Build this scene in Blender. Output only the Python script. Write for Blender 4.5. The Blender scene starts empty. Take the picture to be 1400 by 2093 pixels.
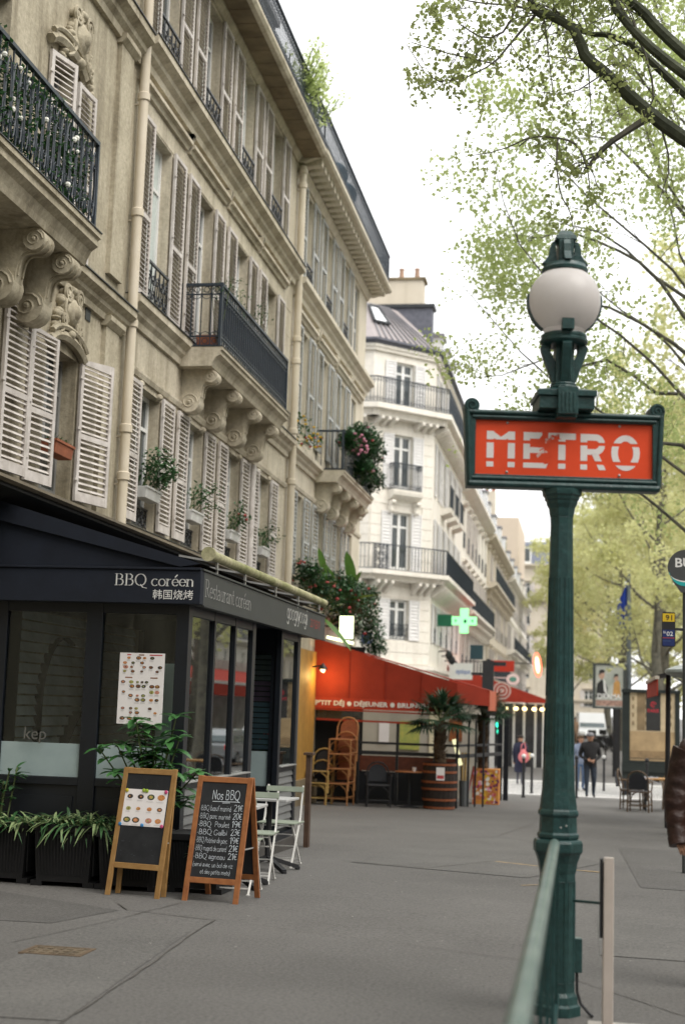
import bpy, math, random
import numpy as np
from mathutils import Vector, Matrix

R = math.radians
scene = bpy.context.scene
COL = scene.collection

# ------------------------------------------------------------------ camera, world, sun, exposure
cam_data = bpy.data.cameras.new('camera')
cam = bpy.data.objects.new('camera', cam_data)
COL.objects.link(cam)
scene.camera = cam
_y, _p, _r = R(9.9), R(7.8), R(1.9)
_f = Vector((-math.sin(_y) * math.cos(_p), math.cos(_y) * math.cos(_p), math.sin(_p)))
_rt = Vector((math.cos(_y), math.sin(_y), 0.0))
_up = _rt.cross(_f)
_R = _rt * math.cos(_r) + _up * math.sin(_r)
_U = _up * math.cos(_r) - _rt * math.sin(_r)
M = Matrix((_R, _U, -_f)).transposed().to_4x4()
M.translation = (0, 0, 1.6)
cam.matrix_world = M
cam_data.sensor_fit = 'VERTICAL'
cam_data.sensor_height = 36.0
cam_data.sensor_width = 24.0
cam_data.lens = 50.0
cam_data.clip_start = 0.1
cam_data.clip_end = 3000
cam_data.dof.use_dof = True
cam_data.dof.focus_distance = 12.5
cam_data.dof.aperture_fstop = 1.7
cam_data.dof.aperture_blades = 8

SUN_EL, SUN_AZ = 52.0, 122.0      # high, from the street side, a little ahead of the camera
world = bpy.data.worlds.new('World')
scene.world = world
world.use_nodes = True
wn, wl = world.node_tree.nodes, world.node_tree.links
wn.clear()
w_out = wn.new('ShaderNodeOutputWorld')
w_bg = wn.new('ShaderNodeBackground')
w_sky = wn.new('ShaderNodeTexSky')
w_sky.sky_type = 'NISHITA'
w_sky.sun_disc = False
w_sky.sun_elevation = R(SUN_EL)
w_sky.sun_rotation = R(SUN_AZ)
w_sky.dust_density = 4.0
w_mix = wn.new('ShaderNodeMix')
w_mix.data_type = 'RGBA'
w_mix.inputs[0].default_value = 0.86           # thick even cloud over the clear sky
wl.new(w_sky.outputs[0], w_mix.inputs[6])
w_mix.inputs[7].default_value = (9.75, 9.72, 9.6, 1)
wl.new(w_mix.outputs[2], w_bg.inputs[0])
w_bg.inputs[1].default_value = 0.115
wl.new(w_bg.outputs[0], w_out.inputs[0])

sun_d = bpy.data.lights.new('sun', 'SUN')
sun_d.energy = 1.5
sun_d.angle = R(40)
sun_d.color = (1.0, 0.96, 0.9)
sun = bpy.data.objects.new('sun', sun_d)
COL.objects.link(sun)
_sd = Vector((math.sin(R(SUN_AZ)) * math.cos(R(SUN_EL)), math.cos(R(SUN_AZ)) * math.cos(R(SUN_EL)), math.sin(R(SUN_EL))))
sun.rotation_euler = _sd.to_track_quat('Z', 'Y').to_euler()
sun.location = (10, 0, 40)

vs = scene.view_settings
vs.view_transform = 'Standard'
vs.look = 'None'
vs.exposure = 0.78
vs.gamma = 1.0
vs.use_curve_mapping = False
scene.cycles.max_bounces = 6
scene.cycles.diffuse_bounces = 3
scene.cycles.glossy_bounces = 3
scene.cycles.transparent_max_bounces = 12
scene.cycles.transmission_bounces = 4
scene.cycles.use_denoising = True
scene.cycles.sample_clamp_indirect = 4.0

# ------------------------------------------------------------------ materials
MATS = {}


def mat(name, col, rough=0.7, var=0.15, scale=3.0, bump=0.0, bscale=40.0, metal=0.0, spec=0.4, col2=None, streak=0.0, emit=None, estr=0.0, trans=0.0, detail=6.0, speck=0.0, sscale=45.0):
    """a procedural surface: two tones mixed by noise, optional vertical rain streaks, fine bump"""
    if name in MATS:
        return MATS[name]
    m = bpy.data.materials.new(name)
    m.use_nodes = True
    n, l = m.node_tree.nodes, m.node_tree.links
    b = n['Principled BSDF']
    b.inputs['Roughness'].default_value = rough
    b.inputs['Metallic'].default_value = metal
    b.inputs['Specular IOR Level'].default_value = spec
    tc = n.new('ShaderNodeTexCoord')
    nz = n.new('ShaderNodeTexNoise')
    nz.inputs['Scale'].default_value = scale
    nz.inputs['Detail'].default_value = detail
    nz.inputs['Roughness'].default_value = 0.62
    l.new(tc.outputs['Object'], nz.inputs['Vector'])
    ramp = n.new('ShaderNodeMapRange')
    ramp.inputs[1].default_value = 0.3
    ramp.inputs[2].default_value = 0.7
    l.new(nz.outputs[0], ramp.inputs[0])
    mix = n.new('ShaderNodeMix')
    mix.data_type = 'RGBA'
    c2 = col2 or tuple(max(0.0, c * (1 - var)) for c in col)
    c1 = col if col2 else tuple(min(1.0, c * (1 + var)) for c in col)
    mix.inputs[6].default_value = (*c1, 1)
    mix.inputs[7].default_value = (*c2, 1)
    l.new(ramp.outputs[0], mix.inputs[0])
    out = mix.outputs[2]
    if streak > 0:
        mp = n.new('ShaderNodeMapping')
        mp.inputs['Scale'].default_value = (1.9, 1.9, 0.16)
        l.new(tc.outputs['Object'], mp.inputs[0])
        n2 = n.new('ShaderNodeTexNoise')
        n2.inputs['Scale'].default_value = 1.6
        n2.inputs['Detail'].default_value = 7
        n2.inputs['Roughness'].default_value = 0.65
        l.new(mp.outputs[0], n2.inputs['Vector'])
        r2 = n.new('ShaderNodeMapRange')
        r2.inputs[1].default_value = 0.46
        r2.inputs[2].default_value = 0.72
        r2.inputs[4].default_value = streak
        l.new(n2.outputs[0], r2.inputs[0])
        mx = n.new('ShaderNodeMix')
        mx.data_type = 'RGBA'
        mx.blend_type = 'MULTIPLY'
        mx.inputs[7].default_value = (0.34, 0.31, 0.26, 1)
        l.new(r2.outputs[0], mx.inputs[0])
        l.new(out, mx.inputs[6])
        out = mx.outputs[2]
    if speck > 0:
        n5 = n.new('ShaderNodeTexNoise')
        n5.inputs['Scale'].default_value = sscale
        n5.inputs['Detail'].default_value = 5
        n5.inputs['Roughness'].default_value = 0.75
        l.new(tc.outputs['Object'], n5.inputs['Vector'])
        r5 = n.new('ShaderNodeMapRange')
        r5.inputs[1].default_value = 0.32
        r5.inputs[2].default_value = 0.68
        r5.inputs[3].default_value = 1 - speck
        r5.inputs[4].default_value = 1 + speck
        l.new(n5.outputs[0], r5.inputs[0])
        m5 = n.new('ShaderNodeMix')
        m5.data_type = 'RGBA'
        m5.blend_type = 'MULTIPLY'
        m5.inputs[0].default_value = 1.0
        l.new(out, m5.inputs[6])
        l.new(r5.outputs[0], m5.inputs[7])
        out = m5.outputs[2]
    l.new(out, b.inputs['Base Color'])
    if bump > 0:
        n3 = n.new('ShaderNodeTexNoise')
        n3.inputs['Scale'].default_value = bscale
        n3.inputs['Detail'].default_value = 4
        l.new(tc.outputs['Object'], n3.inputs['Vector'])
        bp = n.new('ShaderNodeBump')
        bp.inputs['Strength'].default_value = bump
        bp.inputs['Distance'].default_value = 0.02
        l.new(n3.outputs[0], bp.inputs['Height'])
        l.new(bp.outputs[0], b.inputs['Normal'])
    if emit:
        b.inputs['Emission Color'].default_value = (*emit, 1)
        b.inputs['Emission Strength'].default_value = estr
    if trans > 0:
        tr = n.new('ShaderNodeBsdfTranslucent')
        l.new(out, tr.inputs[0])
        ms = n.new('ShaderNodeMixShader')
        ms.inputs[0].default_value = trans
        l.new(b.outputs[0], ms.inputs[1])
        l.new(tr.outputs[0], ms.inputs[2])
        l.new(ms.outputs[0], n['Material Output'].inputs[0])
    MATS[name] = m
    return m


def glass_mat(name, tint=(0.75, 0.8, 0.78), opac=0.25, body=(0.05, 0.06, 0.06), refl=0.12):
    """a window pane: clear part, a little dirt, and a mirror part that grows at a glancing angle"""
    m = bpy.data.materials.new(name)
    m.use_nodes = True
    n, l = m.node_tree.nodes, m.node_tree.links
    n.remove(n['Principled BSDF'])
    tr = n.new('ShaderNodeBsdfTransparent')
    tr.inputs[0].default_value = (*tint, 1)
    df = n.new('ShaderNodeBsdfDiffuse')
    df.inputs[0].default_value = (*body, 1)
    gl = n.new('ShaderNodeBsdfGlossy')
    gl.inputs['Roughness'].default_value = 0.015
    gl.inputs[0].default_value = (0.95, 0.97, 0.97, 1)
    a = n.new('ShaderNodeMixShader')
    a.inputs[0].default_value = opac
    l.new(tr.outputs[0], a.inputs[1])
    l.new(df.outputs[0], a.inputs[2])
    fr = n.new('ShaderNodeFresnel')
    fr.inputs[0].default_value = 1.4
    ad = n.new('ShaderNodeMath')
    ad.operation = 'ADD'
    ad.inputs[1].default_value = refl
    ad.use_clamp = True
    l.new(fr.outputs[0], ad.inputs[0])
    b = n.new('ShaderNodeMixShader')
    l.new(ad.outputs[0], b.inputs[0])
    l.new(a.outputs[0], b.inputs[1])
    l.new(gl.outputs[0], b.inputs[2])
    l.new(b.outputs[0], n['Material Output'].inputs[0])
    MATS[name] = m
    return m


STONE_A = mat('weathered_limestone', (0.50, 0.45, 0.34), 0.9, 0.2, 1.4, 0.25, 30, col2=(0.335, 0.295, 0.21), streak=0.85, speck=.22, sscale=16)
STONE_B = mat('limestone', (0.58, 0.525, 0.415), 0.9, 0.15, 1.6, 0.2, 34, col2=(0.43, 0.38, 0.285), streak=0.65, speck=.18, sscale=18)
STONE_C = mat('cream_limestone', (0.62, 0.565, 0.455), 0.9, 0.12, 1.2, 0.15, 34, col2=(0.54, 0.49, 0.385), streak=0.35, speck=.12, sscale=18)
STONE_D = mat('white_limestone', (0.79, 0.755, 0.685), 0.9, 0.1, 0.9, 0.1, 30, col2=(0.71, 0.67, 0.595), streak=0.22, speck=.08, sscale=8)
STONE_E = mat('pale_render', (0.62, 0.56, 0.46), 0.9, 0.1, 0.8, 0.1, 20, col2=(0.54, 0.48, 0.38), streak=0.25)
SOFFIT = mat('dark_brown_stone', (0.21, 0.165, 0.10), 0.95, 0.3, 2.0, 0.2, 30, streak=0.3)  # dark brown stone for eaves slabs, a low ledge, plinth and chimney cap
SHUT = mat('white_shutter_paint', (0.66, 0.62, 0.585), 0.6, 0.08, 6, 0.05, 60, col2=(0.46, 0.42, 0.385), streak=0.35)
SHUT_G = mat('grey_shutter_paint', (0.44, 0.45, 0.44), 0.6, 0.08, 6, 0.05, 60, streak=0.3)
WFRAME = mat('window_paint', (0.72, 0.72, 0.70), 0.5, 0.06, 5)
IRON = mat('black_iron', (0.016, 0.019, 0.022), 0.45, 0.3, 9, spec=0.5)
IRON_B = mat('blue_black_iron', (0.020, 0.030, 0.042), 0.5, 0.25, 9, spec=0.5)
PIPE = mat('cream_pipe_paint', (0.64, 0.575, 0.46), 0.55, 0.1, 2.5, col2=(0.55, 0.48, 0.36), streak=0.3)
ZINC = mat('zinc_roof', (0.24, 0.235, 0.25), 0.5, 0.12, 1.5, metal=0.2, streak=0.3)
SLATE = mat('slate_roof', (0.11, 0.115, 0.14), 0.7, 0.25, 6, 0.2, 40)
ASPHALT = mat('asphalt', (0.150, 0.145, 0.137), 0.9, 0.13, 0.45, 0.6, 160, col2=(0.112, 0.108, 0.102), detail=9, speck=.36, sscale=40)
ASPHALT2 = mat('asphalt_newer', (0.152, 0.148, 0.139), 0.9, 0.1, 1.2, 0.6, 170, col2=(0.116, 0.113, 0.107), detail=9, speck=.36, sscale=40)
ASPHALT3 = mat('asphalt_older', (0.122, 0.118, 0.112), 0.9, 0.12, 1.0, 0.6, 150, col2=(0.094, 0.091, 0.086), detail=9, speck=.36, sscale=40)
ROADM = mat('road_asphalt', (0.16, 0.155, 0.15), 0.9, 0.12, 0.6, 0.4, 120)
SEAM = mat('tar_seam', (0.098, 0.092, 0.084), 0.9, 0.3, 12)
GRIT = mat('ochre_grit', (0.30, 0.22, 0.12), 0.95, 0.4, 20)
ROADPAINT = mat('white_road_paint', (0.74, 0.73, 0.71), 0.8, 0.1, 3, col2=(0.6, 0.59, 0.57))
GRANITE = mat('granite_kerb', (0.42, 0.41, 0.39), 0.85, 0.15, 14, 0.2, 60)
NAVY = mat('navy_awning_cloth', (0.0075, 0.011, 0.020), 0.85, 0.2, 5, 0.15, 180)
NAVYP = mat('navy_frame_paint', (0.006, 0.0085, 0.013), 0.42, 0.2, 4, spec=0.45)
GREYF = mat('charcoal_fascia', (0.038, 0.042, 0.041), 0.55, 0.12, 4)
BLACK = mat('black_void', (0.006, 0.006, 0.006), 0.9, 0.1)
WHITEL = mat('white_lettering', (0.72, 0.72, 0.70), 0.6, 0.05)
GREYL = mat('worn_lettering', (0.42, 0.42, 0.40), 0.7, 0.3, 30)
REDL = mat('red_lettering', (0.36, 0.05, 0.04), 0.6, 0.2, 10)
FROST = mat('frosted_film', (0.33, 0.41, 0.41), 0.5, 0.12, 4, col2=(0.26, 0.33, 0.34))
CURTAIN = mat('net_curtain', (0.50, 0.55, 0.52), 0.9, 0.1, 8)
METRO_G = mat('metro_green_paint', (0.013, 0.047, 0.047), 0.36, 0.35, 9, 0.14, 50, spec=0.5, col2=(0.022, 0.064, 0.062), streak=.3, speck=.35, sscale=22)
METRO_W = mat('worn_green_rail', (0.15, 0.195, 0.175), 0.4, 0.35, 6, 0.12, 60, spec=0.5, col2=(0.06, 0.11, 0.095), speck=.25, sscale=30)
METRO_R = mat('red_enamel', (0.76, 0.075, 0.022), 0.42, 0.07, 5, spec=0.3)
ENAMELW = mat('white_enamel', (0.76, 0.71, 0.70), 0.4, 0.05, 9)
GLOBE = mat('opal_globe', (0.88, 0.85, 0.84), 0.3, 0.04, 3, spec=0.4, col2=(0.83, 0.79, 0.77), trans=0.45)
STEEL = mat('galvanised_steel', (0.45, 0.45, 0.44), 0.4, 0.2, 8, metal=0.5)
WOODA = mat('oak_frame', (0.35, 0.205, 0.075), 0.55, 0.25, 14, 0.1, 60, col2=(0.26, 0.14, 0.045))
WOODB = mat('orange_wood_frame', (0.36, 0.145, 0.05), 0.5, 0.25, 14, 0.1, 60, col2=(0.23, 0.08, 0.028))
CHALKB = mat('blackboard', (0.009, 0.010, 0.012), 0.75, 0.5, 7, col2=(0.022, 0.024, 0.027))
LEAF_S = mat('shrub_leaf', (0.085, 0.235, 0.07), 0.32, 0.35, 3, spec=0.5, col2=(0.04, 0.13, 0.035), trans=0.2)
CHALK = mat('chalk', (0.70, 0.76, 0.82), 0.95, 0.15, 60)
PAPER = mat('paper', (0.80, 0.765, 0.76), 0.7, 0.03, 5)
PLANTERM = mat('black_planter', (0.010, 0.010, 0.011), 0.75, 0.2, 9, 0.15, 50)
SOIL = mat('soil', (0.05, 0.035, 0.02), 0.95, 0.3, 30)
BARK = mat('plane_bark', (0.16, 0.15, 0.115), 0.9, 0.5, 5, 0.5, 18, col2=(0.06, 0.06, 0.05))
BARK_M = mat('mossy_bark', (0.085, 0.095, 0.06), 0.9, 0.5, 5, 0.6, 18, col2=(0.03, 0.035, 0.022))
BARK_B = mat('brown_bark', (0.115, 0.07, 0.042), 0.9, 0.4, 5, 0.5, 18, col2=(0.04, 0.028, 0.02))
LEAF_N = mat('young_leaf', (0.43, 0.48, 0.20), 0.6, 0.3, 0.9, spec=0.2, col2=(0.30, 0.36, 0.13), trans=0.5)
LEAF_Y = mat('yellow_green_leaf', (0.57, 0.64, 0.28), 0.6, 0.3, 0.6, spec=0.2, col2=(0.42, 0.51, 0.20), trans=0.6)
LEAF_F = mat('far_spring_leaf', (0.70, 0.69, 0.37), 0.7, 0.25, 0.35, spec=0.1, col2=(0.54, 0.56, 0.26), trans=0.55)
LEAF_D = mat('glossy_dark_leaf', (0.045, 0.125, 0.040), 0.35, 0.35, 3, spec=0.5, col2=(0.022, 0.075, 0.024), trans=0.15)
LEAF_L = mat('spider_plant_leaf', (0.36, 0.42, 0.22), 0.5, 0.4, 14, spec=0.3, col2=(0.13, 0.23, 0.08), trans=0.2)
LEAF_P = mat('palm_frond', (0.032, 0.085, 0.040), 0.45, 0.35, 3, spec=0.4, col2=(0.018, 0.05, 0.024), trans=0.15)
LEAF_I = mat('ivy_leaf', (0.07, 0.165, 0.06), 0.45, 0.4, 6, spec=0.4, col2=(0.03, 0.085, 0.03), trans=0.2)
STEM = mat('green_stem', (0.09, 0.12, 0.045), 0.7, 0.2)
PETAL_W = mat('white_petal', (0.75, 0.75, 0.68), 0.7, 0.05)
PETAL_P = mat('pink_petal', (0.68, 0.27, 0.38), 0.7, 0.15)
PETAL_R = mat('red_petal', (0.50, 0.09, 0.09), 0.7, 0.2)
PETAL_Y = mat('yellow_petal', (0.62, 0.38, 0.03), 0.7, 0.2)
TERRA = mat('terracotta', (0.29, 0.095, 0.045), 0.8, 0.2, 6, 0.1, 40)
WHITEPOT = mat('white_plastic_pot', (0.62, 0.62, 0.60), 0.5, 0.1, 6, streak=0.25)
REDCLOTH = mat('red_awning_cloth', (0.33, 0.034, 0.014), 0.8, 0.12, 3, 0.1, 150, trans=0.12)
REDCLOTH2 = mat('bright_red_awning', (0.52, 0.055, 0.030), 0.8, 0.12, 3, trans=0.2)
RED_LIT = mat('lit_red_valance', (0.62, 0.18, 0.10), 0.8, 0.1, 3, trans=0.25)  # the red awning's lit edge, its brightness put into the colour
OCHRE = mat('ochre_painted_wood', (0.42, 0.235, 0.055), 0.6, 0.15, 5, streak=0.3)
RATTAN = mat('rattan', (0.42, 0.20, 0.075), 0.55, 0.25, 16, 0.15, 90, col2=(0.27, 0.115, 0.04))
RATTAN_S = mat('woven_orange_seat', (0.30, 0.10, 0.045), 0.7, 0.3, 40, 0.3, 120)
RATTAN_D = mat('dark_woven', (0.022, 0.024, 0.030), 0.6, 0.3, 40, 0.3, 120)
BAMBOO = mat('pale_bamboo', (0.45, 0.30, 0.10), 0.5, 0.35, 16)
BARRELW = mat('barrel_stave', (0.022, 0.015, 0.012), 0.75, 0.4, 8, 0.2, 40)
HOOP = mat('copper_hoop', (0.24, 0.075, 0.03), 0.5, 0.2, 8, metal=0.2)
MAHOG = mat('mahogany_panel', (0.12, 0.035, 0.018), 0.45, 0.3, 8)
CHAIRW = mat('white_metal', (0.66, 0.65, 0.62), 0.5, 0.1, 9)
CHAIRG = mat('grey_green_slat', (0.27, 0.31, 0.245), 0.6, 0.15, 9)
TABLEG = mat('grey_table_top', (0.42, 0.42, 0.41), 0.5, 0.1, 9)
RUBBER = mat('dark_plastic', (0.018, 0.018, 0.02), 0.6, 0.2)
SKIN = mat('skin', (0.42, 0.23, 0.15), 0.6, 0.1, 8)
HAIR = mat('dark_hair', (0.03, 0.02, 0.014), 0.6, 0.3, 20)
BLACKC = mat('black_cloth', (0.014, 0.013, 0.014), 0.85, 0.3, 6)
DENIM = mat('dark_denim', (0.020, 0.028, 0.042), 0.85, 0.3, 10)
BLUEC = mat('blue_denim', (0.10, 0.16, 0.28), 0.85, 0.2, 10)
NAVYC = mat('navy_coat', (0.022, 0.024, 0.05), 0.85, 0.2, 8)
TANC = mat('tan_coat', (0.30, 0.20, 0.13), 0.85, 0.15, 8)
GREYC = mat('grey_wool', (0.20, 0.20, 0.21), 0.9, 0.2, 20)
PINKBAG = mat('pink_canvas', (0.68, 0.20, 0.21), 0.75, 0.12, 8)
LEATHER = mat('brown_leather', (0.040, 0.012, 0.006), 0.5, 0.5, 9, 0.5, 26, spec=0.5, col2=(0.015, 0.005, 0.003))
GLASS_D = mat('dark_window_glass', (0.05, 0.06, 0.06), 0.05, 0.4, 0.6, spec=0.6)
GLASS_T = glass_mat('terrace_glass', (0.93, 0.97, 0.96), 0.04, (0.03, 0.035, 0.035), 0.0)
GLASS_S = glass_mat('street_glass', (0.84, 0.90, 0.90), 0.10, (0.035, 0.04, 0.04), 0.20)
VINYL = glass_mat('clear_vinyl', (0.9, 0.9, 0.88), 0.08, (0.3, 0.3, 0.28), 0.04)
LIT_W = mat('lit_white', (0.9, 0.95, 0.8), 0.5, 0.0, emit=(0.88, 1.0, 0.55), estr=1.6)
LIT_G = mat('lit_green', (0.3, 0.8, 0.4), 0.5, 0.0, emit=(0.24, 1.0, 0.32), estr=.75)
LIT_DG = mat('dark_green_case', (0.01, 0.12, 0.06), 0.5, 0.1)
LIT_R = mat('lit_red', (1.0, 0.2, 0.1), 0.5, 0.0, emit=(1.0, 0.16, 0.09), estr=1.5)
LIT_Y = mat('lit_warm', (1.0, 0.8, 0.45), 0.5, 0.0, emit=(1.0, 0.78, 0.36), estr=3.0)
CARW = mat('white_car_paint', (0.66, 0.68, 0.69), 0.25, 0.03, 2, spec=0.6)
CARG = mat('silver_car_paint', (0.34, 0.36, 0.38), 0.25, 0.05, 2, metal=0.4, spec=0.6)
CARK = mat('black_car_paint', (0.012, 0.013, 0.015), 0.2, 0.1, 2, spec=0.6)
CARGL = mat('car_glass', (0.10, 0.13, 0.14), 0.05, 0.2, 1, spec=0.7)
TYRE = mat('tyre', (0.015, 0.015, 0.015), 0.8, 0.2)


# ------------------------------------------------------------------ geometry helpers
class MB:
    def __init__(self):
        self.v, self.f, self.m = [], [], []

    def add(self, vs, fs, m=0):
        o = len(self.v)
        self.v.extend([tuple(p) for p in vs])
        for f in fs:
            self.f.append(tuple(i + o for i in f))
            self.m.append(m)

    def hexa(self, c, m=0):
        self.add(c, [(0, 3, 2, 1), (4, 5, 6, 7), (0, 1, 5, 4), (1, 2, 6, 5), (2, 3, 7, 6), (3, 0, 4, 7)], m)

    def box(self, x0, x1, y0, y1, z0, z1, m=0):
        self.hexa([(x0, y0, z0), (x1, y0, z0), (x1, y1, z0), (x0, y1, z0), (x0, y0, z1), (x1, y0, z1), (x1, y1, z1), (x0, y1, z1)], m)

    def tbox(self, mtx, sx, sy, sz, m=0):
        h = []
        for z in (-.5, .5):
            for x, y in ((-.5, -.5), (.5, -.5), (.5, .5), (-.5, .5)):
                h.append(mtx @ Vector((x * sx, y * sy, z * sz)))
        self.hexa(h, m)

    def beam(self, a, b, w, h, up=(0, 0, 1), m=0):
        a, b = Vector(a), Vector(b)
        d = (b - a)
        if d.length < 1e-6:
            return
        t = d.normalized()
        u = t.cross(Vector(up))
        if u.length < 1e-4:
            u = t.cross(Vector((1, 0, 0)))
        u.normalize()
        v = u.cross(t)
        q = []
        for p in (a, b):
            for i, j in ((-.5, -.5), (.5, -.5), (.5, .5), (-.5, .5)):
                q.append(p + u * (w * i) + v * (h * j))
        self.hexa(q, m)

    def tube(self, pts, r, n=6, m=0, caps=True):
        pts = [Vector(p) for p in pts]
        k = len(pts)
        if not hasattr(r, '__len__'):
            r = [r] * k
        ring, prev = [], None
        for i in range(k):
            t = (pts[min(i + 1, k - 1)] - pts[max(i - 1, 0)])
            if t.length < 1e-9:
                t = Vector((0, 0, 1))
            t.normalize()
            if prev is None:
                u = t.cross(Vector((0, 0, 1)))
                if u.length < 1e-3:
                    u = t.cross(Vector((1, 0, 0)))
            else:
                u = prev - t * prev.dot(t)
                if u.length < 1e-4:
                    u = t.cross(Vector((1, 0, 0)))
            u.normalize()
            prev = u
            w = t.cross(u)
            ring.append([pts[i] + (u * math.cos(2 * math.pi * j / n) + w * math.sin(2 * math.pi * j / n)) * r[i] for j in range(n)])
        vs = [p for q in ring for p in q]
        fs = []
        for i in range(k - 1):
            for j in range(n):
                a, b = i * n + j, i * n + (j + 1) % n
                fs.append((a, b, b + n, a + n))
        if caps:
            fs.append(tuple(range(n - 1, -1, -1)))
            fs.append(tuple(range((k - 1) * n, k * n)))
        self.add(vs, fs, m)

    def lathe(self, prof, c=(0, 0, 0), n=16, m=0, phase=0.0, sx=1.0, sy=1.0, caps=True):
        vs, fs = [], []
        for r, z in prof:
            for j in range(n):
                a = 2 * math.pi * j / n + phase
                vs.append((c[0] + r * math.cos(a) * sx, c[1] + r * math.sin(a) * sy, c[2] + z))
        for i in range(len(prof) - 1):
            for j in range(n):
                a, b = i * n + j, i * n + (j + 1) % n
                fs.append((a, b, b + n, a + n))
        if caps:
            fs.append(tuple(range(n - 1, -1, -1)))
            fs.append(tuple(range((len(prof) - 1) * n, len(prof) * n)))
        self.add(vs, fs, m)

    def ball(self, c, rx, ry=None, rz=None, n=8, k=6, m=0):
        ry, rz = ry or rx, rz or rx
        vs, fs = [], []
        for i in range(1, k):
            t = math.pi * i / k
            for j in range(n):
                a = 2 * math.pi * j / n
                vs.append((c[0] + rx * math.sin(t) * math.cos(a), c[1] + ry * math.sin(t) * math.sin(a), c[2] + rz * math.cos(t)))
        vs.append((c[0], c[1], c[2] + rz))
        vs.append((c[0], c[1], c[2] - rz))
        for i in range(k - 2):
            for j in range(n):
                a, b = i * n + j, i * n + (j + 1) % n
                fs.append((a, a + n, b + n, b))
        T, B = len(vs) - 2, len(vs) - 1
        for j in range(n):
            fs.append((T, j, (j + 1) % n))
            fs.append((B, (k - 2) * n + (j + 1) % n, (k - 2) * n + j))
        self.add(vs, fs, m)

    def prism(self, poly, o, U, V, N, d, m=0):
        """polygon in the plane (U, V) at o, given depth d along N"""
        o, U, V, N = Vector(o), Vector(U), Vector(V), Vector(N)
        k = len(poly)
        vs = [o + U * a + V * b for a, b in poly] + [o + U * a + V * b + N * d for a, b in poly]
        fs = [tuple(range(k - 1, -1, -1)), tuple(range(k, 2 * k))]
        for i in range(k):
            j = (i + 1) % k
            fs.append((i, j, j + k, i + k))
        self.add(vs, fs, m)

    def quad(self, a, b, c, d, m=0):
        self.add([a, b, c, d], [(0, 1, 2, 3)], m)

    def disc(self, c, U, V, ru, rv, n=10, m=0):
        c, U, V = Vector(c), Vector(U), Vector(V)
        self.add([c + U * (ru * math.cos(2 * math.pi * i / n)) + V * (rv * math.sin(2 * math.pi * i / n)) for i in range(n)], [tuple(range(n))], m)

    def mesh(self, name, mats, off=(0, 0, 0), smooth=False, angle=40):
        me = bpy.data.meshes.new(name)
        ox, oy, oz = off
        me.from_pydata([(p[0] - ox, p[1] - oy, p[2] - oz) for p in self.v], [], self.f)
        if not isinstance(mats, (list, tuple)):
            mats = [mats]
        for q in mats:
            me.materials.append(q)
        if len(mats) > 1:
            me.polygons.foreach_set('material_index', self.m)
        if smooth:
            me.polygons.foreach_set('use_smooth', [True] * len(me.polygons))
            me.set_sharp_from_angle(angle=R(angle))
        me.update()
        return me

    def build(self, name, mats, parent=None, off=None, smooth=False, label=None, kind=None, bevel=0, angle=40):
        if off is None:
            off = ROOTLOC.get(parent.name, (0, 0, 0)) if parent else (0, 0, 0)
        me = self.mesh(name, mats, off, smooth, angle)
        o = bpy.data.objects.new(name, me)
        COL.objects.link(o)
        if parent:
            o.parent = parent
            ROOTLOC[o.name] = off
        if label:
            o['label'] = label
        if kind:
            o['kind'] = kind
        if bevel:
            b = o.modifiers.new('edge', 'BEVEL')
            b.width = bevel
            b.segments = 2
            b.limit_method = 'ANGLE'
        return o


ROOTLOC = {}    # where a thing's Empty stands: its parts are written in world metres and moved to it


def thing(name, label, cat, loc=(0, 0, 0), rz=0.0, group=None, local=False):
    o = bpy.data.objects.new(name, None)
    o.empty_display_size = 0.1
    COL.objects.link(o)
    o.location = loc
    o.rotation_euler = (0, 0, rz)
    ROOTLOC[o.name] = (0, 0, 0) if (local or rz) else tuple(loc)
    o['label'] = label
    o['category'] = cat
    if group:
        o['group'] = group
    return o


def tag(o, label, cat, group=None, kind=None):
    o['label'] = label
    if cat:
        o['category'] = cat
    if group:
        o['group'] = group
    if kind:
        o['kind'] = kind
    return o


def solo(mb, name, mats, label, cat, loc, group=None, smooth=False, bevel=0, local=False):
    """a thing that is one mesh; its origin at its base"""
    o = mb.build(name, mats, None, (0, 0, 0) if local else loc, smooth, bevel=bevel)
    o.location = loc
    return tag(o, label, cat, group)


def structure(mb, name, mats, smooth=False):
    o = mb.build(name, mats, None, (0, 0, 0), smooth)
    o['kind'] = 'structure'
    return o


def copy_tree(o, parent=None):
    c = o.copy()
    COL.objects.link(c)
    if parent:
        c.parent = parent
    for ch in o.children:
        copy_tree(ch, c)
    return c


def inst(me, name, parent, loc, rot=(0, 0, 0), label=None):
    o = bpy.data.objects.new(name, me)
    COL.objects.link(o)
    o.parent = parent
    o.location = loc
    o.rotation_euler = rot
    if label:
        o['label'] = label
    return o


def gz(y):
    """the pavement dips towards the crossing and climbs again beyond it"""
    if y < 10:
        return 0.0
    if y < 55:
        return -0.95 * (y - 10) / 45
    if y < 110:
        return -0.95 + 0.95 * (y - 55) / 55
    return 0.0


# ------------------------------------------------------------------ lettering
_fontobj = bpy.data.objects.new('text_source', bpy.data.curves.new('text_source', 'FONT'))
COL.objects.link(_fontobj)
_TC = {}


def text_geo(body, offset=0.0):
    key = (body, offset)
    if key not in _TC:
        c = _fontobj.data
        c.body = body
        c.size = 1.0
        c.offset = offset
        c.resolution_u = 3
        bpy.context.view_layer.update()
        dg = bpy.context.evaluated_depsgraph_get()
        me = bpy.data.meshes.new_from_object(_fontobj.evaluated_get(dg))
        _TC[key] = ([tuple(v.co)[:2] for v in me.vertices], [tuple(p.vertices) for p in me.polygons])
        bpy.data.meshes.remove(me)
    return _TC[key]


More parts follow.
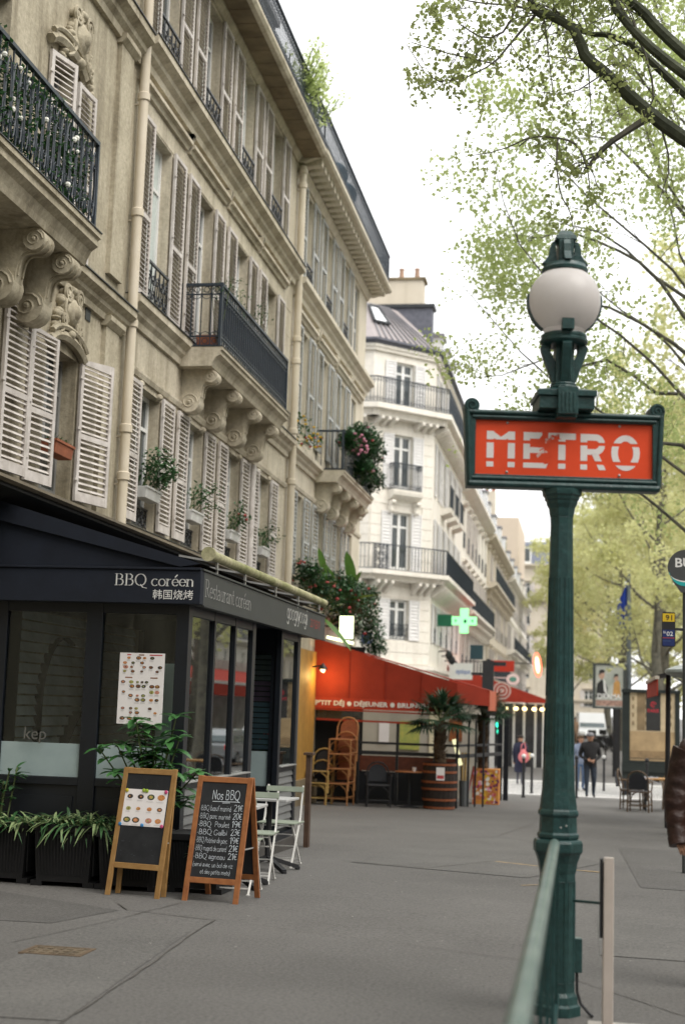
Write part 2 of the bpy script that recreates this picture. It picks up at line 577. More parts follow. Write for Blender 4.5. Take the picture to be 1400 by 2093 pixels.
TEXTS = [('BUS', .02), ('91', .01), ('N', .01), ('02', .01), ('PARIS', .01), ("P'TIT DÉJ", .03), ('DÉJEUNER', .03), ('BRUNCH', .03), ('韩国烧烤', 0), ('고기요기', 0), ('kep', 0), ('DRAMA', .03), ('SNCF', 0), ('NOCTILIEN', 0), ('optique', .01)]
for _t in TEXTS:
    text_geo(*_t)
bpy.data.objects.remove(_fontobj)


def put_text(mb, body, offset, o, U, V, size, width=None, m=0, align='c'):
    """flat lettering: size = capital height-ish em, optionally squeezed to a width"""
    vs, fs = _TC[(body, offset)]
    if not vs:
        return
    xs = [v[0] for v in vs]
    w = max(xs) - min(xs)
    k = (width / w) if width else size
    o, U, V = Vector(o), Vector(U), Vector(V)
    x0 = min(xs) + (w / 2 if align == 'c' else (w if align == 'r' else 0))
    mb.add([o + U * ((a - x0) * k) + V * (b * size) for a, b in vs], fs, m)


def arc(cx, cy, rx, ry, a0, a1, n=10):
    return [(cx + rx * math.cos(R(a0 + (a1 - a0) * i / n)), cy + ry * math.sin(R(a0 + (a1 - a0) * i / n))) for i in range(n + 1)]


# skeleton letters: (advance, strokes, serif feet)
GL = {
    'a': (.46, [[(.08, .35), (.15, .43), (.27, .43), (.35, .34), (.35, .05), (.43, 0)], [(.35, .25), (.19, .24), (.06, .17), (.06, .06), (.15, 0), (.27, .02), (.35, .11)]], []),
    'b': (.46, [[(.06, .75), (.06, 0)], arc(.23, .21, .18, .21, 160, -160)], []),
    'c': (.42, [arc(.22, .21, .19, .22, 50, 315)], []),
    'd': (.46, [arc(.2, .21, .18, .21, 20, 340), [(.39, .75), (.39, 0)]], []),
    'e': (.43, [[(.04, .23), (.39, .23)] + arc(.22, .22, .18, .22, 5, 320)[1:]], []),
    'f': (.3, [[(.34, .7), (.24, .75), (.15, .64), (.15, 0)], [(.02, .42), (.28, .42)]], []),
    'g': (.46, [arc(.2, .22, .17, .2, 20, 340), [(.38, .42), (.38, -.1), (.3, -.22), (.14, -.22), (.06, -.15)]], []),
    'i': (.2, [[(.1, .43), (.1, 0)], [(.1, .6), (.1, .64)]], [(.1, 0)]),
    'l': (.2, [[(.1, .76), (.1, 0)]], []),
    'm': (.68, [[(.06, .43), (.06, 0)], [(.06, .3), (.14, .42), (.24, .42), (.3, .32), (.3, 0)], [(.3, .3), (.38, .42), (.5, .42), (.56, .32), (.56, 0)]], []),
    'n': (.48, [[(.08, .43), (.08, 0)], [(.08, .3), (.17, .42), (.29, .42), (.38, .32), (.38, 0)]], [(.08, 0), (.38, 0)]),
    'o': (.46, [arc(.22, .21, .19, .22, 90, 450, 14)], []),
    'p': (.46, [[(.07, .43), (.07, -.24)], arc(.24, .21, .18, .21, 160, -160)], []),
    'q': (.46, [arc(.2, .21, .18, .21, 20, 340), [(.39, .43), (.39, -.24)]], []),
    'r': (.34, [[(.08, .43), (.08, 0)], [(.08, .28), (.16, .41), (.3, .42)]], [(.08, 0)]),
    's': (.36, [[(.31, .37), (.22, .43), (.09, .4), (.07, .3), (.17, .23), (.29, .17), (.3, .06), (.2, -.01), (.06, .05)]], []),
    't': (.3, [[(.13, .62), (.13, .1), (.18, 0), (.28, .04)], [(.01, .43), (.27, .43)]], []),
    'u': (.48, [[(.08, .43), (.08, .12), (.16, 0), (.27, 0), (.37, .12)], [(.37, .43), (.37, 0)]], []),
    'v': (.42, [[(.03, .43), (.2, 0), (.38, .43)]], []),
    'w': (.6, [[(.03, .43), (.16, 0), (.29, .4), (.42, 0), (.55, .43)]], []),
    'y': (.44, [[(.04, .43), (.21, .02)], [(.4, .43), (.16, -.2), (.04, -.2)]], []),
    'z': (.4, [[(.05, .42), (.34, .42), (.05, 0), (.36, 0)]], []),
    'B': (.6, [[(.1, .72), (.1, 0)], [(.1, .72), (.32, .72), (.44, .62), (.42, .46), (.3, .39), (.1, .39)], [(.3, .39), (.46, .33), (.5, .18), (.42, .03), (.3, 0), (.1, 0)]], []),
    'Q': (.74, [arc(.35, .36, .31, .37, 90, 450, 18), [(.36, .05), (.5, -.12), (.74, -.17)]], []),
    'R': (.62, [[(.1, .72), (.1, 0)], [(.1, .72), (.34, .72), (.46, .6), (.44, .44), (.32, .36), (.1, .36)], [(.28, .36), (.42, .1), (.58, 0)]], [(.1, 0)]),
    'N': (.66, [[(.08, 0), (.1, .7), (.5, .02), (.52, .72)]], []),
    'P': (.54, [[(.1, .72), (.1, 0)], [(.1, .72), (.34, .72), (.46, .6), (.44, .44), (.32, .35), (.1, .35)]], []),
    'G': (.68, [arc(.34, .36, .29, .37, 45, 345), [(.62, .28), (.4, .28)]], []),
    '0': (.46, [arc(.22, .35, .18, .36, 90, 450, 14)], []), '1': (.3, [[(.05, .56), (.18, .72), (.18, 0)]], []),
    '2': (.46, [[(.05, .58), (.14, .71), (.3, .71), (.38, .58), (.33, .4), (.05, .0), (.42, .02)]], []),
    '3': (.44, [[(.06, .64), (.18, .72), (.34, .66), (.34, .48), (.16, .39), (.36, .3), (.36, .1), (.2, 0), (.04, .08)]], []),
    '9': (.46, [arc(.22, .5, .17, .21, 0, 360, 12), [(.39, .5), (.36, .2), (.24, 0)]], []),
    '€': (.44, [arc(.26, .36, .19, .33, 55, 305), [(.0, .42), (.3, .42)], [(.0, .3), (.28, .3)]], []),
    '-': (.24, [[(.04, .25), (.15, .25)]], []), '(': (.24, [[(.2, .8), (.08, .5), (.08, .2), (.2, -.1)]], []), ')': (.24, [[(.04, .8), (.16, .5), (.16, .2), (.04, -.1)]], []),
    ' ': (.26, [], []), '_': (.4, [[(0, -.1), (.4, -.1)]], []),
}
GL['é'] = (GL['e'][0], GL['e'][1] + [[(.2, .56), (.32, .7)]], [])


def glyphs(mb, s, o, U, V, size, width=None, thick=.11, thin=.03, serif=True, jitter=0.0, m=0, rng=None, align='l'):
    """letters drawn as strokes: thick downstrokes, thin cross strokes (a nib), or even strokes for chalk"""
    o, U, V = Vector(o), Vector(U), Vector(V)
    tot = sum(GL[c][0] for c in s)
    kx = width / tot if width else size
    x = 0.0 if align == 'l' else (-tot if align == 'r' else -tot / 2)
    for c in s:
        adv, strokes, feet = GL[c]
        jy = (rng.uniform(-jitter, jitter) if jitter else 0)
        for st in strokes:
            pts = [(a + (rng.uniform(-jitter, jitter) * .5 if jitter else 0), b + jy) for a, b in st]
            for (a, b), (c2, d) in zip(pts, pts[1:]):
                dx, dy = c2 - a, d - b
                L = math.hypot(dx, dy) or 1e-6
                w = thin + (thick - thin) * abs(dy) / L
                if rng and jitter:
                    w *= rng.uniform(.7, 1.25)
                nx, ny = -dy / L * w / 2, dx / L * w / 2
                ex, ey = dx / L * w * .3, dy / L * w * .3
                q = [(a - ex + nx, b - ey + ny), (a - ex - nx, b - ey - ny), (c2 + ex - nx, d + ey - ny), (c2 + ex + nx, d + ey + ny)]
                mb.add([o + U * ((x + p) * kx) + V * (r * size) for p, r in q], [(0, 1, 2, 3)], m)
            if serif and len(st) == 2 and abs(st[0][0] - st[1][0]) < 1e-6 and abs(st[0][1] - st[1][1]) > .2:
                for (a, b) in st:
                    q = [(a - .11, b - thin * .6), (a + .11, b - thin * .6), (a + .11, b + thin * .6), (a - .11, b + thin * .6)]
                    mb.add([o + U * ((x + p) * kx) + V * (r * size) for p, r in q], [(0, 1, 2, 3)], m)
        x += adv
    return tot * kx
# ------------------------------------------------------------------ facade kit
class Face:
    """a vertical plane: s runs along it, o stands out of it, z is height (all in world metres)"""
    def __init__(self, o, d):
        L = math.hypot(*d)
        self.o, self.d = o, (d[0] / L, d[1] / L)
        self.n = (self.d[1], -self.d[0])
        self.ang = math.atan2(-self.d[0], self.d[1])

    def P(self, s, o, z):
        return (self.o[0] + self.d[0] * s + self.n[0] * o, self.o[1] + self.d[1] * s + self.n[1] * o, z)

    def turned(self, s, o, deg):
        """a plane hinged on this one at s, swung out by deg"""
        p = self.P(s, o, 0)
        a = R(deg)
        d = (self.d[0] * math.cos(a) + self.n[0] * math.sin(a), self.d[1] * math.cos(a) + self.n[1] * math.sin(a))
        return Face((p[0], p[1]), d)

    D3 = property(lambda self: Vector((self.d[0], self.d[1], 0)))
    N3 = property(lambda self: Vector((self.n[0], self.n[1], 0)))


UP = Vector((0, 0, 1))


def fbox(mb, F, s0, s1, o0, o1, z0, z1, m=0):
    P = F.P
    mb.hexa([P(s0, o1, z0), P(s1, o1, z0), P(s1, o0, z0), P(s0, o0, z0), P(s0, o1, z1), P(s1, o1, z1), P(s1, o0, z1), P(s0, o0, z1)], m)


def molding(mb, F, s0, s1, prof, m=0):
    """profile polygon in (o, z) swept along s"""
    mb.prism(prof, F.P(s0, 0, 0), F.N3, UP, F.D3, s1 - s0, m)


def wall(mb, F, s0, s1, z0, z1, ops, depth=.28, m=0):
    S = sorted({s0, s1, *[v for q in ops for v in q[:2] if s0 < v < s1]})
    Z = sorted({z0, z1, *[v for q in ops for v in q[2:4] if z0 < v < z1]})
    P = F.P
    for a, b in zip(S, S[1:]):
        for c, d in zip(Z, Z[1:]):
            ms, mz = (a + b) / 2, (c + d) / 2
            if any(q[0] < ms < q[1] and q[2] < mz < q[3] for q in ops):
                continue
            mb.quad(P(a, 0, c), P(b, 0, c), P(b, 0, d), P(a, 0, d), m)
    for a, b, c, d in [q[:4] for q in ops]:
        e = -depth
        mb.quad(P(a, 0, c), P(a, e, c), P(a, e, d), P(a, 0, d), m)
        mb.quad(P(b, e, c), P(b, 0, c), P(b, 0, d), P(b, e, d), m)
        mb.quad(P(a, 0, d), P(a, e, d), P(b, e, d), P(b, 0, d), m)
        mb.quad(P(a, e, c), P(a, 0, c), P(b, 0, c), P(b, e, c), m)


def window(root, F, s0, s1, z0, z1, depth=.14, transom=True, curtain=False, frame=WFRAME, pane=None, t=.055):
    mb = MB()
    o0, o1 = -depth - .06, -depth
    e = .002
    c = (s0 + s1) / 2
    for a, b in ((s0 + e, s0 + t), (c - t * .75, c + t * .75), (s1 - t, s1 - e)):
        fbox(mb, F, a, b, o0, o1, z0 + e, z1 - e)
    for a, b in ((z0 + e, z0 + t * 2), (z1 - t, z1 - e)) + (((z0 + (z1 - z0) * .74, z0 + (z1 - z0) * .74 + t * .9),) if transom else ()):
        fbox(mb, F, s0 + t, c - t * .75, o0 + .004, o1 - .004, a, b)
        fbox(mb, F, c + t * .75, s1 - t, o0 + .004, o1 - .004, a, b)
    w = mb.build('window', frame, root)
    g = MB()
    fbox(g, F, s0 + .01, s1 - .01, o0 + .02, o0 + .03, z0 + .01, z1 - .01)
    g.build('pane', pane or GLASS_D, w)
    if curtain:
        q = MB()
        n = 7
        for i in range(n):
            a, b = c + (s1 - c) * i / n, c + (s1 - c) * (i + 1) / n
            P = F.P
            h = lambda k: o0 + .034 + (.006 if k % 2 else 0)
            q.quad(P(a, h(i), z0 + .1), P(b, h(i + 1), z0 + .1), P(b, h(i + 1), z1 - .06), P(a, h(i), z1 - .06))
        q.build('curtain', CURTAIN, w)
    return w


_slat_cache = {}


class SlatCount:
    """the first 300 slats of a building are parts; the rest of them are joined"""
    def __init__(self):
        self.n, self.rest = 0, MB()


def shutter(root, F, s0, s1, z0, z1, o, cnt, m=SHUT, arch=0.0, label=None, pitch=.062, force_rest=False, closed_back=False, ledges=True):
    mb = MB()
    t = .052
    w = s1 - s0
    H = z1 - z0
    if arch:
        fbox(mb, F, s0, s0 + t, o, o + .036, z0, z1)
        fbox(mb, F, s1 - t, s1, o, o + .036, z0, z1 + arch)
        P = F.P
        mb.hexa([P(s0 + t, o + .034, z1 - t), P(s1 - t, o + .034, z1 - t), P(s1 - t, o + .002, z1 - t), P(s0 + t, o + .002, z1 - t),
                 P(s0 + t, o + .034, z1), P(s1 - t, o + .034, z1 + arch), P(s1 - t, o + .002, z1 + arch), P(s0 + t, o + .002, z1)])
    else:
        fbox(mb, F, s0, s0 + t, o, o + .036, z0, z1)
        fbox(mb, F, s1 - t, s1, o, o + .036, z0, z1)
        fbox(mb, F, s0 + t, s1 - t, o + .002, o + .034, z1 - t, z1 - .002)
    zm = z0 + H * .44
    if ledges:
        fbox(mb, F, s0 + t, s1 - t, o + .002, o + .034, zm, zm + .06)
    fbox(mb, F, s0 + t, s1 - t, o + .002, o + .034, z0 + .002, z0 + .11)
    if closed_back:
        fbox(mb, F, s0 + t, s1 - t, o + .001, o + .006, z0 + .11, z1 - t)
    for zz in (z0 + H * .14, z0 + H * .5, z0 + H * .86):       # strap hinges
        fbox(mb, F, s0 - .03, s0 + .03, o + .036, o + .046, zz, zz + .03)
    sh = mb.build('shutter', m, root, label=label)
    spans = [(z0 + .11, zm if ledges else z1 - t)] + ([(zm + .06, z1 - t)] if ledges else [])
    L = round(w - 2 * t, 3)
    key = (L, m.name)
    for a, b in spans:
        n = max(2, int((b - a) / pitch))
        for i in range(n):
            z = a + (b - a) * (i + .5) / n
            if cnt.n < 300 and not force_rest:
                if key not in _slat_cache:
                    sm = MB()
                    sm.tbox(Matrix.Rotation(R(50), 4, 'Y'), .040, L, .008)
                    _slat_cache[key] = sm.mesh('slat', m)
                off = ROOTLOC.get(root.name)
                p = F.P((s0 + s1) / 2, o + .018, z)
                inst(_slat_cache[key], 'slat', sh, (p[0] - off[0], p[1] - off[1], p[2] - off[2]), (0, 0, F.ang))
                cnt.n += 1
            else:
                P = F.P
                x, zz = .013, .0155
                c = (s0 + s1) / 2
                h = L / 2
                q = []
                for s in (c - h, c + h):
                    q += [P(s, o + .018 - x, z + zz), P(s, o + .018 + x, z - zz), P(s, o + .018 + x + .005, z - zz + .004), P(s, o + .018 - x + .005, z + zz + .004)]
                cnt.rest.add(q, [(0, 1, 2, 3), (7, 6, 5, 4), (0, 4, 5, 1), (1, 5, 6, 2), (2, 6, 7, 3), (3, 7, 4, 0)])
    return sh


def finish_slats(root, cnt, m=SHUT):
    if cnt.rest.f:
        cnt.rest.build('slat', m, root, kind='stuff')


def spiral(mb, c, U, V, r, turns=1.6, w=.012, n=18, m=0, sgn=1, inner=.2, seg=4):
    c, U, V = Vector(c), Vector(U), Vector(V)
    pts = []
    for i in range(n + 1):
        t = i / n
        a = sgn * t * turns * 2 * math.pi
        rr = r * (1 - (1 - inner) * t)
        pts.append(c + U * (rr * math.cos(a)) + V * (rr * math.sin(a)))
    mb.tube(pts, w, seg, m)


def juliet(root, F, s0, s1, z0, h=.6, o=.02, m=IRON):
    """a low cast iron guard across a window: scrolls between two bars"""
    mb = MB()
    fbox(mb, F, s0, s1, o, o + .035, z0 + h - .03, z0 + h)
    fbox(mb, F, s0, s1, o + .005, o + .03, z0 + .03, z0 + .05)
    N = max(3, int((s1 - s0) / .16))
    w = (s1 - s0) / N
    for i in range(N + 1):
        s = min(max(s0 + i * w, s0 + .008), s1 - .008)
        fbox(mb, F, s - .007, s + .007, o + .01, o + .024, z0 + .05, z0 + h - .03)
    for i in range(N):
        c = s0 + (i + .5) * w
        for k, zz in enumerate((.3, .66)):
            spiral(mb, F.P(c, o + .018, z0 + h * zz), F.D3, UP, w * .46, 1.4, .010, 12, sgn=1 if (i + k) % 2 else -1)
        mb.beam(F.P(c - w * .4, o + .018, z0 + .06), F.P(c + w * .4, o + .018, z0 + h - .05), .012, .012)
    return mb.build('window_guard', m, root)


def rail_run(mb, A, B, z0, z1, gap=.105, bar=.014, lace=True, ovals=False, m=0):
    """an iron railing between two plan points: rails, bars, lace bands of little rings"""
    A, B = Vector((A[0], A[1], 0)), Vector((B[0], B[1], 0))
    d = B - A
    L = d.length
    D = d.normalized()
    mb.beam(A + UP * (z1 - .02), B + UP * (z1 - .02), .05, .04, m=m)
    mb.beam(A + UP * (z0 + .03), B + UP * (z0 + .03), .03, .03, m=m)
    if lace:
        for zz in (z0 + .17, z1 - .16):
            mb.beam(A + UP * zz, B + UP * zz, .02, .02, m=m)
    n = max(1, int(round(L / gap)))
    for i in range(n + 1):
        p = A + D * (L * i / n)
        mb.beam(p + UP * (z0 + .03), p + UP * (z1 - .03), bar, bar, up=D, m=m)
    if lace:
        for i in range(n):
            p = A + D * (L * (i + .5) / n)
            r = min(.045, L / n * .46)
            for zz in (z0 + .10, z1 - .09):
                q = [p + UP * zz + D * (r * math.cos(a)) + UP * (r * math.sin(a)) for a in [k * math.pi / 3 for k in range(7)]]
                mb.tube(q, .008, 3, m, False)
            for zz, sg in ((z0 + .17, 1), (z1 - .16, -1)):
                q = [p + UP * zz + D * (L / n * .5 * math.cos(a)) + UP * (sg * .07 * math.sin(a)) for a in [k * math.pi / 4 for k in range(5)]]
                mb.tube(q, .007, 3, m, False)
    if ovals:
        for i in range(n):
            p = A + D * (L * (i + .5) / n)
            q = [p + UP * ((z0 + z1) / 2) + D * (L / n * .38 * math.cos(a)) + UP * ((z1 - z0) * .36 * math.sin(a)) for a in [k * math.pi / 6 for k in range(13)]]
            mb.tube(q, .009, 4, m, False)
            for sg in (1, -1):
                spiral(mb, p + UP * ((z0 + z1) / 2 + sg * (z1 - z0) * .2), D, UP, L / n * .3, 1.3, .007, 9, m, sgn=sg)


def corbel(root, F, s, w, proj, ztop, drop, m):
    """a stone S-scroll console: a big volute under the slab, a small one against the wall"""
    mb = MB()
    R1, R2 = drop * .15, drop * .235
    c1 = (proj - R1, ztop - R1 * 1.05)
    c2 = (R2 * 1.0, ztop - drop + R2)
    top = [(0, ztop), (proj - R1, ztop - .002)]
    front = [(c1[0] + R1 * math.cos(R(a)), c1[1] + R1 * math.sin(R(a))) for a in (90, 60, 30, 0, -30, -60, -90)]
    under = []
    p0, p3 = (c1[0], c1[1] - R1), (c2[0] + R2, c2[1])
    for i in range(1, 8):
        t = i / 8
        b0, b1, b2, b3 = (1 - t) ** 3, 3 * t * (1 - t) ** 2, 3 * t * t * (1 - t), t ** 3
        k1, k2 = (p0[0] - R1 * 1.3, p0[1]), (p3[0] + .02, p3[1] + R2 * 1.8)
        under.append((b0 * p0[0] + b1 * k1[0] + b2 * k2[0] + b3 * p3[0], b0 * p0[1] + b1 * k1[1] + b2 * k2[1] + b3 * p3[1]))
    low = [(c2[0] + R2 * math.cos(R(a)), c2[1] + R2 * math.sin(R(a))) for a in (0, -30, -60, -90)] + [(0, c2[1] - R2)]
    poly = top + front[1:] + under + low
    mb.prism(poly, F.P(s - w * .38, 0, 0), F.N3, UP, F.D3, w * .76)
    for (a, b), r in ((c1, R1 * 1.04), (c2, R2 * 1.05)):       # volute drums, proud of the sides
        k = 14
        pl = [(a + r * math.cos(2 * math.pi * i / k), b + r * math.sin(2 * math.pi * i / k)) for i in range(k)]
        mb.prism(pl, F.P(s - w * .5, 0, 0), F.N3, UP, F.D3, w)
        for e in (-w * .5, w * .5):
            spiral(mb, F.P(s + e, a, b), F.N3, UP, r * .80, 1.6, r * .09, 18, inner=.15)
            mb.ball(F.P(s + e, a, b), r * .2, n=6, k=4)
    mid = [F.P(s, a + .012, b - .004) for a, b in under]
    for e in (-w * .22, w * .22):
        mb.tube([F.P(s + e, a + .006, b - .006) for a, b in front[3:] + under], w * .06, 5)
    return mb.build('corbel', m, root, smooth=True, angle=35)


def cartouche(root, F, s, z, w, h, m, seed=1, o=.02):
    """carved keystone: shield, scrolls and a swag of leaves over a window"""
    rg = random.Random(seed)
    mb = MB()
    P = F.P

    def lump(a, b, r1, r2, d, lift=.0):
        c = Vector(P(s + a, o + lift, z + b))
        k = len(mb.v)
        mb.ball((0, 0, 0), r1, d, r2, 9, 6)
        for i in range(k, len(mb.v)):
            v = mb.v[i]
            q = c + F.D3 * v[0] + F.N3 * v[1] + UP * v[2]
            mb.v[i] = tuple(q)
    lump(0, h * .06, w * .2, h * .26, .10, .03)
    lump(0, h * .06, w * .13, h * .19, .135, .03)
    for sg in (-1, 1):
        spiral(mb, P(s + sg * w * .2, o + .06, z + h * .36), F.D3, UP, w * .13, 1.6, .026, 18, sgn=sg, seg=5)
        spiral(mb, P(s + sg * w * .24, o + .05, z - h * .16), F.D3, UP, w * .10, 1.5, .022, 16, sgn=-sg, seg=5)
        mb.tube([P(s + sg * w * x, o + .05, z + h * y) for x, y in ((.1, .42), (.25, .26), (.27, .04), (.2, -.2), (.3, -.36), (.42, -.44))], [.03, .035, .03, .03, .026, .015], 6)
        for i in range(20):
            t = i / 19
            lump(sg * w * (.22 + .26 * t) + rg.uniform(-.03, .03), h * (.34 - .85 * t) + rg.uniform(-.05, .05), rg.uniform(.028, .06), rg.uniform(.025, .055), rg.uniform(.04, .075))
    lump(0, h * .44, w * .12, h * .09, .09, .02)
    lump(0, -h * .34, w * .12, h * .10, .09, .02)
    for i in range(12):
        lump(rg.uniform(-.2, .2) * w, rg.uniform(.3, .5) * h, .03, .03, .06, .02)
    return mb.build('carved_keystone', m, root, smooth=True, angle=50)


def balcony(root, F, s0, s1, proj, zb, zt, rail_h, stone, iron, corbels, cw=.24, drop=.75, lace=True, ovals=False, gap=.105, sides=(True, True), cloth=False):
    mb = MB()
    t = zt - zb
    prof = [(0, zb), (proj - .16, zb), (proj - .14, zb + t * .2), (proj - .10, zb + t * .45), (proj - .03, zb + t * .6), (proj - .03, zb + t * .8), (proj, zb + t * .84), (proj, zt), (0, zt)]
    molding(mb, F, s0, s1, prof)
    b = mb.build('balcony', stone, root)
    r = MB()
    e = .07
    a0, a1 = F.P(s0 + e, proj - e, 0), F.P(s1 - e, proj - e, 0)
    rail_run(r, a0, a1, zt, zt + rail_h, gap, lace=lace, ovals=ovals)
    if sides[0]:
        rail_run(r, F.P(s0 + e, .01, 0), a0, zt, zt + rail_h, gap, lace=lace, ovals=ovals)
    if sides[1]:
        rail_run(r, F.P(s1 - e, .01, 0), a1, zt, zt + rail_h, gap, lace=lace, ovals=ovals)
    for p in (a0, a1):
        r.beam((p[0], p[1], zt), (p[0], p[1], zt + rail_h + .01), .04, .04, up=F.D3)
    r.build('railing', iron, b)
    if cloth:
        c = MB()
        fbox(c, F, s0 + e, s1 - e, proj - e - .035, proj - e - .03, zt + .16, zt + rail_h - .14)
        c.build('privacy_screen', NAVY, b)
    for s in corbels:
        corbel(b, F, s, cw, proj - .12, zb - .001, drop, stone)
    f = MB()
    fbox(f, F, s0 - .005, s1 + .005, 0, proj + .012, zt + .0005, zt + .012)
    f.build('lead_flashing', IRON, b)
    return b


def ledge(root, F, s0, s1, z0, z1, o, stone, flash=True, name='ledge'):
    t = z1 - z0
    mb = MB()
    molding(mb, F, s0, s1, [(0, z0), (o * .25, z0), (o * .3, z0 + t * .25), (o * .55, z0 + t * .4), (o * .6, z0 + t * .55), (o * .9, z0 + t * .68), (o, z0 + t * .72), (o, z1), (0, z1)])
    b = mb.build(name, stone, root)
    if flash:
        f = MB()
        fbox(f, F, s0, s1, 0, o + .02, z1 + .001, z1 + .014)
        f.build('lead_flashing', IRON, b)
    return b


def drainpipe(root, F, s, z0, z1, r, joints, m=PIPE, lower=None):
    mb = MB()
    P = F.P
    mb.tube([P(s, .11, z0), P(s, .11, z1)], r, 12)
    p = mb.build('drainpipe', m, root, smooth=True)
    for z in joints:
        q = MB()
        q.lathe([(r * 1.04, -.06), (r * 1.28, -.05), (r * 1.28, .04), (r * 1.04, .055)], P(s, .11, z), 12, caps=False)
        q.beam(P(s, 0, z - .1), P(s, .11, z - .1), .03, .02)
        q.build('pipe_collar', m, p, smooth=True)
    return p


# ------------------------------------------------------------------ ground
def strip(name, m, x0, x1, y0, y1, dz, step=2.5, stuff=False):
    mb = MB()
    n = max(1, int((y1 - y0) / step))
    ys = sorted({y0, y1, *[y0 + (y1 - y0) * i / n for i in range(n + 1)], *[v for v in (10., 55., 110.) if y0 < v < y1]})
    for a, b in zip(ys, ys[1:]):
        mb.quad((x0, a, gz(a) + dz), (x1, a, gz(a) + dz), (x1, b, gz(b) + dz), (x0, b, gz(b) + dz))
    return structure(mb, name, m)


strip('ground', ASPHALT, -900, 900, -900, 2400, 0, 30)
strip('road', ROADM, -60, 60, 40.0, 55.5, .004)
strip('road', ROADM, 5.0, 14.0, -30, 40.0, .004)
strip('road', ROADM, -2.6, 14.0, 55.6, 150, .004)


def poly_sheet(name, m, pts, dz):
    mb = MB()
    mb.add([(x, y, gz(y) + dz) for x, y in pts], [tuple(range(len(pts)))])
    return structure(mb, name, m)


# repairs in the pavement and their tar seams
poly_sheet('asphalt_patch', ASPHALT3, [(-5.6, 9.9), (-3.75, 9.98), (-3.55, 10.9), (-5.6, 12.1)], .003)
poly_sheet('asphalt_patch', ASPHALT2, [(-3.46, 7.0), (-2.56, 7.05), (-2.73, 10.0), (-3.46, 10.0)], .004)
poly_sheet('asphalt_patch', ASPHALT2, [(.1, 12.4), (2.6, 11.8), (2.6, 10.0), (.7, 10.0), (.1, 10.05)], .004)
poly_sheet('asphalt_patch', ASPHALT3, [(.55, 15.0), (2.8, 14.6), (2.8, 20.5), (.45, 20.8)], .004)
poly_sheet('asphalt_patch', ASPHALT2, [(-2.6, 16.2), (-.6, 15.4), (.2, 17.8), (-1.2, 22.0), (-2.2, 20.)], .005)


def seam(pts, w=.02, m=SEAM, dz=.008, seed=0):
    rg = random.Random(seed)
    mb = MB()
    fine = []
    for (a, b), (c, d) in zip(pts, pts[1:]):
        L = math.hypot(c - a, d - b)
        k = max(1, int(L / .12))
        for i in range(k):
            t = i / k
            fine.append((a + (c - a) * t + rg.uniform(-.008, .008), b + (d - b) * t + rg.uniform(-.008, .008), w * rg.uniform(.5, 1.4)))
    fine.append((*pts[-1], w))
    for (a, b, w0), (c, d, w1) in zip(fine, fine[1:]):
        L = math.hypot(c - a, d - b) or 1
        nx, ny = -(d - b) / L / 2, (c - a) / L / 2
        z0, z1 = gz(b) + dz, gz(d) + dz
        mb.quad((a - nx * w0, b - ny * w0, z0), (a + nx * w0, b + ny * w0, z0), (c + nx * w1, d + ny * w1, z1), (c - nx * w1, d - ny * w1, z1))
    return structure(mb, 'pavement_seam', m)


seam([(-2.54, 6.8), (-2.60, 8.5), (-2.73, 10.65), (-3.5, 10.95), (-3.7, 11.3)], .014, seed=1)
seam([(-3.7, 9.1), (-3.45, 10.0), (-3.25, 11.6)], .008, seed=2)
seam([(-2.72, 10.66), (-1.0, 9.9), (-.25, 9.6)], .006, seed=3)
seam([(-.2, 9.3), (.2, 8.7), (.75, 7.9)], .010, seed=4)
seam([(-2.6, 16.25), (-1.7, 16.0), (-1.2, 17.0), (-1.1, 17.3)], .014, seed=5)
seam([(-1.05, 17.3), (-.2, 16.7), (.3, 16.5)], .06, GRIT, .006, 6)
seam([(-.62, 14.55), (-.45, 14.7), (-.2, 14.6)], .035, GRIT, .007, 7)
seam([(-3.1, 19.), (-2.2, 20.), (-1.3, 22.), (-.9, 26)], .012, seed=8)
seam([(.1, 12.4), (2.6, 11.8)], .01, seed=9)
seam([(-1.9, 12.6), (.3, 11.9), (1.9, 11.3)], .006, seed=10)
zb = MB()
y = 40.6
while y < 55.2:                                              # zebra stripes lie across the side street
    z0, z1 = gz(y) + .008, gz(y + 1.0) + .008
    zb.quad((-4.2, y, z0), (5.4, y, z0), (5.4, y + 1.0, z1), (-4.2, y + 1.0, z1))
    y += 1.75
structure(zb, 'zebra_crossing', ROADPAINT)
strip('kerb', GRANITE, -30, 5.0, 39.72, 39.98, .006)
strip('kerb', GRANITE, 4.7, 4.98, -30, 39.7, .05)
# pale stone coping by the station steps
rg = random.Random(5)
x = .02
for k in range(5):
    w = rg.uniform(.32, .5)
    mb = MB()
    mb.box(x, x + w - .012, 7.42 + rg.uniform(-.02, .02), 7.83 + rg.uniform(-.03, .03), -.05, .012 + rg.uniform(0, .006))
    structure(mb, 'kerb_stone', mat('worn_white_stone', (0.50, 0.47, 0.43), 0.9, 0.3, 5, 0.3, 40, col2=(0.22, 0.21, 0.19)))
    x += w
# ------------------------------------------------------------------ left side: three facades in one plane
FA = Face((-5.8, 0), (0, 1))
BASEZ = -.9


def frieze_brackets(root, F, wins, z, stone):
    """the moulding over each window that breaks forward and ends in little ears"""
    for a, b in wins:
        mb = MB()
        t = .13
        a2, b2 = a - .62, b + .62
        molding(mb, F, a2, b2, [(0, z), (.05, z), (.07, z + t * .5), (.12, z + t * .6), (.12, z + t), (0, z + t)])
        for s in (a2 - .10, b2):
            molding(mb, F, s, s + .10, [(0, z + .06), (.05, z + .06), (.09, z + .12), (.12, z + .2), (.12, z + .26), (0, z + .26)])
        mb.build('window_cornice', stone, root)


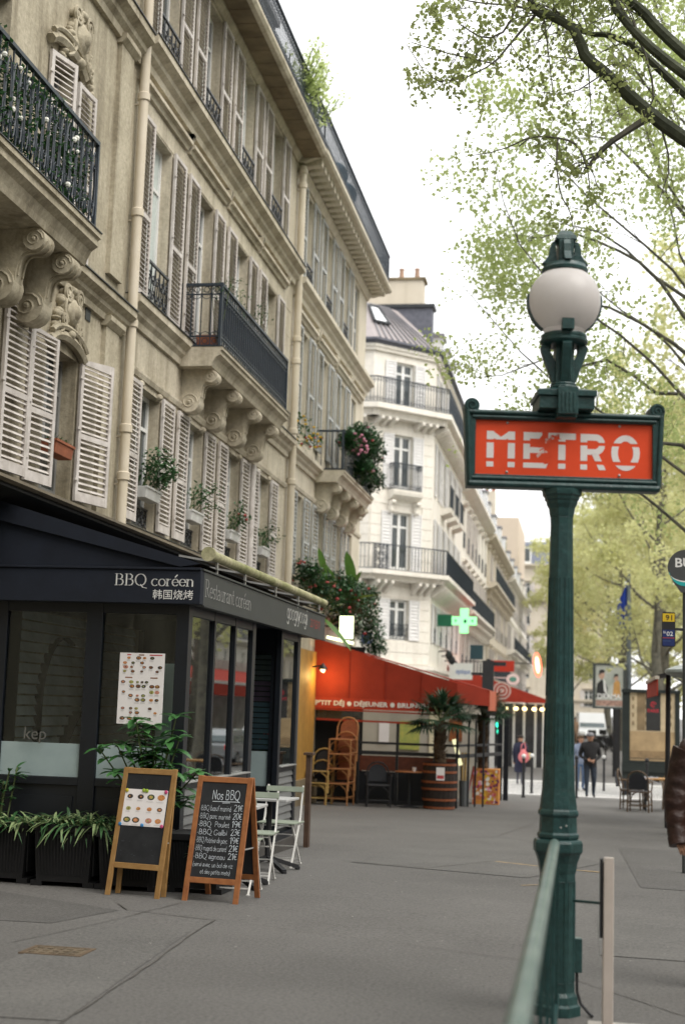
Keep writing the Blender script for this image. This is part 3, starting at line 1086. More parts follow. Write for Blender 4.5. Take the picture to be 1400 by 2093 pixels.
def block_joints(root, F, s0, s1, rows, ops, stone, w=.9, o=.006, name='stone_block', seed=1, skip=.0):
    """face stones laid in courses, proud of the wall by a few millimetres with open joints between them"""
    rg = random.Random(seed)
    for k, (z0, z1) in enumerate(rows):
        cuts = [s0]
        s = s0 + (w * .5 if k % 2 else w)
        while s < s1 - .2:
            cuts.append(s + rg.uniform(-.08, .08))
            s += w
        cuts.append(s1)
        for a, b in zip(cuts, cuts[1:]):
            seg = [(a + .004, b - .004)]
            for q in ops:
                if q[2] < z1 - .01 and q[3] > z0 + .01:
                    out = []
                    for c, d in seg:
                        if q[1] <= c or q[0] >= d:
                            out.append((c, d))
                        else:
                            if q[0] - c > .06:
                                out.append((c, q[0]))
                            if d - q[1] > .06:
                                out.append((q[1], d))
                    seg = out
            for c, d in seg:
                mb = MB()
                fbox(mb, F, c, d, -.01, o + rg.uniform(0, .004), z0 + .004, z1 - .004)
                mb.build(name, stone, root)


# --- the nearest building, old stained stone
A = thing('apartment_building', 'old stained limestone building with leafy balcony, left of the first cream drainpipe', 'building', (-5.8, 14.0, 0), group='stone buildings along the left side')
A_ops = [(14.28, 15.2, 3.8, 5.42), (13.86, 14.58, 6.66, 8.62), (14.3, 15.22, 10.15, 12.3), (11.9, 12.9, 3.8, 5.42), (11.7, 12.8, 6.66, 8.62), (12.2, 13.0, 10.15, 12.3)]
mb = MB()
wall(mb, FA, 5, 16.74, BASEZ, 16, A_ops)
mb.quad((-5.8, 5, BASEZ), (-14, 5, BASEZ), (-14, 5, 16), (-5.8, 5, 16))
mb.build('wall', STONE_A, A)
for k, q in enumerate(A_ops):
    window(A, FA, *q, depth=.17, frame=mat('grey_window_frame', (.20, .20, .19), .6, .1))
cA = SlatCount()
shutter(A, FA.turned(13.05, .03, 6), 0, .56, 3.82, 5.60, 0, cA, arch=.03, label='peeling white slatted shutter, top left of its window pair')
shutter(A, FA.turned(13.74, .03, 9), 0, .54, 3.82, 5.46, 0, cA, arch=-.03)
shutter(A, FA.turned(15.22, .03, 14), 0, .66, 3.82, 5.46, 0, cA, arch=.05)
shutter(A, FA.turned(13.80, .02, 16), 0, .46, 6.7, 8.55, 0, cA, label='half closed slatted shutter across its window')
shutter(A, FA.turned(14.62, .03, 3), 0, .50, 6.46, 8.55, 0, cA)
shutter(A, FA, 15.24, 15.8, 10.18, 12.28, .03, cA)
shutter(A, FA, 13.72, 14.26, 10.18, 12.28, .03, cA, force_rest=True)
finish_slats(A, cA)
# arched window heads, pilaster, ledges
for (c, z, w) in ((14.74, 5.42, .5), (14.25, 8.62, .5)):
    mb = MB()
    pts = []
    for i in range(13):
        a = R(20 + 140 * i / 12)
        pts.append(FA.P(c - math.cos(a) * w * 1.12, .05, z + .02 + (math.sin(a) - math.sin(R(20))) * w * .42))
    mb.tube(pts, .06, 6)
    mb.tube([Vector(p) + Vector((.03, 0, .10)) for p in pts], .035, 6)
    mb.build('arched_moulding', STONE_A, A, smooth=True)
cartouche(A, FA, 14.75, 5.84, .86, .64, STONE_A, 3, .03)
cartouche(A, FA, 14.55, 8.98, .9, .72, STONE_A, 5, .03)
mb = MB()
fbox(mb, FA, 15.95, 16.42, 0, .06, BASEZ, 6.2)
fbox(mb, FA, 15.95, 16.42, 0, .06, 6.72, 9.8)
fbox(mb, FA, 15.95, 16.42, 0, .06, 10.2, 15)
for z in (6.06, 9.66):
    molding(mb, FA, 15.9, 16.47, [(0, z), (.07, z), (.13, z + .06), (.13, z + .12), (0, z + .12)])
mb.build('pilaster', STONE_A, A)
ledge(A, FA, 13.72, 16.66, 6.12, 6.42, .2, STONE_A)
ledge(A, FA, 5, 16.66, 9.72, 10.1, .24, STONE_A)
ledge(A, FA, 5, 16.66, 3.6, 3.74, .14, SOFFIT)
mb = MB()
fbox(mb, FA, 15.36, 15.52, .005, .012, 5.98, 6.12)
mb.build('air_vent', IRON, A)
balcony(A, FA, 8.5, 13.72, .75, 6.08, 6.42, .98, STONE_A, IRON_B, (12.62, 13.38), .26, .72, lace=False, ovals=True, gap=.15)
drainpipe(A, FA, 16.72, 2.6, 16, .064, (4.35, 4.95, 6.3, 7.75, 9.3, 11.6))

# --- the second building: four windows a floor, iron balcony, deep eaves
B = thing('apartment_building', 'limestone building with four shuttered windows a floor, a navy iron balcony and deep dark eaves', 'building', (-5.8, 21.7, 0), group='stone buildings along the left side')
WB = [(17.45, 18.38), (19.72, 20.64), (22.02, 22.96), (24.28, 25.24)]
opsB = [(a, b, 3.85, 5.68) for a, b in WB] + [(a, b, 6.75, 9.2) for a, b in WB] + [(a, b, 10.22, 12.3) for a, b in WB]
mb = MB()
wall(mb, FA, 16.74, 26.7, BASEZ, 12.5, opsB)
mb.build('wall', STONE_B, B)
cB = SlatCount()
for fl, (z0, z1) in enumerate(((3.85, 5.68), (6.75, 9.2), (10.22, 12.3))):
    for k, (a, b) in enumerate(WB):
        window(B, FA, a, b, z0, z1, curtain=(k == 0 and fl == 1) or (k == 2 and fl == 2))
        dl, dr = (.565, .57)
        if not (fl == 0 and k == 3):
            shutter(B, FA, a - dl, a - .015, z0 + .02, z1 + .02, .03, cB, force_rest=(fl == 2 and k > 1))
        shutter(B, FA, b + .015, b + dr, z0 + .02, z1 + .02, .03, cB, force_rest=(fl == 2 and k > 1) or (fl == 0 and k == 3))
        if fl == 2 or (fl == 1 and k == 0):
            juliet(B, FA, a, b, z0 + .02, .62)
        if fl == 0:
            juliet(B, FA, a, b, z0 + .01, .3, -.12)
shutter(B, FA, 23.72, 24.26, 3.87, 5.70, .03, cB, force_rest=True)
finish_slats(B, cB)
mb = MB()
mb.tube([FA.P(23.66, .08, 2.9), FA.P(23.66, .08, 5.7)], .055, 10)
mb.build('standpipe', SHUT, B, smooth=True)
ledge(B, FA, 16.74, 26.6, 6.36, 6.70, .2, STONE_B)
ledge(B, FA, 16.74, 26.6, 9.80, 10.16, .26, STONE_B)
ledge(B, FA, 16.74, 26.6, 3.66, 3.78, .12, STONE_B)
frieze_brackets(B, FA, WB, 9.50, STONE_B)
mb = MB()
molding(mb, FA, 16.85, 26.58, [(0, 5.76), (.03, 5.76), (.05, 5.82), (.05, 5.85), (0, 5.85)])
mb.build('string_course', STONE_B, B)
mb = MB()
molding(mb, FA, 16.85, 26.58, [(0, 12.26 + .08), (.04, 12.34), (.1, 12.44), (.12, 12.5), (0, 12.5)])
mb.build('string_course', STONE_B, B)
for a, b in WB:                                                 # scalloped lintels of the first floor
    for s in (a + .05, b - .05):
        mb = MB()
        mb.ball(FA.P(s, -.02, 5.70), .09, .07, .06, 8, 5)
        mb.build('lintel_scroll', STONE_B, B, smooth=True)
block_joints(B, FA, 16.95, 26.55, [(5.87, 6.34)], [], STONE_B, 1.15, seed=2)
block_joints(B, FA, 16.95, 26.55, [(9.22, 9.49)], [], STONE_B, 1.15, seed=3)
block_joints(B, FA, 16.78, 26.55, [(6.75, 7.24), (7.24, 7.73), (7.73, 8.22), (8.22, 8.71), (8.71, 9.2)],
             [(a - .6, b + .6, 6, 10) for a, b in WB], STONE_B, 2.3, seed=4)
balcony(B, FA, 19.12, 23.8, .66, 6.34, 6.62, .95, STONE_B, IRON_B, (19.45, 20.75, 22.1, 23.4), .26, .62, lace=True, gap=.13, cloth=True)
# eaves: slabs with open joints below a plain band
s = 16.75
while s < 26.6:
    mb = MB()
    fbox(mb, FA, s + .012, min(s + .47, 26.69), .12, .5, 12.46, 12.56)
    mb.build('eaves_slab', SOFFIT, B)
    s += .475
mb = MB()
molding(mb, FA, 16.74, 26.7, [(.49, 12.44), (.56, 12.46), (.60, 12.52), (.60, 12.58), (.56, 12.60), (0, 12.60), (0, 12.565), (.49, 12.565)])
mb.build('eaves_band', STONE_B, B)
r = MB()
rail_run(r, FA.P(16.8, .53, 0), FA.P(26.7, .53, 0), 12.62, 13.42, .11, lace=True)
r.build('roof_railing', IRON_B, B)
mb = MB()
P = FA.P
mb.quad(P(5, -.55, 12.6), P(26.7, -.55, 12.6), P(26.7, -1.4, 15.4), P(5, -1.4, 15.4))
mb.quad(P(5, .5, 12.605), P(26.7, .5, 12.605), P(26.7, -.6, 12.605), P(5, -.6, 12.605))
mb.quad(P(5, -1.4, 15.4), P(26.7, -1.4, 15.4), P(26.7, -6, 16.6), P(5, -6, 16.6))
mb.build('roof', ZINC, B)
for s in (18.2, 20.6, 22.9, 25.2):
    mb = MB()
    fbox(mb, FA, s - .62, s + .62, -1.5, -.42, 12.62, 14.85, 0)
    molding(mb, FA, s - .72, s + .72, [(-1.6, 14.86), (-.3, 14.86), (-.28, 14.95), (-.5, 15.15), (-1.6, 15.2)], 1)
    fbox(mb, FA, s - .42, s + .42, -.43, -.40, 12.8, 14.6, 2)
    fbox(mb, FA, s - .02, s + .02, -.40, -.385, 12.8, 14.6, 0)
    mb.build('dormer', [WFRAME, ZINC, GLASS_D], B)

# --- the third building: cleaner stone, grey shutters, bracketed eaves
Cb = thing('apartment_building', 'cleaner cream building with grey shutters, bracketed eaves and a flowering balcony', 'building', (-5.8, 31.3, 0), group='stone buildings along the left side')
WC = [(27.62, 28.36), (29.9, 30.66), (32.16, 32.86)]
LC = ((4.15, 5.82), (7.0, 9.2), (10.12, 12.12))
opsC = [(a, b, z0, z1) for z0, z1 in LC for a, b in WC] + [(34.0, 34.7, z0, z1) for z0, z1 in LC]
mb = MB()
wall(mb, FA, 26.7, 35.9, BASEZ, 12.45, opsC)
e0, e1 = FA.P(35.9, 0, BASEZ), FA.P(35.9, -9, BASEZ)
mb.quad(e0, e1, (e1[0], e1[1], 12.45), (e0[0], e0[1], 12.45))
mb.build('wall', STONE_C, Cb)
cC = SlatCount()
for fl, (z0, z1) in enumerate(LC):
    for k, (a, b) in enumerate(WC):
        window(Cb, FA, a, b, z0, z1)
        shutter(Cb, FA, a - .6, a - .015, z0 + .02, z1 + .02, .03, cC, SHUT_G, pitch=.075)
        shutter(Cb, FA, b + .015, b + .62, z0 + .02, z1 + .02, .03, cC, SHUT_G, pitch=.075)
        if fl == 2:
            juliet(Cb, FA, a, b, z0 + .02, .5)
    window(Cb, FA, 34.0, 34.7, z0, z1)
    shutter(Cb, FA, 34.02, 34.36, z0 + .02, z1 - .02, -.10, cC, SHUT_G, pitch=.075, force_rest=True)
    shutter(Cb, FA, 34.37, 34.69, z0 + .02, z1 - .02, -.10, cC, SHUT_G, pitch=.075, force_rest=True)
finish_slats(Cb, cC, SHUT_G)
ledge(Cb, FA, 26.72, 36.0, 6.38, 6.66, .2, STONE_C, flash=False)
ledge(Cb, FA, 26.72, 36.0, 9.66, 10.02, .26, STONE_C, flash=False)
ledge(Cb, FA, 26.72, 36.0, 3.4, 3.62, .2, STONE_C, flash=False)
frieze_brackets(Cb, FA, WC + [(34.0, 34.7)], 9.32, STONE_C)
mb = MB()
molding(mb, FA, 26.8, 35.9, [(0, 5.9), (.03, 5.9), (.05, 5.96), (.05, 5.99), (0, 5.99)])
mb.build('string_course', STONE_C, Cb)
mb = MB()
molding(mb, FA, 26.8, 35.9, [(0, 12.2), (.04, 12.2), (.1, 12.3), (.12, 12.36), (0, 12.36)])
mb.build('string_course', STONE_C, Cb)
balcony(Cb, FA, 29.55, 33.75, .66, 6.36, 6.62, .88, STONE_C, IRON_B, (29.85, 31.0, 32.2, 33.4), .28, .62, lace=False, gap=.12)
modm = MB()
fbox(modm, FA, -.09, .09, .13, .46, 0, .15)
modme = modm.mesh('eaves_bracket', STONE_C, (0, 0, 0))
for v in modme.vertices:
    v.co.x -= -5.8
s = 26.95
while s < 36.1:
    inst(modme, 'eaves_bracket', Cb, (0, s - 31.3, 12.36))
    s += .36
mb = MB()
molding(mb, FA, 26.7, 36.3, [(.12, 12.40), (0.5, 12.515), (.56, 12.52), (.60, 12.56), (.60, 12.64), (.56, 12.66), (0, 12.66), (0, 12.40)])
mb.build('eaves_band', STONE_C, Cb)
r = MB()
rail_run(r, FA.P(26.7, .52, 0), FA.P(36.2, .52, 0), 12.67, 13.5, .11, lace=True)
rail_run(r, FA.P(36.2, .52, 0), FA.P(36.2, -.6, 0), 12.67, 13.5, .11, lace=True)
r.build('roof_railing', IRON_B, Cb)
mb = MB()
mb.quad(P(26.7, -.45, 12.66), P(35.7, -.45, 12.66), P(35.0, -1.3, 14.9), P(26.7, -1.3, 14.9))
mb.quad(P(26.7, .55, 12.665), P(36.2, .55, 12.665), P(36.2, -2, 12.665), P(26.7, -2, 12.665))
mb.quad(P(35.7, -.45, 12.66), P(35.7, -8, 12.66), P(35.0, -8, 14.9), P(35.0, -1.3, 14.9))
mb.build('roof', ZINC, Cb)
for s in (28, 30.6, 33.2):
    mb = MB()
    fbox(mb, FA, s - .55, s + .55, -1.3, -.36, 12.68, 14.3, 0)
    fbox(mb, FA, s - .65, s + .65, -1.4, -.28, 14.305, 14.4, 1)
    fbox(mb, FA, s - .4, s + .4, -.37, -.345, 12.8, 14.1, 2)
    mb.build('dormer', [WFRAME, ZINC, GLASS_D], Cb)
drainpipe(Cb, FA, 26.74, 2.7, 12.3, .072, (5.9, 6.9, 8.3, 8.75, 11.9, 12.2))
# ------------------------------------------------------------------ the white corner building across the side street
D = thing('apartment_building', 'white stone corner building with cut-off corner, wrap-around balconies and zinc roof across the crossing', 'building', (-6.2, 56.5, 0), group='stone buildings along the left side')
DC = Face((-8.4, 54.3), (1, 1))             # the cut-off corner
DL = Face((-24, 54.3), (1, 0))              # face on the side street
DS = Face((-6.2, 56.5), (0, 1))             # face on the main street
LDC = 3.11
c = 1.55
LV = ((4.25, 5.85), (6.95, 9.3), (10.2, 12.4), (13.5, 15.35))
ZT = 15.9
opsDC = [(c - .47, c + .47, a, b) for a, b in LV]
WS = [1.6 + 2.45 * k for k in range(5)]
opsDS = [(s - .45, s + .45, a, b) for a, b in LV for s in WS]
WLd = [4.5, 7.5, 10.5, 13.2]
opsDL = [(s - .45, s + .45, a, b) for a, b in LV for s in WLd]
mb = MB()
wall(mb, DC, 0, LDC, -1.2, ZT, opsDC)
wall(mb, DS, 0, 13.5, -1.2, ZT, opsDS + [(s - .8, s + .8, -.6, 2.2) for s in WS])
wall(mb, DL, 0, 15.6, -1.2, ZT, opsDL)
mb.build('wall', STONE_D, D)
cD = SlatCount()
for F, W in ((DC, [c]), (DS, WS), (DL, WLd)):
    for k, (z0, z1) in enumerate(LV):
        for s in W:
            window(D, F, s - .45 if F is not DC else s - .47, s + .45 if F is not DC else s + .47, z0, z1, t=.09)
            for a, b in ((s - 1.0, s - .49), (s + .49, s + 1.0)):
                shutter(D, F, a, b, z0 + .02, z1, .03, cD, mat('pure_white_shutter', (0.74, 0.73, 0.72), .6, .05), force_rest=True, pitch=.12, closed_back=True)
            if k in (0,):
                juliet(D, F, s - .46, s + .46, z0 + .02, .62, .0, IRON_B)
for s in WS:
    mb = MB()
    fbox(mb, DS, s - .79, s + .79, -.25, -.2, -.59, 2.19)
    mb.build('shop_window', GLASS_D, D)
finish_slats(D, cD, mat('pure_white_shutter', (0.74, 0.73, 0.72)))
rows = [(z, z + .42) for z in [3.35 + .43 * i for i in range(7)]] + [(z, z + .42) for z in [7.0 + .43 * i for i in range(13)]]
block_joints(D, DC, 0.02, LDC - .02, rows, [(c - 1.02, c + 1.02, a - .05, b + .05) for a, b in LV], STONE_D, 4, .03, 'stone_course', 7)
block_joints(D, DL, 12.2, 15.58, rows, [(s - 1.05, s + 1.05, a - .05, b + .05) for s in WLd for a, b in LV], STONE_D, 4, .03, 'stone_course', 8)


def wrap(z0, z1, o, name, m, prof=None):
    mb = MB()
    for F, a, b in ((DL, 0, 15.6 + o * .42), (DC, -o * .42, LDC + o * .42), (DS, -o * .42, 13.5)):
        molding(mb, F, a, b, prof or [(0, z0), (o * .6, z0), (o * .7, z0 + (z1 - z0) * .5), (o, z0 + (z1 - z0) * .55), (o, z1), (0, z1)])
    return mb.build(name, m, D)


wrap(2.95, 3.3, .22, 'string_course', STONE_D)
wrap(ZT - .25, ZT, .18, 'cornice', STONE_D)
wrap(ZT + .002, ZT + .2, .34, 'gutter', SLATE)
for zb, zt, o, h in ((6.52, 6.9, .75, 1.0), (12.95, 13.42, .72, 1.05)):
    sl = wrap(zb, zt, o, 'balcony', STONE_D)
    e = .1
    r = MB()
    pts = [DL.P(9, o - e, 0), DL.P(15.6 + (o - e) * .42, o - e, 0), DC.P(LDC + (o - e) * .42, o - e, 0), DS.P(13.4, o - e, 0)]
    for p, q in zip(pts, pts[1:]):
        rail_run(r, p, q, zt, zt + h, .14 if zt > 10 else .16, lace=zt > 10, bar=.02)
    r.build('railing', IRON_B, sl)
    if zt < 10:
        q = MB()
        p0, p1 = Vector(DC.P(-.2, o - e + .02, 0)), Vector(DC.P(.42, o - e + .02, 0))
        dv = (p1 - p0).normalized()
        for i in range(3):
            for j in range(4):
                spiral(q, p0 + dv * (.1 + .2 * i) + UP * (zt + .12 + .25 * j), dv, UP, .12, 1.5, .02, 12, sgn=1 if (i + j) % 2 else -1)
        q.beam(p0 + UP * zt, p0 + UP * (zt + h), .05, .05)
        q.beam(p1 + UP * zt, p1 + UP * (zt + h), .05, .05)
        q.build('scroll_panel', IRON_B, sl)
        q = MB()
        fbox(q, DS, .3, 13.3, o - e - .03, o - e - .02, zt + .1, zt + h - .08)
        q.build('privacy_screen', NAVY, sl)
    cm = MB()
    for F, a, b in ((DC, .1, LDC - .1), (DS, .25, 13.3), (DL, 12.3, 15.5)):
        s = a
        n = 0
        while s < b:
            if not (F is DC and 1.1 < s < 2.0):
                cc = MB()
                dr = .46 if zb < 10 else .3
                molding(cc, F, s - .07, s + .07, [(0, zb - .001), (o * .8, zb - .001), (o * .8, zb - .12), (o * .45, zb - dr * .6), (o * .15, zb - dr), (0, zb - dr)])
                cc.build('corbel', STONE_D, sl)
            s += .34 if F is not DS else .62
# small balcony of the third floor corner window
mb = MB()
molding(mb, DC, c - .72, c + .72, [(0, 9.72), (.25, 9.80), (.42, 9.92), (.45, 10.05), (.45, 10.14), (0, 10.14)])
b = mb.build('balcony', STONE_D, D)
r = MB()
rail_run(r, DC.P(c - .68, .4, 0), DC.P(c + .68, .4, 0), 10.14, 11.2, .11)
rail_run(r, DC.P(c - .68, .02, 0), DC.P(c - .68, .4, 0), 10.14, 11.2, .11)
rail_run(r, DC.P(c + .68, .02, 0), DC.P(c + .68, .4, 0), 10.14, 11.2, .11)
r.build('railing', IRON_B, b)
for s in (c - .62, c + .62):
    corbel(b, DC, s, .16, .36, 9.73, .5, STONE_D)
for s in WS[1:4]:
    mb = MB()
    molding(mb, DS, s - .75, s + .75, [(0, 9.8), (.42, 9.95), (.45, 10.14), (0, 10.14)])
    b = mb.build('balcony', STONE_D, D)
    r = MB()
    rail_run(r, DS.P(s - .7, .4, 0), DS.P(s + .7, .4, 0), 10.14, 11.1, .14, lace=False, bar=.02)
    r.build('railing', IRON_B, b)
# roof: zinc mansard with standing seams, skylight, slate party wall and chimney stack
mb = MB()
zr, ze = 18.1, ZT + .2
ins, rise = 1.75, zr - ze
L0, L1 = DL.P(6, .2, ze), DL.P(15.6, .2, ze)
K0, K1 = DC.P(0, .2, ze), DC.P(LDC, .2, ze)
T0, T1 = DL.P(6, -ins, zr), DL.P(15.6 - .7, -ins, zr)
T2 = DC.P(LDC * .62, -ins, zr)
S1, S2 = DS.P(0, .2, ze), DS.P(13.5, .2, ze)
S3, S4 = DS.P(.9, -ins, zr), DS.P(13.5, -ins, zr)
mb.quad(L0, L1, T1, T0)
mb.add([L1, K0, T1], [(0, 1, 2)])
mb.quad(K0, K1, T2, T1)
mb.add([K1, S1, S3, T2], [(0, 1, 2, 3)])
mb.quad(S1, S2, S4, S3)
mb.add([T0, T1, T2, S3, S4, (-24, 70, zr + .3), (-24, 54, zr + .3)], [(0, 1, 2, 3, 4, 5, 6)])
mb.build('roof', mat('warm_zinc', (0.33, 0.295, 0.29), .55, .1, 1.2, metal=.1), D)


def on_face(a, b, t0, t1, u, v):
    p = Vector(a).lerp(Vector(b), u)
    q = Vector(t0).lerp(Vector(t1), u)
    return p.lerp(q, v)


for u in [.05 + .1 * i for i in range(10)]:
    for (a, b, t0, t1) in ((K0, K1, T1, T2), (L0, L1, T0, T1)):
        mb = MB()
        mb.beam(on_face(a, b, t0, t1, u, .02) + Vector((0, -.02, .03)), on_face(a, b, t0, t1, u, .98) + Vector((0, -.02, .03)), .05, .06)
        mb.build('roof_seam', ZINC, D)
q = [on_face(K0, K1, T1, T2, u, v) + Vector((.05, -.06, .08)) for u, v in ((.02, .42), (.34, .42), (.34, .86), (.02, .86))]
mb = MB()
mb.quad(*q)
mb.build('skylight', mat('sky_glass', (0.8, 0.82, 0.84), .08, .02), D)
mb = MB()
for a, b in zip(q, q[1:] + q[:1]):
    mb.beam(a, b, .09, .09)
mb.build('skylight_frame', IRON, D)
mb = MB()
fbox(mb, DS, 1.3, 2.0, -4.2, -.35, ze - .2, 18.35)
mb.build('party_wall', SLATE, D)
mb = MB()
fbox(mb, DS, 1.2, 2.1, -4.3, -.25, 18.352, 18.5)
mb.build('wall_capping', IRON, D)
mb = MB()
fbox(mb, DS, 1.25, 2.05, -3.9, -.75, 18.505, 19.55)
ch = mb.build('chimney', STONE_E, D)
mb = MB()
fbox(mb, DS, 1.18, 2.12, -4.0, -.65, 19.552, 19.66)
mb.build('chimney_cap', SOFFIT, ch)
for k in range(4):
    mb = MB()
    mb.lathe([(.12, 0), (.095, .42), (.115, .43), (.115, .5)], DS.P(1.65, -3.05 + k * .66, 19.665), 10)
    mb.build('chimney_pot', mat('muted_clay', (.36, .235, .17), .8, .2), ch, smooth=True)
mb = MB()
mb.lathe([(.17, 0), (.15, .6), (.10, .66), (.10, .85), (.22, .9), (.02, 1.05)], DS.P(1.4, -3.7, 19.665), 10)
mb.build('chimney_cowl', ZINC, ch, smooth=True)
for s in (4.2, 6.8, 9.4):
    mb = MB()
    fbox(mb, DS, s - .55, s + .55, -1.6, -.15, ze, 17.7, 0)
    fbox(mb, DS, s - .65, s + .65, -1.7, -.05, 17.702, 17.85, 1)
    fbox(mb, DS, s - .38, s + .38, -.152, -.13, ze + .2, 17.4, 2)
    mb.build('dormer', [WFRAME, ZINC, GLASS_D], D)


# ------------------------------------------------------------------ further down the street
def street_building(label, F, L, zc, floors, pitch, stone, seed, root_loc, balc=(1,), shop=True, mansard=True, group='stone buildings along the left side', shut=True, name='apartment_building', wfr=WFRAME, plain=False):
    t = thing(name, label, 'building', root_loc, group=group)
    rg = random.Random(seed)
    n = int(L / pitch)
    W = [(k + .5) * L / n for k in range(n)]
    ops = [(s - .5, s + .5, a, b) for a, b in floors for s in W] + ([(s - .9, s + .9, -.4, 2.3) for s in W] if shop else [])
    mb = MB()
    wall(mb, F, 0, L, -1.2, zc, ops)
    a0, a1 = F.P(0, 0, 0), F.P(0, -10, 0)
    b0, b1 = F.P(L, 0, 0), F.P(L, -10, 0)
    mb.quad((a1[0], a1[1], -1.2), (a0[0], a0[1], -1.2), (a0[0], a0[1], zc), (a1[0], a1[1], zc))
    mb.quad((b0[0], b0[1], -1.2), (b1[0], b1[1], -1.2), (b1[0], b1[1], zc), (b0[0], b0[1], zc))
    mb.build('wall', stone, t)
    for k, (a, b) in enumerate(floors):
        for s in W:
            window(t, F, s - .5, s + .5, a, b, t=.09, frame=wfr)
            if plain:
                continue
            if k not in balc:
                juliet(t, F, s - .5, s + .5, a + .02, .8, .02, IRON_B)
            if shut and rg.random() < .7:
                for e in (-.96, .53):
                    mb = MB()
                    fbox(mb, F, s + e, s + e + .43, .02, .06, a, b)
                    mb.build('shutter', SHUT, t)
            mb = MB()
            molding(mb, F, s - .7, s + .7, [(0, b + .08), (.08, b + .08), (.2, b + .2), (.2, b + .27), (0, b + .27)])
            mb.build('window_cornice', stone, t)
    if shop:
        for s in W:
            mb = MB()
            fbox(mb, F, s - .9, s + .9, -.3, -.25, -.4, 2.3)
            mb.build('shop_window', GLASS_D, t)
    for k in balc:
        z = floors[k][0]
        mb = MB()
        molding(mb, F, .3, L - .3, [(0, z - .42), (.3, z - .38), (.62, z - .2), (.66, z - .18), (.66, z - .02), (0, z - .02)])
        sl = mb.build('balcony', stone, t)
        r = MB()
        rail_run(r, F.P(.4, .58, 0), F.P(L - .4, .58, 0), z - .02, z + .95, .2, lace=False, bar=.025)
        r.build('railing', IRON_B, sl)
        for s in W:
            for e in (() if plain else (-.6, .6)):
                corbel(sl, F, s + e, .22, .55, z - .4, .6, stone)
    for z, o in ((2.9, .25), (zc - .5, .55)):
        mb = MB()
        molding(mb, F, 0, L, [(0, z), (o * .5, z + .1), (o, z + .3), (o, z + .48), (0, z + .48)])
        mb.build('cornice', stone, t)
    if mansard:
        mb = MB()
        P = F.P
        mb.quad(P(0, -.1, zc), P(L, -.1, zc), P(L, -1.2, zc + 2.6), P(0, -1.2, zc + 2.6))
        mb.quad(P(0, -1.2, zc + 2.6), P(L, -1.2, zc + 2.6), P(L, -8, zc + 3.6), P(0, -8, zc + 3.6))
        mb.quad(P(0, -.1, zc), P(0, -1.2, zc + 2.6), P(0, -10, zc + 2.6), P(0, -10, zc))
        mb.build('roof', mat('blue_slate', (0.15, 0.165, 0.21), .6, .2, 3), t)
        for s in W[::2]:
            mb = MB()
            fbox(mb, F, s - .55, s + .55, -1.2, .05, zc, zc + 2.0, 0)
            fbox(mb, F, s - .65, s + .65, -1.25, .12, zc + 2.002, zc + 2.12, 1)
            fbox(mb, F, s - .38, s + .38, .052, .07, zc + .3, zc + 1.8, 2)
            mb.build('dormer', [wfr, ZINC, GLASS_D], t)
        mb = MB()
        fbox(mb, F, .05, .7, -6, -1.6, zc + 1.5, zc + 4.6)
        ch = mb.build('chimney', STONE_E, t)
        for k in range(5):
            mb = MB()
            mb.lathe([(.14, 0), (.11, .7)], F.P(.37, -5.4 + k * .8, zc + 4.6), 8)
            mb.build('chimney_pot', TERRA, ch)
    return t


street_building('pale building with sculpted balconies, next after the white corner building', Face((-6.2, 70.02), (0, 1)), 17.9, 12.9,
                ((3.6, 5.6), (6.6, 8.9), (9.7, 11.8)), 2.5, STONE_D, 21, (-6.2, 79, 0), (1,))
street_building('cream building with blue slate roof in the middle of the far street row', Face((-6.2, 87.94), (0, 1)), 24, 12.6,
                ((3.6, 5.6), (6.5, 8.8), (9.6, 11.7)), 2.7, STONE_E, 22, (-6.2, 100, 0), (0, 2))
street_building('farthest cream building of the left row, below the blank party wall', Face((-6.2, 111.96), (0, 1)), 36, 12.2,
                ((3.6, 5.6), (6.5, 8.6), (9.4, 11.3)), 3.0, STONE_D, 23, (-6.2, 130, 0), (1,))
# the tall blank party wall rising behind that row
t = thing('tall_building', 'tall building showing a blank beige party wall above the roofs of the left row', 'building', (-8, 133, 0))
mb = MB()
mb.box(-13, -6.4, 132, 146, 0, 19.6)
mb.build('wall', mat('beige_render', (0.56, 0.47, 0.37), .9, .06, .5), t)
mb = MB()
mb.box(-11, -8.6, 131.6, 133, 19.62, 22.0)
ch = mb.build('chimney', STONE_E, t)
for k in range(4):
    mb = MB()
    mb.lathe([(.18, 0), (.14, .8)], (-10.6 + .6 * k, 132.2, 22.0), 8)
    mb.build('chimney_pot', TERRA, ch)
street_building('pale apartment block facing up the street at its far end', Face((-9, 168), (1, 0)), 11, 19.0,
                ((2.5, 4.4), (5.6, 7.5), (8.7, 10.6), (11.8, 13.7), (14.9, 16.8)), 3.2, STONE_E, 24, (-4, 168, 0), (4,), group=None, shop=False)
# the other side of the boulevard
street_building('limestone apartment house across the boulevard, behind the parked cars', Face((21, 118), (0, -1)), 36, 16,
                ((3.6, 5.8), (6.8, 9), (10, 12.2), (13, 15)), 3.0, STONE_D, 25, (21, 100, 0), (1,), group='buildings across the boulevard', plain=True)
street_building('cream apartment house across the boulevard, next to the red shop awning', Face((21, 154), (0, -1)), 35.9, 15,
                ((3.6, 5.8), (6.8, 9), (10, 12.2)), 3.0, STONE_E, 26, (21, 136, 0), (1,), group='buildings across the boulevard', plain=True)
street_building('sandy apartment house across the boulevard, nearest of its row', Face((21, 81.9), (0, -1)), 22, 14,
                ((3.6, 5.8), (6.8, 9), (10, 12.2), (13, 15)), 3.4, STONE_E, 27, (21, 62, 0), (1, 3), group='buildings across the boulevard', plain=True)
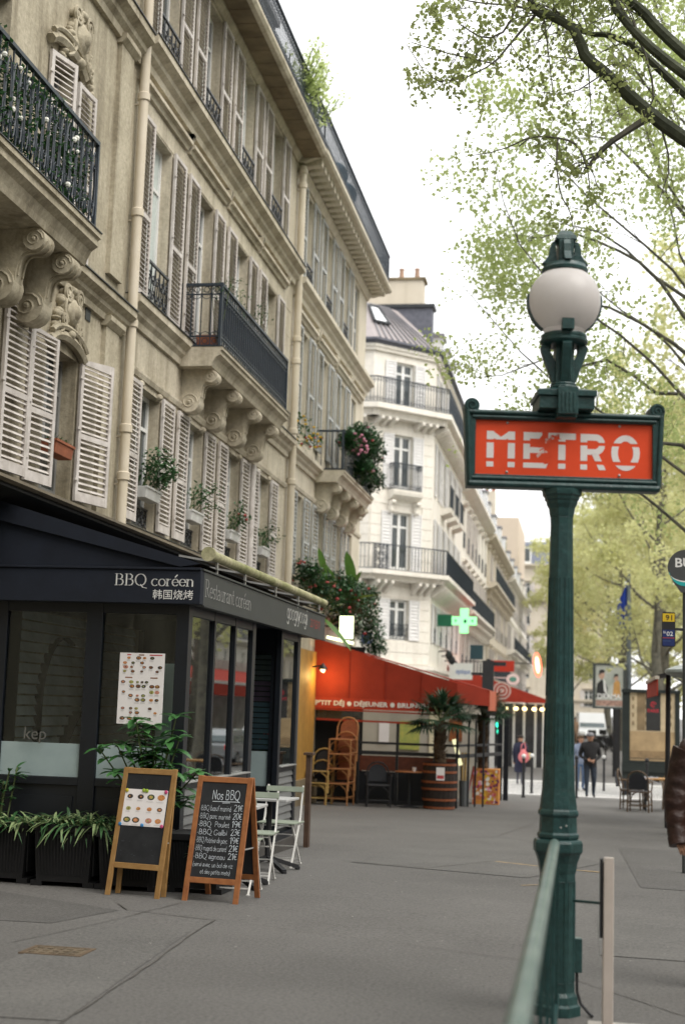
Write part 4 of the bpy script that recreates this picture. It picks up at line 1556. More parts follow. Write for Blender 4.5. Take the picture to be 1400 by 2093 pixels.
# added houses out of view, to darken the terrace's reflections and the fill light
street_building('stone apartment house closing the street behind the camera', Face((24, -34), (-1, 0)), 44, 17, ((3.6, 5.8), (6.8, 9), (10, 12.2), (13, 15)), 4.4, mat('darkened_stone', (.09, .08, .07), .9, .3, 2), 28, (0, -34, 0), (1,), group=None, plain=True)  # dark colour set to dim its reflection in the terrace glass
street_building('stained apartment house on the left behind the camera', Face((-5.8, -33), (0, 1)), 37.9, 16, ((3.6, 5.8), (6.8, 9), (10, 12.2)), 4.2, STONE_A, 29, (-5.8, -10, 0), (1,), group=None, plain=True)
street_building('sandy apartment house across the boulevard beside the camera', Face((21, 34), (0, -1)), 66, 15, ((3.6, 5.8), (6.8, 9), (10, 12.2), (13, 15)), 4.6, STONE_E, 30, (21, 10, 0), (1, 3), group='buildings across the boulevard', plain=True)
# ------------------------------------------------------------------ the restaurant's glazed terrace
TF = Face((-5.8, 12.75), (1, 0))            # front, faces the camera; s = metres from the house wall
TS = Face((-3.63, 12.75), (0, 1))           # street side; s = metres from the corner
T = thing('restaurant_terrace', 'dark glazed restaurant terrace with grey fascia lettering against the stone facade', 'restaurant terrace', (-4.7, 15.5, -.1))
GB = -.25
mb = MB()
for a, b in ((0.0, .40), (1.18, 1.34), (2.05, 2.17)):           # front posts
    fbox(mb, TF, a, b, -.07, 0, GB, 2.5)
fbox(mb, TF, .40, 1.18, -.065, -.005, .80, .87)
fbox(mb, TF, 1.34, 2.05, -.065, -.005, .80, .87)
fbox(mb, TF, .40, 1.18, -.065, -.005, 2.40, 2.5)
fbox(mb, TF, 1.34, 2.05, -.065, -.005, 2.40, 2.5)
for a, b in ((.002, .14), (.95, 1.02), (1.80, 1.87), (2.60, 2.75), (4.12, 4.24), (5.12, 5.25)):
    fbox(mb, TS, a, b, -.068, -.002, GB, 2.5)
for a, b in ((.14, .95), (1.02, 1.80), (1.87, 2.60), (4.24, 5.12)):
    fbox(mb, TS, a, b, -.062, -.006, 2.40, 2.5)
    fbox(mb, TS, a, b, -.062, -.006, .80, .855)
mb.build('frame', NAVYP, T, bevel=.004)
for k, (a, b) in enumerate(((.40, 1.18), (1.34, 2.05))):
    mb = MB()
    fbox(mb, TF, a + .002, b - .002, -.06, -.03, GB, .798)
    fbox(mb, TF, a + .05, b - .05, -.03, -.018, GB + .2, .70)
    mb.build('base_panel', NAVYP, T)
    mb = MB()
    fbox(mb, TF, a, b, -.04, -.032, .87, 2.40)
    p = mb.build('pane', GLASS_T, T)
    mb = MB()
    fbox(mb, TF, a + .003, b - .003, -.031, -.030, .875, 1.18)
    mb.build('frosted_band', FROST, p)
for a, b in ((.14, .95), (1.02, 1.80), (1.87, 2.60), (4.24, 5.12)):
    mb = MB()
    fbox(mb, TS, a, b, -.04, -.032, .855, 2.40)
    mb.build('pane', GLASS_S, T)
    mb = MB()
    fbox(mb, TS, a - .02, b + .02, -.03, .03, .856, .868)
    mb.build('sill', mat('grey_sill', (0.28, 0.28, 0.27), .5), T)
    mb = MB()
    fbox(mb, TS, a, b, -.06, -.05, GB, .80)
    fbox(mb, TS, a, b, -.05, -.005, GB, .06)
    mb.build('base_panel', NAVYP, T)
    z = .12
    while z < .76:
        mb = MB()
        P = TS.P
        mb.hexa([P(a, -.012, z), P(b, -.012, z), P(b, -.024, z), P(a, -.024, z), P(a, -.032, z + .085), P(b, -.032, z + .085), P(b, -.044, z + .085), P(a, -.044, z + .085)])
        mb.build('slat', mat('grey_louvre', (0.16, 0.165, 0.165), .5, .1), T)
        z += .088
# entrance recess: far cheek with a glazed panel, door set back
mb = MB()
EX = Face((-5.0, 16.9), (1, 0))
fbox(mb, EX, .0, .62, -.06, 0, GB, .50)
fbox(mb, EX, .0, 1.36, -.06, 0, 2.22, 2.5)
fbox(mb, EX, .62, .86, -.062, -.002, GB, 2.22)
fbox(mb, EX, 1.24, 1.36, -.062, -.002, GB, 2.22)
fbox(mb, EX, .86, 1.24, -.058, -.006, GB, .62)
fbox(mb, TS, 2.75, 4.12, -1.3, -1.24, GB, 2.5)
fbox(mb, TS, 2.60, 2.66, -1.24, -.07, GB, 2.5)
mb.build('entrance_frame', NAVYP, T)
mb = MB()
fbox(mb, EX, .86, 1.24, -.04, -.03, .62, 2.22)
p = mb.build('pane', GLASS_T, T)
mb = MB()
fbox(mb, EX, .865, 1.235, -.029, -.028, .63, 1.04)
mb.build('frosted_band', FROST, p)
st = [mat('blue_blind', (0.22, 0.32, 0.40), .7, .1), mat('violet_blind', (0.30, 0.2, 0.30), .7, .1), mat('grey_blind', (0.24, 0.27, 0.28), .7, .1)]
for k in range(18):
    mb = MB()
    z = 1.06 + k * .064
    P = EX.P
    mb.hexa([P(.7, -.16, z), P(1.3, -.16, z), P(1.3, -.165, z), P(.7, -.165, z), P(.7, -.20, z + .05), P(1.3, -.20, z + .05), P(1.3, -.205, z + .05), P(.7, -.205, z + .05)])
    mb.build('blind_slat', st[0] if k < 9 else (st[1] if k < 13 else st[2]), T)
# fascia all round with its lettering
FF = Face((-5.8, 12.62), (1, 0))
FS = Face((-3.50, 12.62), (0, 1))
mb = MB()
fbox(mb, FF, 0, 2.30, -.12, 0, 2.49, 2.80)
fbox(mb, FF, 0, 2.30, -.02, .015, 2.802, 2.825)
mb.build('front_fascia', NAVY, T, bevel=.004)
mb = MB()
fbox(mb, FS, .123, 6.36, -.13, -.001, 2.49, 2.80)
fbox(mb, FS, .05, 6.38, -.02, .015, 2.802, 2.822)
fbox(mb, FS, .123, 6.37, -.02, .012, 2.475, 2.489)
mb.build('side_fascia', GREYF, T, bevel=.004)
rgl = random.Random(3)
mb = MB()
glyphs(mb, 'BBQ coréen', FF.P(2.24, .004, 2.652), FF.D3, UP, .145, width=.76, thick=.085, thin=.022, align='r')
put_text(mb, '韩国烧烤', 0, FF.P(2.235, .004, 2.535), FF.D3, UP, .098, align='r')
mb.build('lettering', WHITEL, T)
mb = MB()
glyphs(mb, 'Restaurant coréen', FS.P(.16, .004, 2.575), FS.D3, UP, .22, width=1.85, thick=.055, thin=.022)
mb.build('lettering', GREYL, T)
mb = MB()
glyphs(mb, 'googiyoogi', FS.P(3.85, .004, 2.62), FS.D3, UP, .27, width=1.25, thick=.075, thin=.055, serif=False)
mb.build('lettering', mat('pale_lettering', (0.60, 0.60, 0.57), .6, .2, 30), T)
mb = MB()
put_text(mb, '고기요기', 0, FS.P(5.62, .004, 2.60), FS.D3, UP, .14, width=.66, align='c')
mb.build('lettering', REDL, T)
# sloping cloth roof seen from its end, with a folded side band; flat inner ceiling
mb = MB()
P = FF.P
zt, zb2 = 3.52, 2.83
mb.hexa([P(0, -.02, 2.83), P(2.22, -.02, 2.83), P(2.22, -.04, 2.83), P(0, -.04, 2.83), P(0, -.02, zt - .12), P(2.22, -.02, 2.84), P(2.22, -.04, 2.84), P(0, -.04, zt - .12)])
mb.build('awning_gable', NAVY, T)
mb = MB()
mb.hexa([P(0, .02, zt - .20), P(2.1, .02, 2.83), P(2.1, -.02, 2.83), P(0, -.02, zt - .20), P(0, .02, zt), P(2.30, .02, 2.86), P(2.30, -.02, 2.86), P(0, -.02, zt)])
mb.build('awning_side_band', NAVY, T)
mb = MB()
mb.quad((-5.8, 12.60, zt + .002), (-3.5, 12.60, 2.86), (-3.5, 18.98, 2.86), (-5.8, 18.98, zt + .002))
mb.quad((-5.8, 12.74, 2.51), (-3.6, 12.74, 2.51), (-3.6, 18.96, 2.51), (-5.8, 18.96, 2.51))
mb.build('awning_roof', NAVY, T)
mb = MB()
mb.box(-5.6, -3.75, 13.2, 15.0, .70, .74)
mb.box(-4.8, -4.5, 14.0, 14.3, 0, .699)
mb.build('inner_table', mat('pale_table', (.4, .4, .38), .5), T)
mb = MB()
mb.box(-5.8, -3.6, 12.78, 18.0, -.3, -.02)
mb.build('floor', mat('dark_floor', (0.06, 0.055, 0.05), .6), T)
mb = MB()
mb.box(-5.79, -3.63, 17.98, 18.02, -.3, 2.5)
mb.build('end_wall', mat('dull_wall', (0.10, 0.10, 0.095), .8), T)
# metal roller shutter on the house wall inside, sprayed with a black arch
mb = MB()
mb.box(-5.79, -5.70, 12.8, 13.82, -.1, 2.5)
mb.build('dark_doorway', BLACK, T)  # solid black block, its colour stands in for the dark of an opening
gm = mat('roller_grey', (0.56, 0.58, 0.58), .5, .25, 3)
k = 0
z = .2
while z < 2.45:
    mb = MB()
    mb.hexa([(-5.70, 13.85, z), (-5.70, 17.6, z), (-5.74, 17.6, z), (-5.74, 13.85, z), (-5.74, 13.85, z + .09), (-5.74, 17.6, z + .09), (-5.76, 17.6, z + .09), (-5.76, 13.85, z + .09)])
    mb.build('shutter_slat', gm, T)
    z += .11
mb = MB()
pts = [(15.0 + .62 * math.cos(R(a)), 1.5 + .75 * math.sin(R(a))) for a in range(175, 60, -10)]
pts = [(14.42, .9), (14.38, 1.2)] + pts
for (a, b), (c, d) in zip(pts, pts[1:]):
    mb.beam((-5.69, a, b), (-5.69, c, d), .012, .09, up=(1, 0, 0))
mb.beam((-5.69, 14.9, .9), (-5.69, 15.5, 1.45), .012, .16, up=(1, 0, 0))
mb.build('graffiti', BLACK, T)
mb = MB()
put_text(mb, 'kep', 0, (-5.05, 12.722, 1.21), (1, 0, 0), (0, .12, 1), .16, align='c')
mb.build('scratched_tag', mat('pale_scratch', (0.10, 0.10, 0.09), .8), T)
# light panel inside against the street side
mb = MB()
mb.box(-3.98, -3.78, 13.0, 13.03, .9, 1.95)
mb.build('interior_panel', mat('grey_green_panel', (0.45, 0.52, 0.49), .7, .08), T)
# long black hood of the shopfront on the house wall, and the rolled awning above the side fascia
hood = thing('shopfront_hood', 'long black shopfront hood with a stained stone lip above the terrace roof', 'hood', (-5.8, 15, 3.4))
mb = MB()
molding(mb, FA, 8, 26.6, [(.02, 3.40), (.55, 3.50), (.55, 3.53), (.02, 3.54)])
mb.build('hood_board', BLACK, hood)
mb = MB()
molding(mb, FA, 8, 26.6, [(.02, 3.545), (.57, 3.535), (.60, 3.56), (.57, 3.60), (.02, 3.59)])
mb.build('lip', mat('dark_brown_lip', (.10, .082, .055), .9, .3, 4), hood)  # darker brown than the eaves stone
mb = MB()
fbox(mb, FA, 8, 26.6, .01, .12, 2.85, 3.39)
mb.build('back_board', BLACK, hood)
for y in (14.2, 15.4):
    mb = MB()
    mb.tube([(-5.5, y - .9, 3.36), (-5.35, y, 3.33)], .035, 8)
    mb.build('folding_arm', STEEL, hood)
aw = thing('rolled_awning', 'mossy cream rolled-up awning roller on brackets above the side fascia', 'awning', (-3.6, 15.8, 2.85))
mb = MB()
mb.tube([(-3.52, 12.95, 2.985), (-3.52, 18.98, 2.985)], .05, 12)
mb.lathe([(.05, -.02), (.07, -.02), (.07, .03), (.05, .03)], (0, 0, 0), 12)
o = len(mb.v) - 48
for i in range(o, len(mb.v)):
    x, yv, zv = mb.v[i]
    mb.v[i] = (-3.52 + x, 12.93 + zv, 2.985 + yv)
mb.build('roller', mat('mossy_cream_cloth', (0.50, 0.46, 0.30), .8, .35, 2.2, col2=(0.17, 0.185, 0.06), speck=.3, sscale=14), aw, smooth=True)
for y in (13.25, 14.4, 15.9, 17.2, 18.6):
    mb = MB()
    mb.beam((-3.52, y, 2.82), (-3.52, y, 2.96), .04, .02)
    mb.beam((-3.52, y, 2.94), (-3.9, y, 3.0), .03, .02)
    mb.build('bracket', STEEL, aw)

# ------------------------------------------------------------------ menus, boards
FOOD = [mat('food_orange', (0.55, 0.24, 0.08), .6, .4, 60), mat('food_brown', (0.25, 0.10, 0.04), .6, .5, 60), mat('food_dark', (0.05, 0.045, 0.04), .6, .4, 60),
        mat('food_green', (0.32, 0.34, 0.10), .6, .4, 60), mat('food_pink', (0.55, 0.25, 0.18), .6, .4, 60)]
PGREY = mat('printed_grey', (0.56, 0.54, 0.53), .7, .1, 60)
PRED = mat('printed_red', (0.50, 0.06, 0.07), .7, .1)


def food_sheet(mb, o, U, V, w, h, rows, seed, N, big=1.0):
    """a printed menu: rows of little dishes with grey lines of print under them"""
    rg = random.Random(seed)
    o, U, V, N = Vector(o), Vector(U), Vector(V), Vector(N)
    mb.quad(o, o + U * w, o + U * w + V * h, o + V * h, 0)
    e = N * .0012
    for k, (y, xs) in enumerate(rows):
        for x in xs:
            c = o + U * (x * w) + V * (y * h) + e
            r = rg.uniform(.028, .05) * w * big
            f = rg.randrange(3, 3 + len(FOOD))
            mb.disc(c, U, V, r * 1.2, r * .8, 9, 5 if rg.random() < .5 else f)
            mb.disc(c + e, U, V, r * .8, r * .5, 7, f)
            mb.disc(c + e * 1.5 + U * r * rg.uniform(-.3, .3), U, V, r * .35, r * .28, 6, rg.randrange(3, 3 + len(FOOD)))
            for j in range(2):
                yy = y * h - r * 1.25 - j * .014 * h
                mb.quad(o + U * (x * w - r * 1.3) + V * yy + e, o + U * (x * w + r * rg.uniform(.5, 1.3)) + V * yy + e, o + U * (x * w + r * .9) + V * (yy + .006 * h) + e, o + U * (x * w - r * 1.3) + V * (yy + .006 * h) + e, 1)


PM = [PAPER, PGREY, PRED] + FOOD
mb = MB()
rows = [(.93, (.2, .42, .55, .72)), (.86, (.12, .3, .5)), (.80, (.14, .27, .55, .7, .9)), (.74, (.12, .3, .5, .84)), (.59, (.1, .28, .42, .52, .62)), (.53, (.3, .44, .56, .74, .86)),
        (.45, (.12, .74, .86)), (.40, (.28, .43, .56)), (.34, (.43, .56, .74, .86)), (.22, (.12, .3, .42, .72)), (.16, (.3, .44, .84)), (.08, (.12, .28, .56, .72))]
food_sheet(mb, TF.P(1.515, -.028, 1.38), (1, 0, 0), (0, 0, 1), .435, .655, rows, 4, (0, -1, 0))
for x, w_, c in ((.16, .09, 2), (.42, .12, 4), (.66, .28, 2), (.14, .16, 4), (.7, .16, 4)):
    y = .965 if c == 2 or x == .42 else .645
    mb.quad(TF.P(1.515 + x * .435, -.0265, 1.38 + y * .655), TF.P(1.515 + (x + w_) * .435, -.0265, 1.38 + y * .655), TF.P(1.515 + (x + w_) * .435, -.0265, 1.39 + y * .655), TF.P(1.515 + x * .435, -.0265, 1.39 + y * .655), c)
solo(mb, 'menu_poster', PM, 'white poster of small dish photos stuck on the terrace window', 'poster', TF.P(1.73, -.028, 1.38))


def a_board(label, loc, rz, w, h, wood, fold, foot=.0, leg=.0, back=None):
    """folding pavement blackboard: a front and a back frame that lean on each other"""
    t = thing('chalkboard_sign', label, 'pavement sign', loc, rz, group='chalkboards before the terrace')
    fw, ft = .046, .022
    for sg, nm in ((-1, 'front_frame'), (1, 'back_frame')):
        def Q(x, y, z):
            return (x * (1 if sg < 0 or back is None else .93), sg * ((fold if sg < 0 or back is None else back) * (1 - z / h) + .012) + sg * y, z)

        def bar(mb, x0, x1, z0, z1, d=0.0):
            y0, y1 = -ft / 2 + d, ft / 2 - d
            mb.hexa([Q(x0, y0, z0), Q(x1, y0, z0), Q(x1, y1, z0), Q(x0, y1, z0), Q(x0, y0, z1), Q(x1, y0, z1), Q(x1, y1, z1), Q(x0, y1, z1)] if sg > 0 else
                    [Q(x0, y1, z0), Q(x1, y1, z0), Q(x1, y0, z0), Q(x0, y0, z0), Q(x0, y1, z1), Q(x1, y1, z1), Q(x1, y0, z1), Q(x0, y0, z1)])
        mb = MB()
        bar(mb, -w / 2, -w / 2 + fw, 0, h)
        bar(mb, w / 2 - fw, w / 2, 0, h)
        bar(mb, -w / 2 + fw, w / 2 - fw, h - fw - .004, h - .004, .001)
        bar(mb, -w / 2 + fw, w / 2 - fw, leg, leg + fw, .001)
        mb.build(nm, wood, t, bevel=.003)
        mb = MB()
        bar(mb, -w / 2 + fw, w / 2 - fw, leg + fw, h - fw - .004, .007)
        mb.build('writing_panel' if sg < 0 else 'back_panel', CHALKB, t)
    for sx in (-1, 1):
        mb = MB()
        mb.beam((sx * (w / 2 - .03), -fold * .55, h * .42), (sx * (w / 2 - .03), (fold if back is None else back) * .55, h * .42), .004, .012)
        mb.build('stay', STEEL, t)
    return t


def board_plane(fold, h, e=.017):
    """origin, across and up vectors of the sloping front panel"""
    def P(x, z):
        return Vector((x, -(fold * (1 - z / h) + .012) - e + .010, z))
    V = (P(0, 1) - P(0, 0))
    return P, V


b1 = a_board('oak-framed chalkboard with a colour menu sheet pinned by magnets', (-3.70, 12.05, gz(11.9)), R(-12), .52, 1.06, WOODA, .22, leg=.225, back=-.10)
Pp, V = board_plane(.22, 1.06)
mb = MB()
o = Pp(-.212, .575)
food_sheet(mb, o, (1, 0, 0), V, .415, .305, [(.80, (.13, .38, .62, .86)), (.47, (.13, .36, .62, .86)), (.16, (.13, .34, .64, .86))], 9, (0, -1, 0), 1.5)
sh = mb.build('menu_sheet', PM, b1)
for (x, z, c) in ((-.195, .868, (0.62, 0.52, .05)), (-.03, .873, (.35, .5, .06)), (.0, .871, (.35, .5, .06)), (.185, .868, (.62, .08, .22)), (-.215, .585, (.06, .26, .55)), (-.0, .585, (.06, .26, .55)), (.19, .585, (.62, .1, .25))):
    mb = MB()
    q = Pp(x, z) + Vector((0, -.004, 0))
    mb.lathe([(.016, 0), (.016, .005), (.011, .008)], (0, 0, 0), 10)
    mb.v = [(q.x + a, q.y - d, q.z + b) for a, b, d in mb.v]
    mb.build('magnet', mat('magnet_%d%d%d' % tuple(int(k * 99) for k in c), c, .4), b1, smooth=True)
mb = MB()
rgl = random.Random(8)
for _ in range(26):
    x, z = rgl.uniform(-.18, .18), rgl.choice([rgl.uniform(.32, .45), rgl.uniform(.9, 1.0)])
    q = Pp(x, z)
    a = rgl.uniform(0, 3.1)
    d = Vector((math.cos(a), 0, math.sin(a))) * rgl.uniform(.004, .012)
    mb.quad(q - d, q - d + Vector((0, 0, .003)), q + d + Vector((0, 0, .003)), q + d)
mb.build('chalk_smudge', mat('faint_chalk', (0.07, 0.075, 0.085), .9), b1)

b2 = a_board('orange-wood chalkboard listing barbecue dishes and prices in white chalk', (-3.02, 12.0, gz(11.95)), R(-8), .50, 1.02, WOODB, .24, leg=.15)
Pp, V = board_plane(.24, 1.02)
mb = MB()
rgl = random.Random(12)
H = (1, 0, 0)


def chalk(s, x, z, size, width=None, th=.048, align='l'):
    glyphs(mb, s, Pp(x, z), H, V, size, width, th, th * .8, False, .035, 0, rgl, align)


chalk('Nos BBQ', -.10, .83, .105, .255, .055)
for x0, x1, z in ((-.09, .15, .81), (.0, .07, .80)):
    mb.quad(Pp(x0, z), Pp(x1, z + .004), Pp(x1, z + .008), Pp(x0, z + .004))
lines = [('-BBQ bœuf mariné', '21€'), ('-BBQ porc mariné', '20€'), ('-BBQ  Poulet', '19€'), ('-BBQ Galbi', '23€'), ('-BBQ Poitrine de porc', '19€'), ('-BBQ magret de canard', '21€'), ('-BBQ agneau', '21€')]
GL['œ'] = (.72, GL['o'][1] + [[(a + .3, b) for a, b in st] for st in GL['e'][1]], [])
GL['h'] = (.46, [[(.08, .75), (.08, 0)], [(.08, .3), (.17, .42), (.29, .42), (.38, .32), (.38, 0)]], [])
for k, (a, b) in enumerate(lines):
    z = .735 - .065 * k
    tot = sum(GL[c][0] for c in a) * .062
    chalk(a, -.195, z, .058, min(tot, .285))
    chalk(b, .195, z + .004, .070, .085, .055, 'r')
chalk('(servi avec un bol de riz', -.195, .282, .05, .36)
chalk('et des petits mets)', -.12, .226, .05, .27)
mb.build('chalk_writing', CHALK, b2)
# ------------------------------------------------------------------ plants
def blade(mb, b, d, L, w, droop=.6, m=0, n=4, fold=.25, sag_pow=1.6):
    """one long leaf: starts at b, heads along d, bends down under its weight"""
    b, d = Vector(b), Vector(d).normalized()
    side = d.cross(UP)
    if side.length < 1e-3:
        side = Vector((1, 0, 0))
    side.normalize()
    rows = []
    for i in range(n + 1):
        t = i / n
        p = b + d * (L * t) - UP * (droop * L * t ** sag_pow)
        k = w * (math.sin(math.pi * (t * .82 + .14)) ** .8) * .5 if i < n else w * .03
        rows.append((p - side * k + UP * (k * fold), p, p + side * k + UP * (k * fold)))
    vs = [q for r in rows for q in r]
    fs = []
    for i in range(n):
        a = i * 3
        fs += [(a, a + 1, a + 4, a + 3), (a + 1, a + 2, a + 5, a + 4)]
    mb.add(vs, fs, m)


def bunch(mb, c, r, n, size, rg, m=0, flat=1.0):
    """a cloud of small leaves"""
    c = Vector(c)
    for _ in range(n):
        v = Vector((rg.gauss(0, 1), rg.gauss(0, 1), rg.gauss(0, 1)))
        v = v.normalized() * (rg.random() ** .45) * r
        v.z *= flat
        d = Vector((rg.uniform(-1, 1), rg.uniform(-1, 1), rg.uniform(-.6, .7))).normalized()
        s = size * rg.uniform(.6, 1.3)
        u = d.cross(UP)
        if u.length < .05:
            u = Vector((1, 0, 0))
        u.normalize()
        p = c + v
        mb.add([p, p + d * s * .5 + u * s * .3, p + d * s, p + d * s * .5 - u * s * .3], [(0, 1, 2), (0, 2, 3)], m)


def flowers(mb, c, r, n, size, rg, m):
    c = Vector(c)
    for _ in range(n):
        v = Vector((rg.gauss(0, 1), rg.gauss(0, 1), rg.gauss(0, 1))).normalized() * r * rg.uniform(.7, 1.08)
        mb.ball(c + v, size * rg.uniform(.7, 1.2), None, size * rg.uniform(.5, .9), 6, 4, m)


def planter(label, x, y, w, d, h, g='black ribbed planters before the terrace'):
    t = thing('planter', label, 'planter', (x, y, gz(y - d / 2)), group=g, local=True)
    ROOTLOC[t.name] = (0, 0, 0)
    mb = MB()
    a, b = w / 2 - .03, d / 2 - .03
    A_, B_ = w / 2, d / 2
    mb.hexa([(-a, -b, .04), (a, -b, .04), (a, b, .04), (-a, b, .04), (-A_, -B_, h), (A_, -B_, h), (A_, B_, h), (-A_, B_, h)])
    k = 16
    for i in range(k):
        u = -1 + 2 * (i + .5) / k
        mb.beam((u * (a - .02), -b - .003, .10), (u * (A_ - .02), -B_ - .003, h - .07), .014, .012, up=(0, 1, 0))
        mb.beam((A_ * .99 * 1, u * (b - .03), .10), (A_ + .004, u * (B_ - .03), h - .07), .014, .012, up=(1, 0, 0))
    mb.build('body', PLANTERM, t)
    mb = MB()
    e = .018
    for q in ((-A_ - e, A_ + e, -B_ - e, -B_ + .02), (-A_ - e, A_ + e, B_ - .02, B_ + e), (-A_ - e, -A_ + .02, -B_ + .02, B_ - .02), (A_ - .02, A_ + e, -B_ + .02, B_ - .02)):
        mb.box(*q, h - .05, h + .006)
    mb.build('rim', PLANTERM, t, bevel=.004)
    for sx in (-1, 1):
        mb = MB()
        mb.box(sx * a - .05, sx * a + .05, -b, b, 0, .045)
        mb.build('foot', PLANTERM, t)
    mb = MB()
    mb.quad((-A_ + .02, -B_ + .02, h - .03), (A_ - .02, -B_ + .02, h - .03), (A_ - .02, B_ - .02, h - .03), (-A_ + .02, B_ - .02, h - .03))
    mb.build('soil', SOIL, t)
    return t


planter('black ribbed planter at the left picture edge, with the dark leafy shrub', -5.17, 12.52, .54, .46, .53)
planter('black ribbed planter holding the pale striped spider plants', -4.53, 12.45, .54, .46, .53)
planter('black planter holding ivy, half behind the oak chalkboard', -3.93, 12.42, .54, .46, .50)
planter('black planter behind the gap between the two chalkboards', -3.36, 12.50, .48, .44, .50)
rg = random.Random(31)


def spider(x, y, z, n, rg, r=.22, L=(.22, .42), t=None):
    mb = MB()
    for _ in range(n):
        if t:
            if mb.f:
                m_ = mb.m[0]
                mb.m = [0] * len(mb.m)
                mb.build('leaf', (LEAF_L, LEAF_I)[m_], t)
            mb = MB()
        a = rg.uniform(0, 6.283)
        p = (x + rg.uniform(-r, r), y + rg.uniform(-.15, .12), z - .03)
        blade(mb, p, (math.cos(a) * .6, math.sin(a) * .6 - .15, rg.uniform(.5, 1.3)), rg.uniform(*L), rg.uniform(.018, .03), rg.uniform(.5, 1.15), 0 if rg.random() < .6 else 1)
    return mb


SP = thing('spider_plant', 'pale striped spider plants spilling over the middle planter', 'plant', (-4.5, 12.42, gz(12.4) + .50))
spider(-4.46, 12.38, gz(12.4) + .55, 230, rg, .27, (.24, .46), SP)
mb = spider(-5.05, 12.40, gz(12.4) + .54, 150, rg, .27, (.22, .42))
for _ in range(9):
    b = Vector((-5.30 + rg.uniform(-.1, .12), 12.5, gz(12.4) + .5))
    e = b + Vector((rg.uniform(-.1, .1), rg.uniform(-.1, .1), rg.uniform(.35, .55)))
    mb.tube([b, e], .008, 5, 2)
    for k in range(9):
        a = rg.uniform(0, 6.28)
        blade(mb, b.lerp(e, rg.uniform(.35, 1)), (math.cos(a), math.sin(a), rg.uniform(.1, .9)), rg.uniform(.12, .2), .045, .35, 1)
solo(mb, 'leafy_shrub', [LEAF_L, LEAF_D, STEM], 'dark narrow-leaved shrub in the planter at the left picture edge', 'plant', (-5.15, 12.45, gz(12.4) + .50))
mb = MB()
for x, n in ((-4.0, 260),):
    bunch(mb, (x, 12.36, gz(12.4) + .54), .24, n, .05, rg, 0, .5)
    bunch(mb, (x + .05, 12.18, gz(12.4) + .43), .16, 120, .05, rg, 0, .7)
for _ in range(26):
    a = rg.uniform(0, 6.28)
    blade(mb, (-3.98 + rg.uniform(-.2, .2), 12.4, gz(12.4) + .52), (math.cos(a) * .7, math.sin(a) * .5 - .2, rg.uniform(.8, 1.4)), rg.uniform(.22, .36), .02, .6, 1)
solo(mb, 'ivy_plant', [LEAF_I, LEAF_L], 'small-leaved ivy hanging over the planter left of the oak chalkboard', 'plant', (-4.0, 12.4, gz(12.4) + .48))
mb = MB()
bunch(mb, (-3.24, 12.30, gz(12.4) + .50), .17, 200, .05, rg, 0, .7)
bunch(mb, (-3.30, 12.22, gz(12.4) + .36), .10, 80, .05, rg, 0, 1)
solo(mb, 'ivy_plant', [LEAF_I], 'tuft of ivy showing between the two chalkboards', 'plant', (-3.24, 12.3, gz(12.4) + .45))
# the big glossy shrub: leaves in whorls at the end of each stem
base = Vector((-3.80, 12.45, gz(12.4) + .48))
SH = thing('glossy_shrub', 'glossy green shrub rising behind the oak chalkboard', 'shrub', tuple(base))
mb = MB()
tips = []
for k in range(25):
    a = 2 * math.pi * k / 25 + rg.uniform(-.3, .3)
    rr = rg.uniform(.05, .50)
    tip = base + Vector((math.cos(a) * rr, math.sin(a) * rr * .45 - .06, rg.uniform(.42, 1.12) - rr * .30))
    mid = base.lerp(tip, .5) + Vector((0, 0, .05))
    mb.tube([base, mid, tip], [.012, .009, .006], 5)
    tips.append(tip)
mb.build('stem', STEM, SH, smooth=True)
for tip in tips:
    for q, n in ((.68, 3), (.86, 3), (1.0, 6)):
        pt = base.lerp(tip, q) + Vector((0, 0, .05 * (1 - abs(q - .5) * 2)))
        for j in range(n):
            b_ = 2 * math.pi * j / n + rg.uniform(-.4, .4)
            mb = MB()
            blade(mb, pt, (math.cos(b_), math.sin(b_), rg.uniform(-.05, .6)), rg.uniform(.13, .21), rg.uniform(.06, .085), rg.uniform(.2, .55), 0, 4, .3)
            mb.build('leaf', LEAF_S, SH, smooth=True)
mb = MB()
for k in range(30):
    a = rg.uniform(0, 6.28)
    blade(mb, (-4.0 + .9 + rg.uniform(-.1, .1) - .75, 17.3, .95), (math.cos(a) * .4, math.sin(a) * .3, 1), rg.uniform(.2, .4), .02, .3, 0)
for _ in range(12):
    mb.ball((-3.85 + rg.uniform(-.15, .15), 17.25 + rg.uniform(-.1, .1), 1.25 + rg.uniform(-.1, .1)), .015, n=5, k=4, m=1)
solo(mb, 'grassy_plant', [LEAF_D, PETAL_R], 'small flowering plant behind the glazed panel of the entrance', 'plant', (-3.85, 17.3, .9))

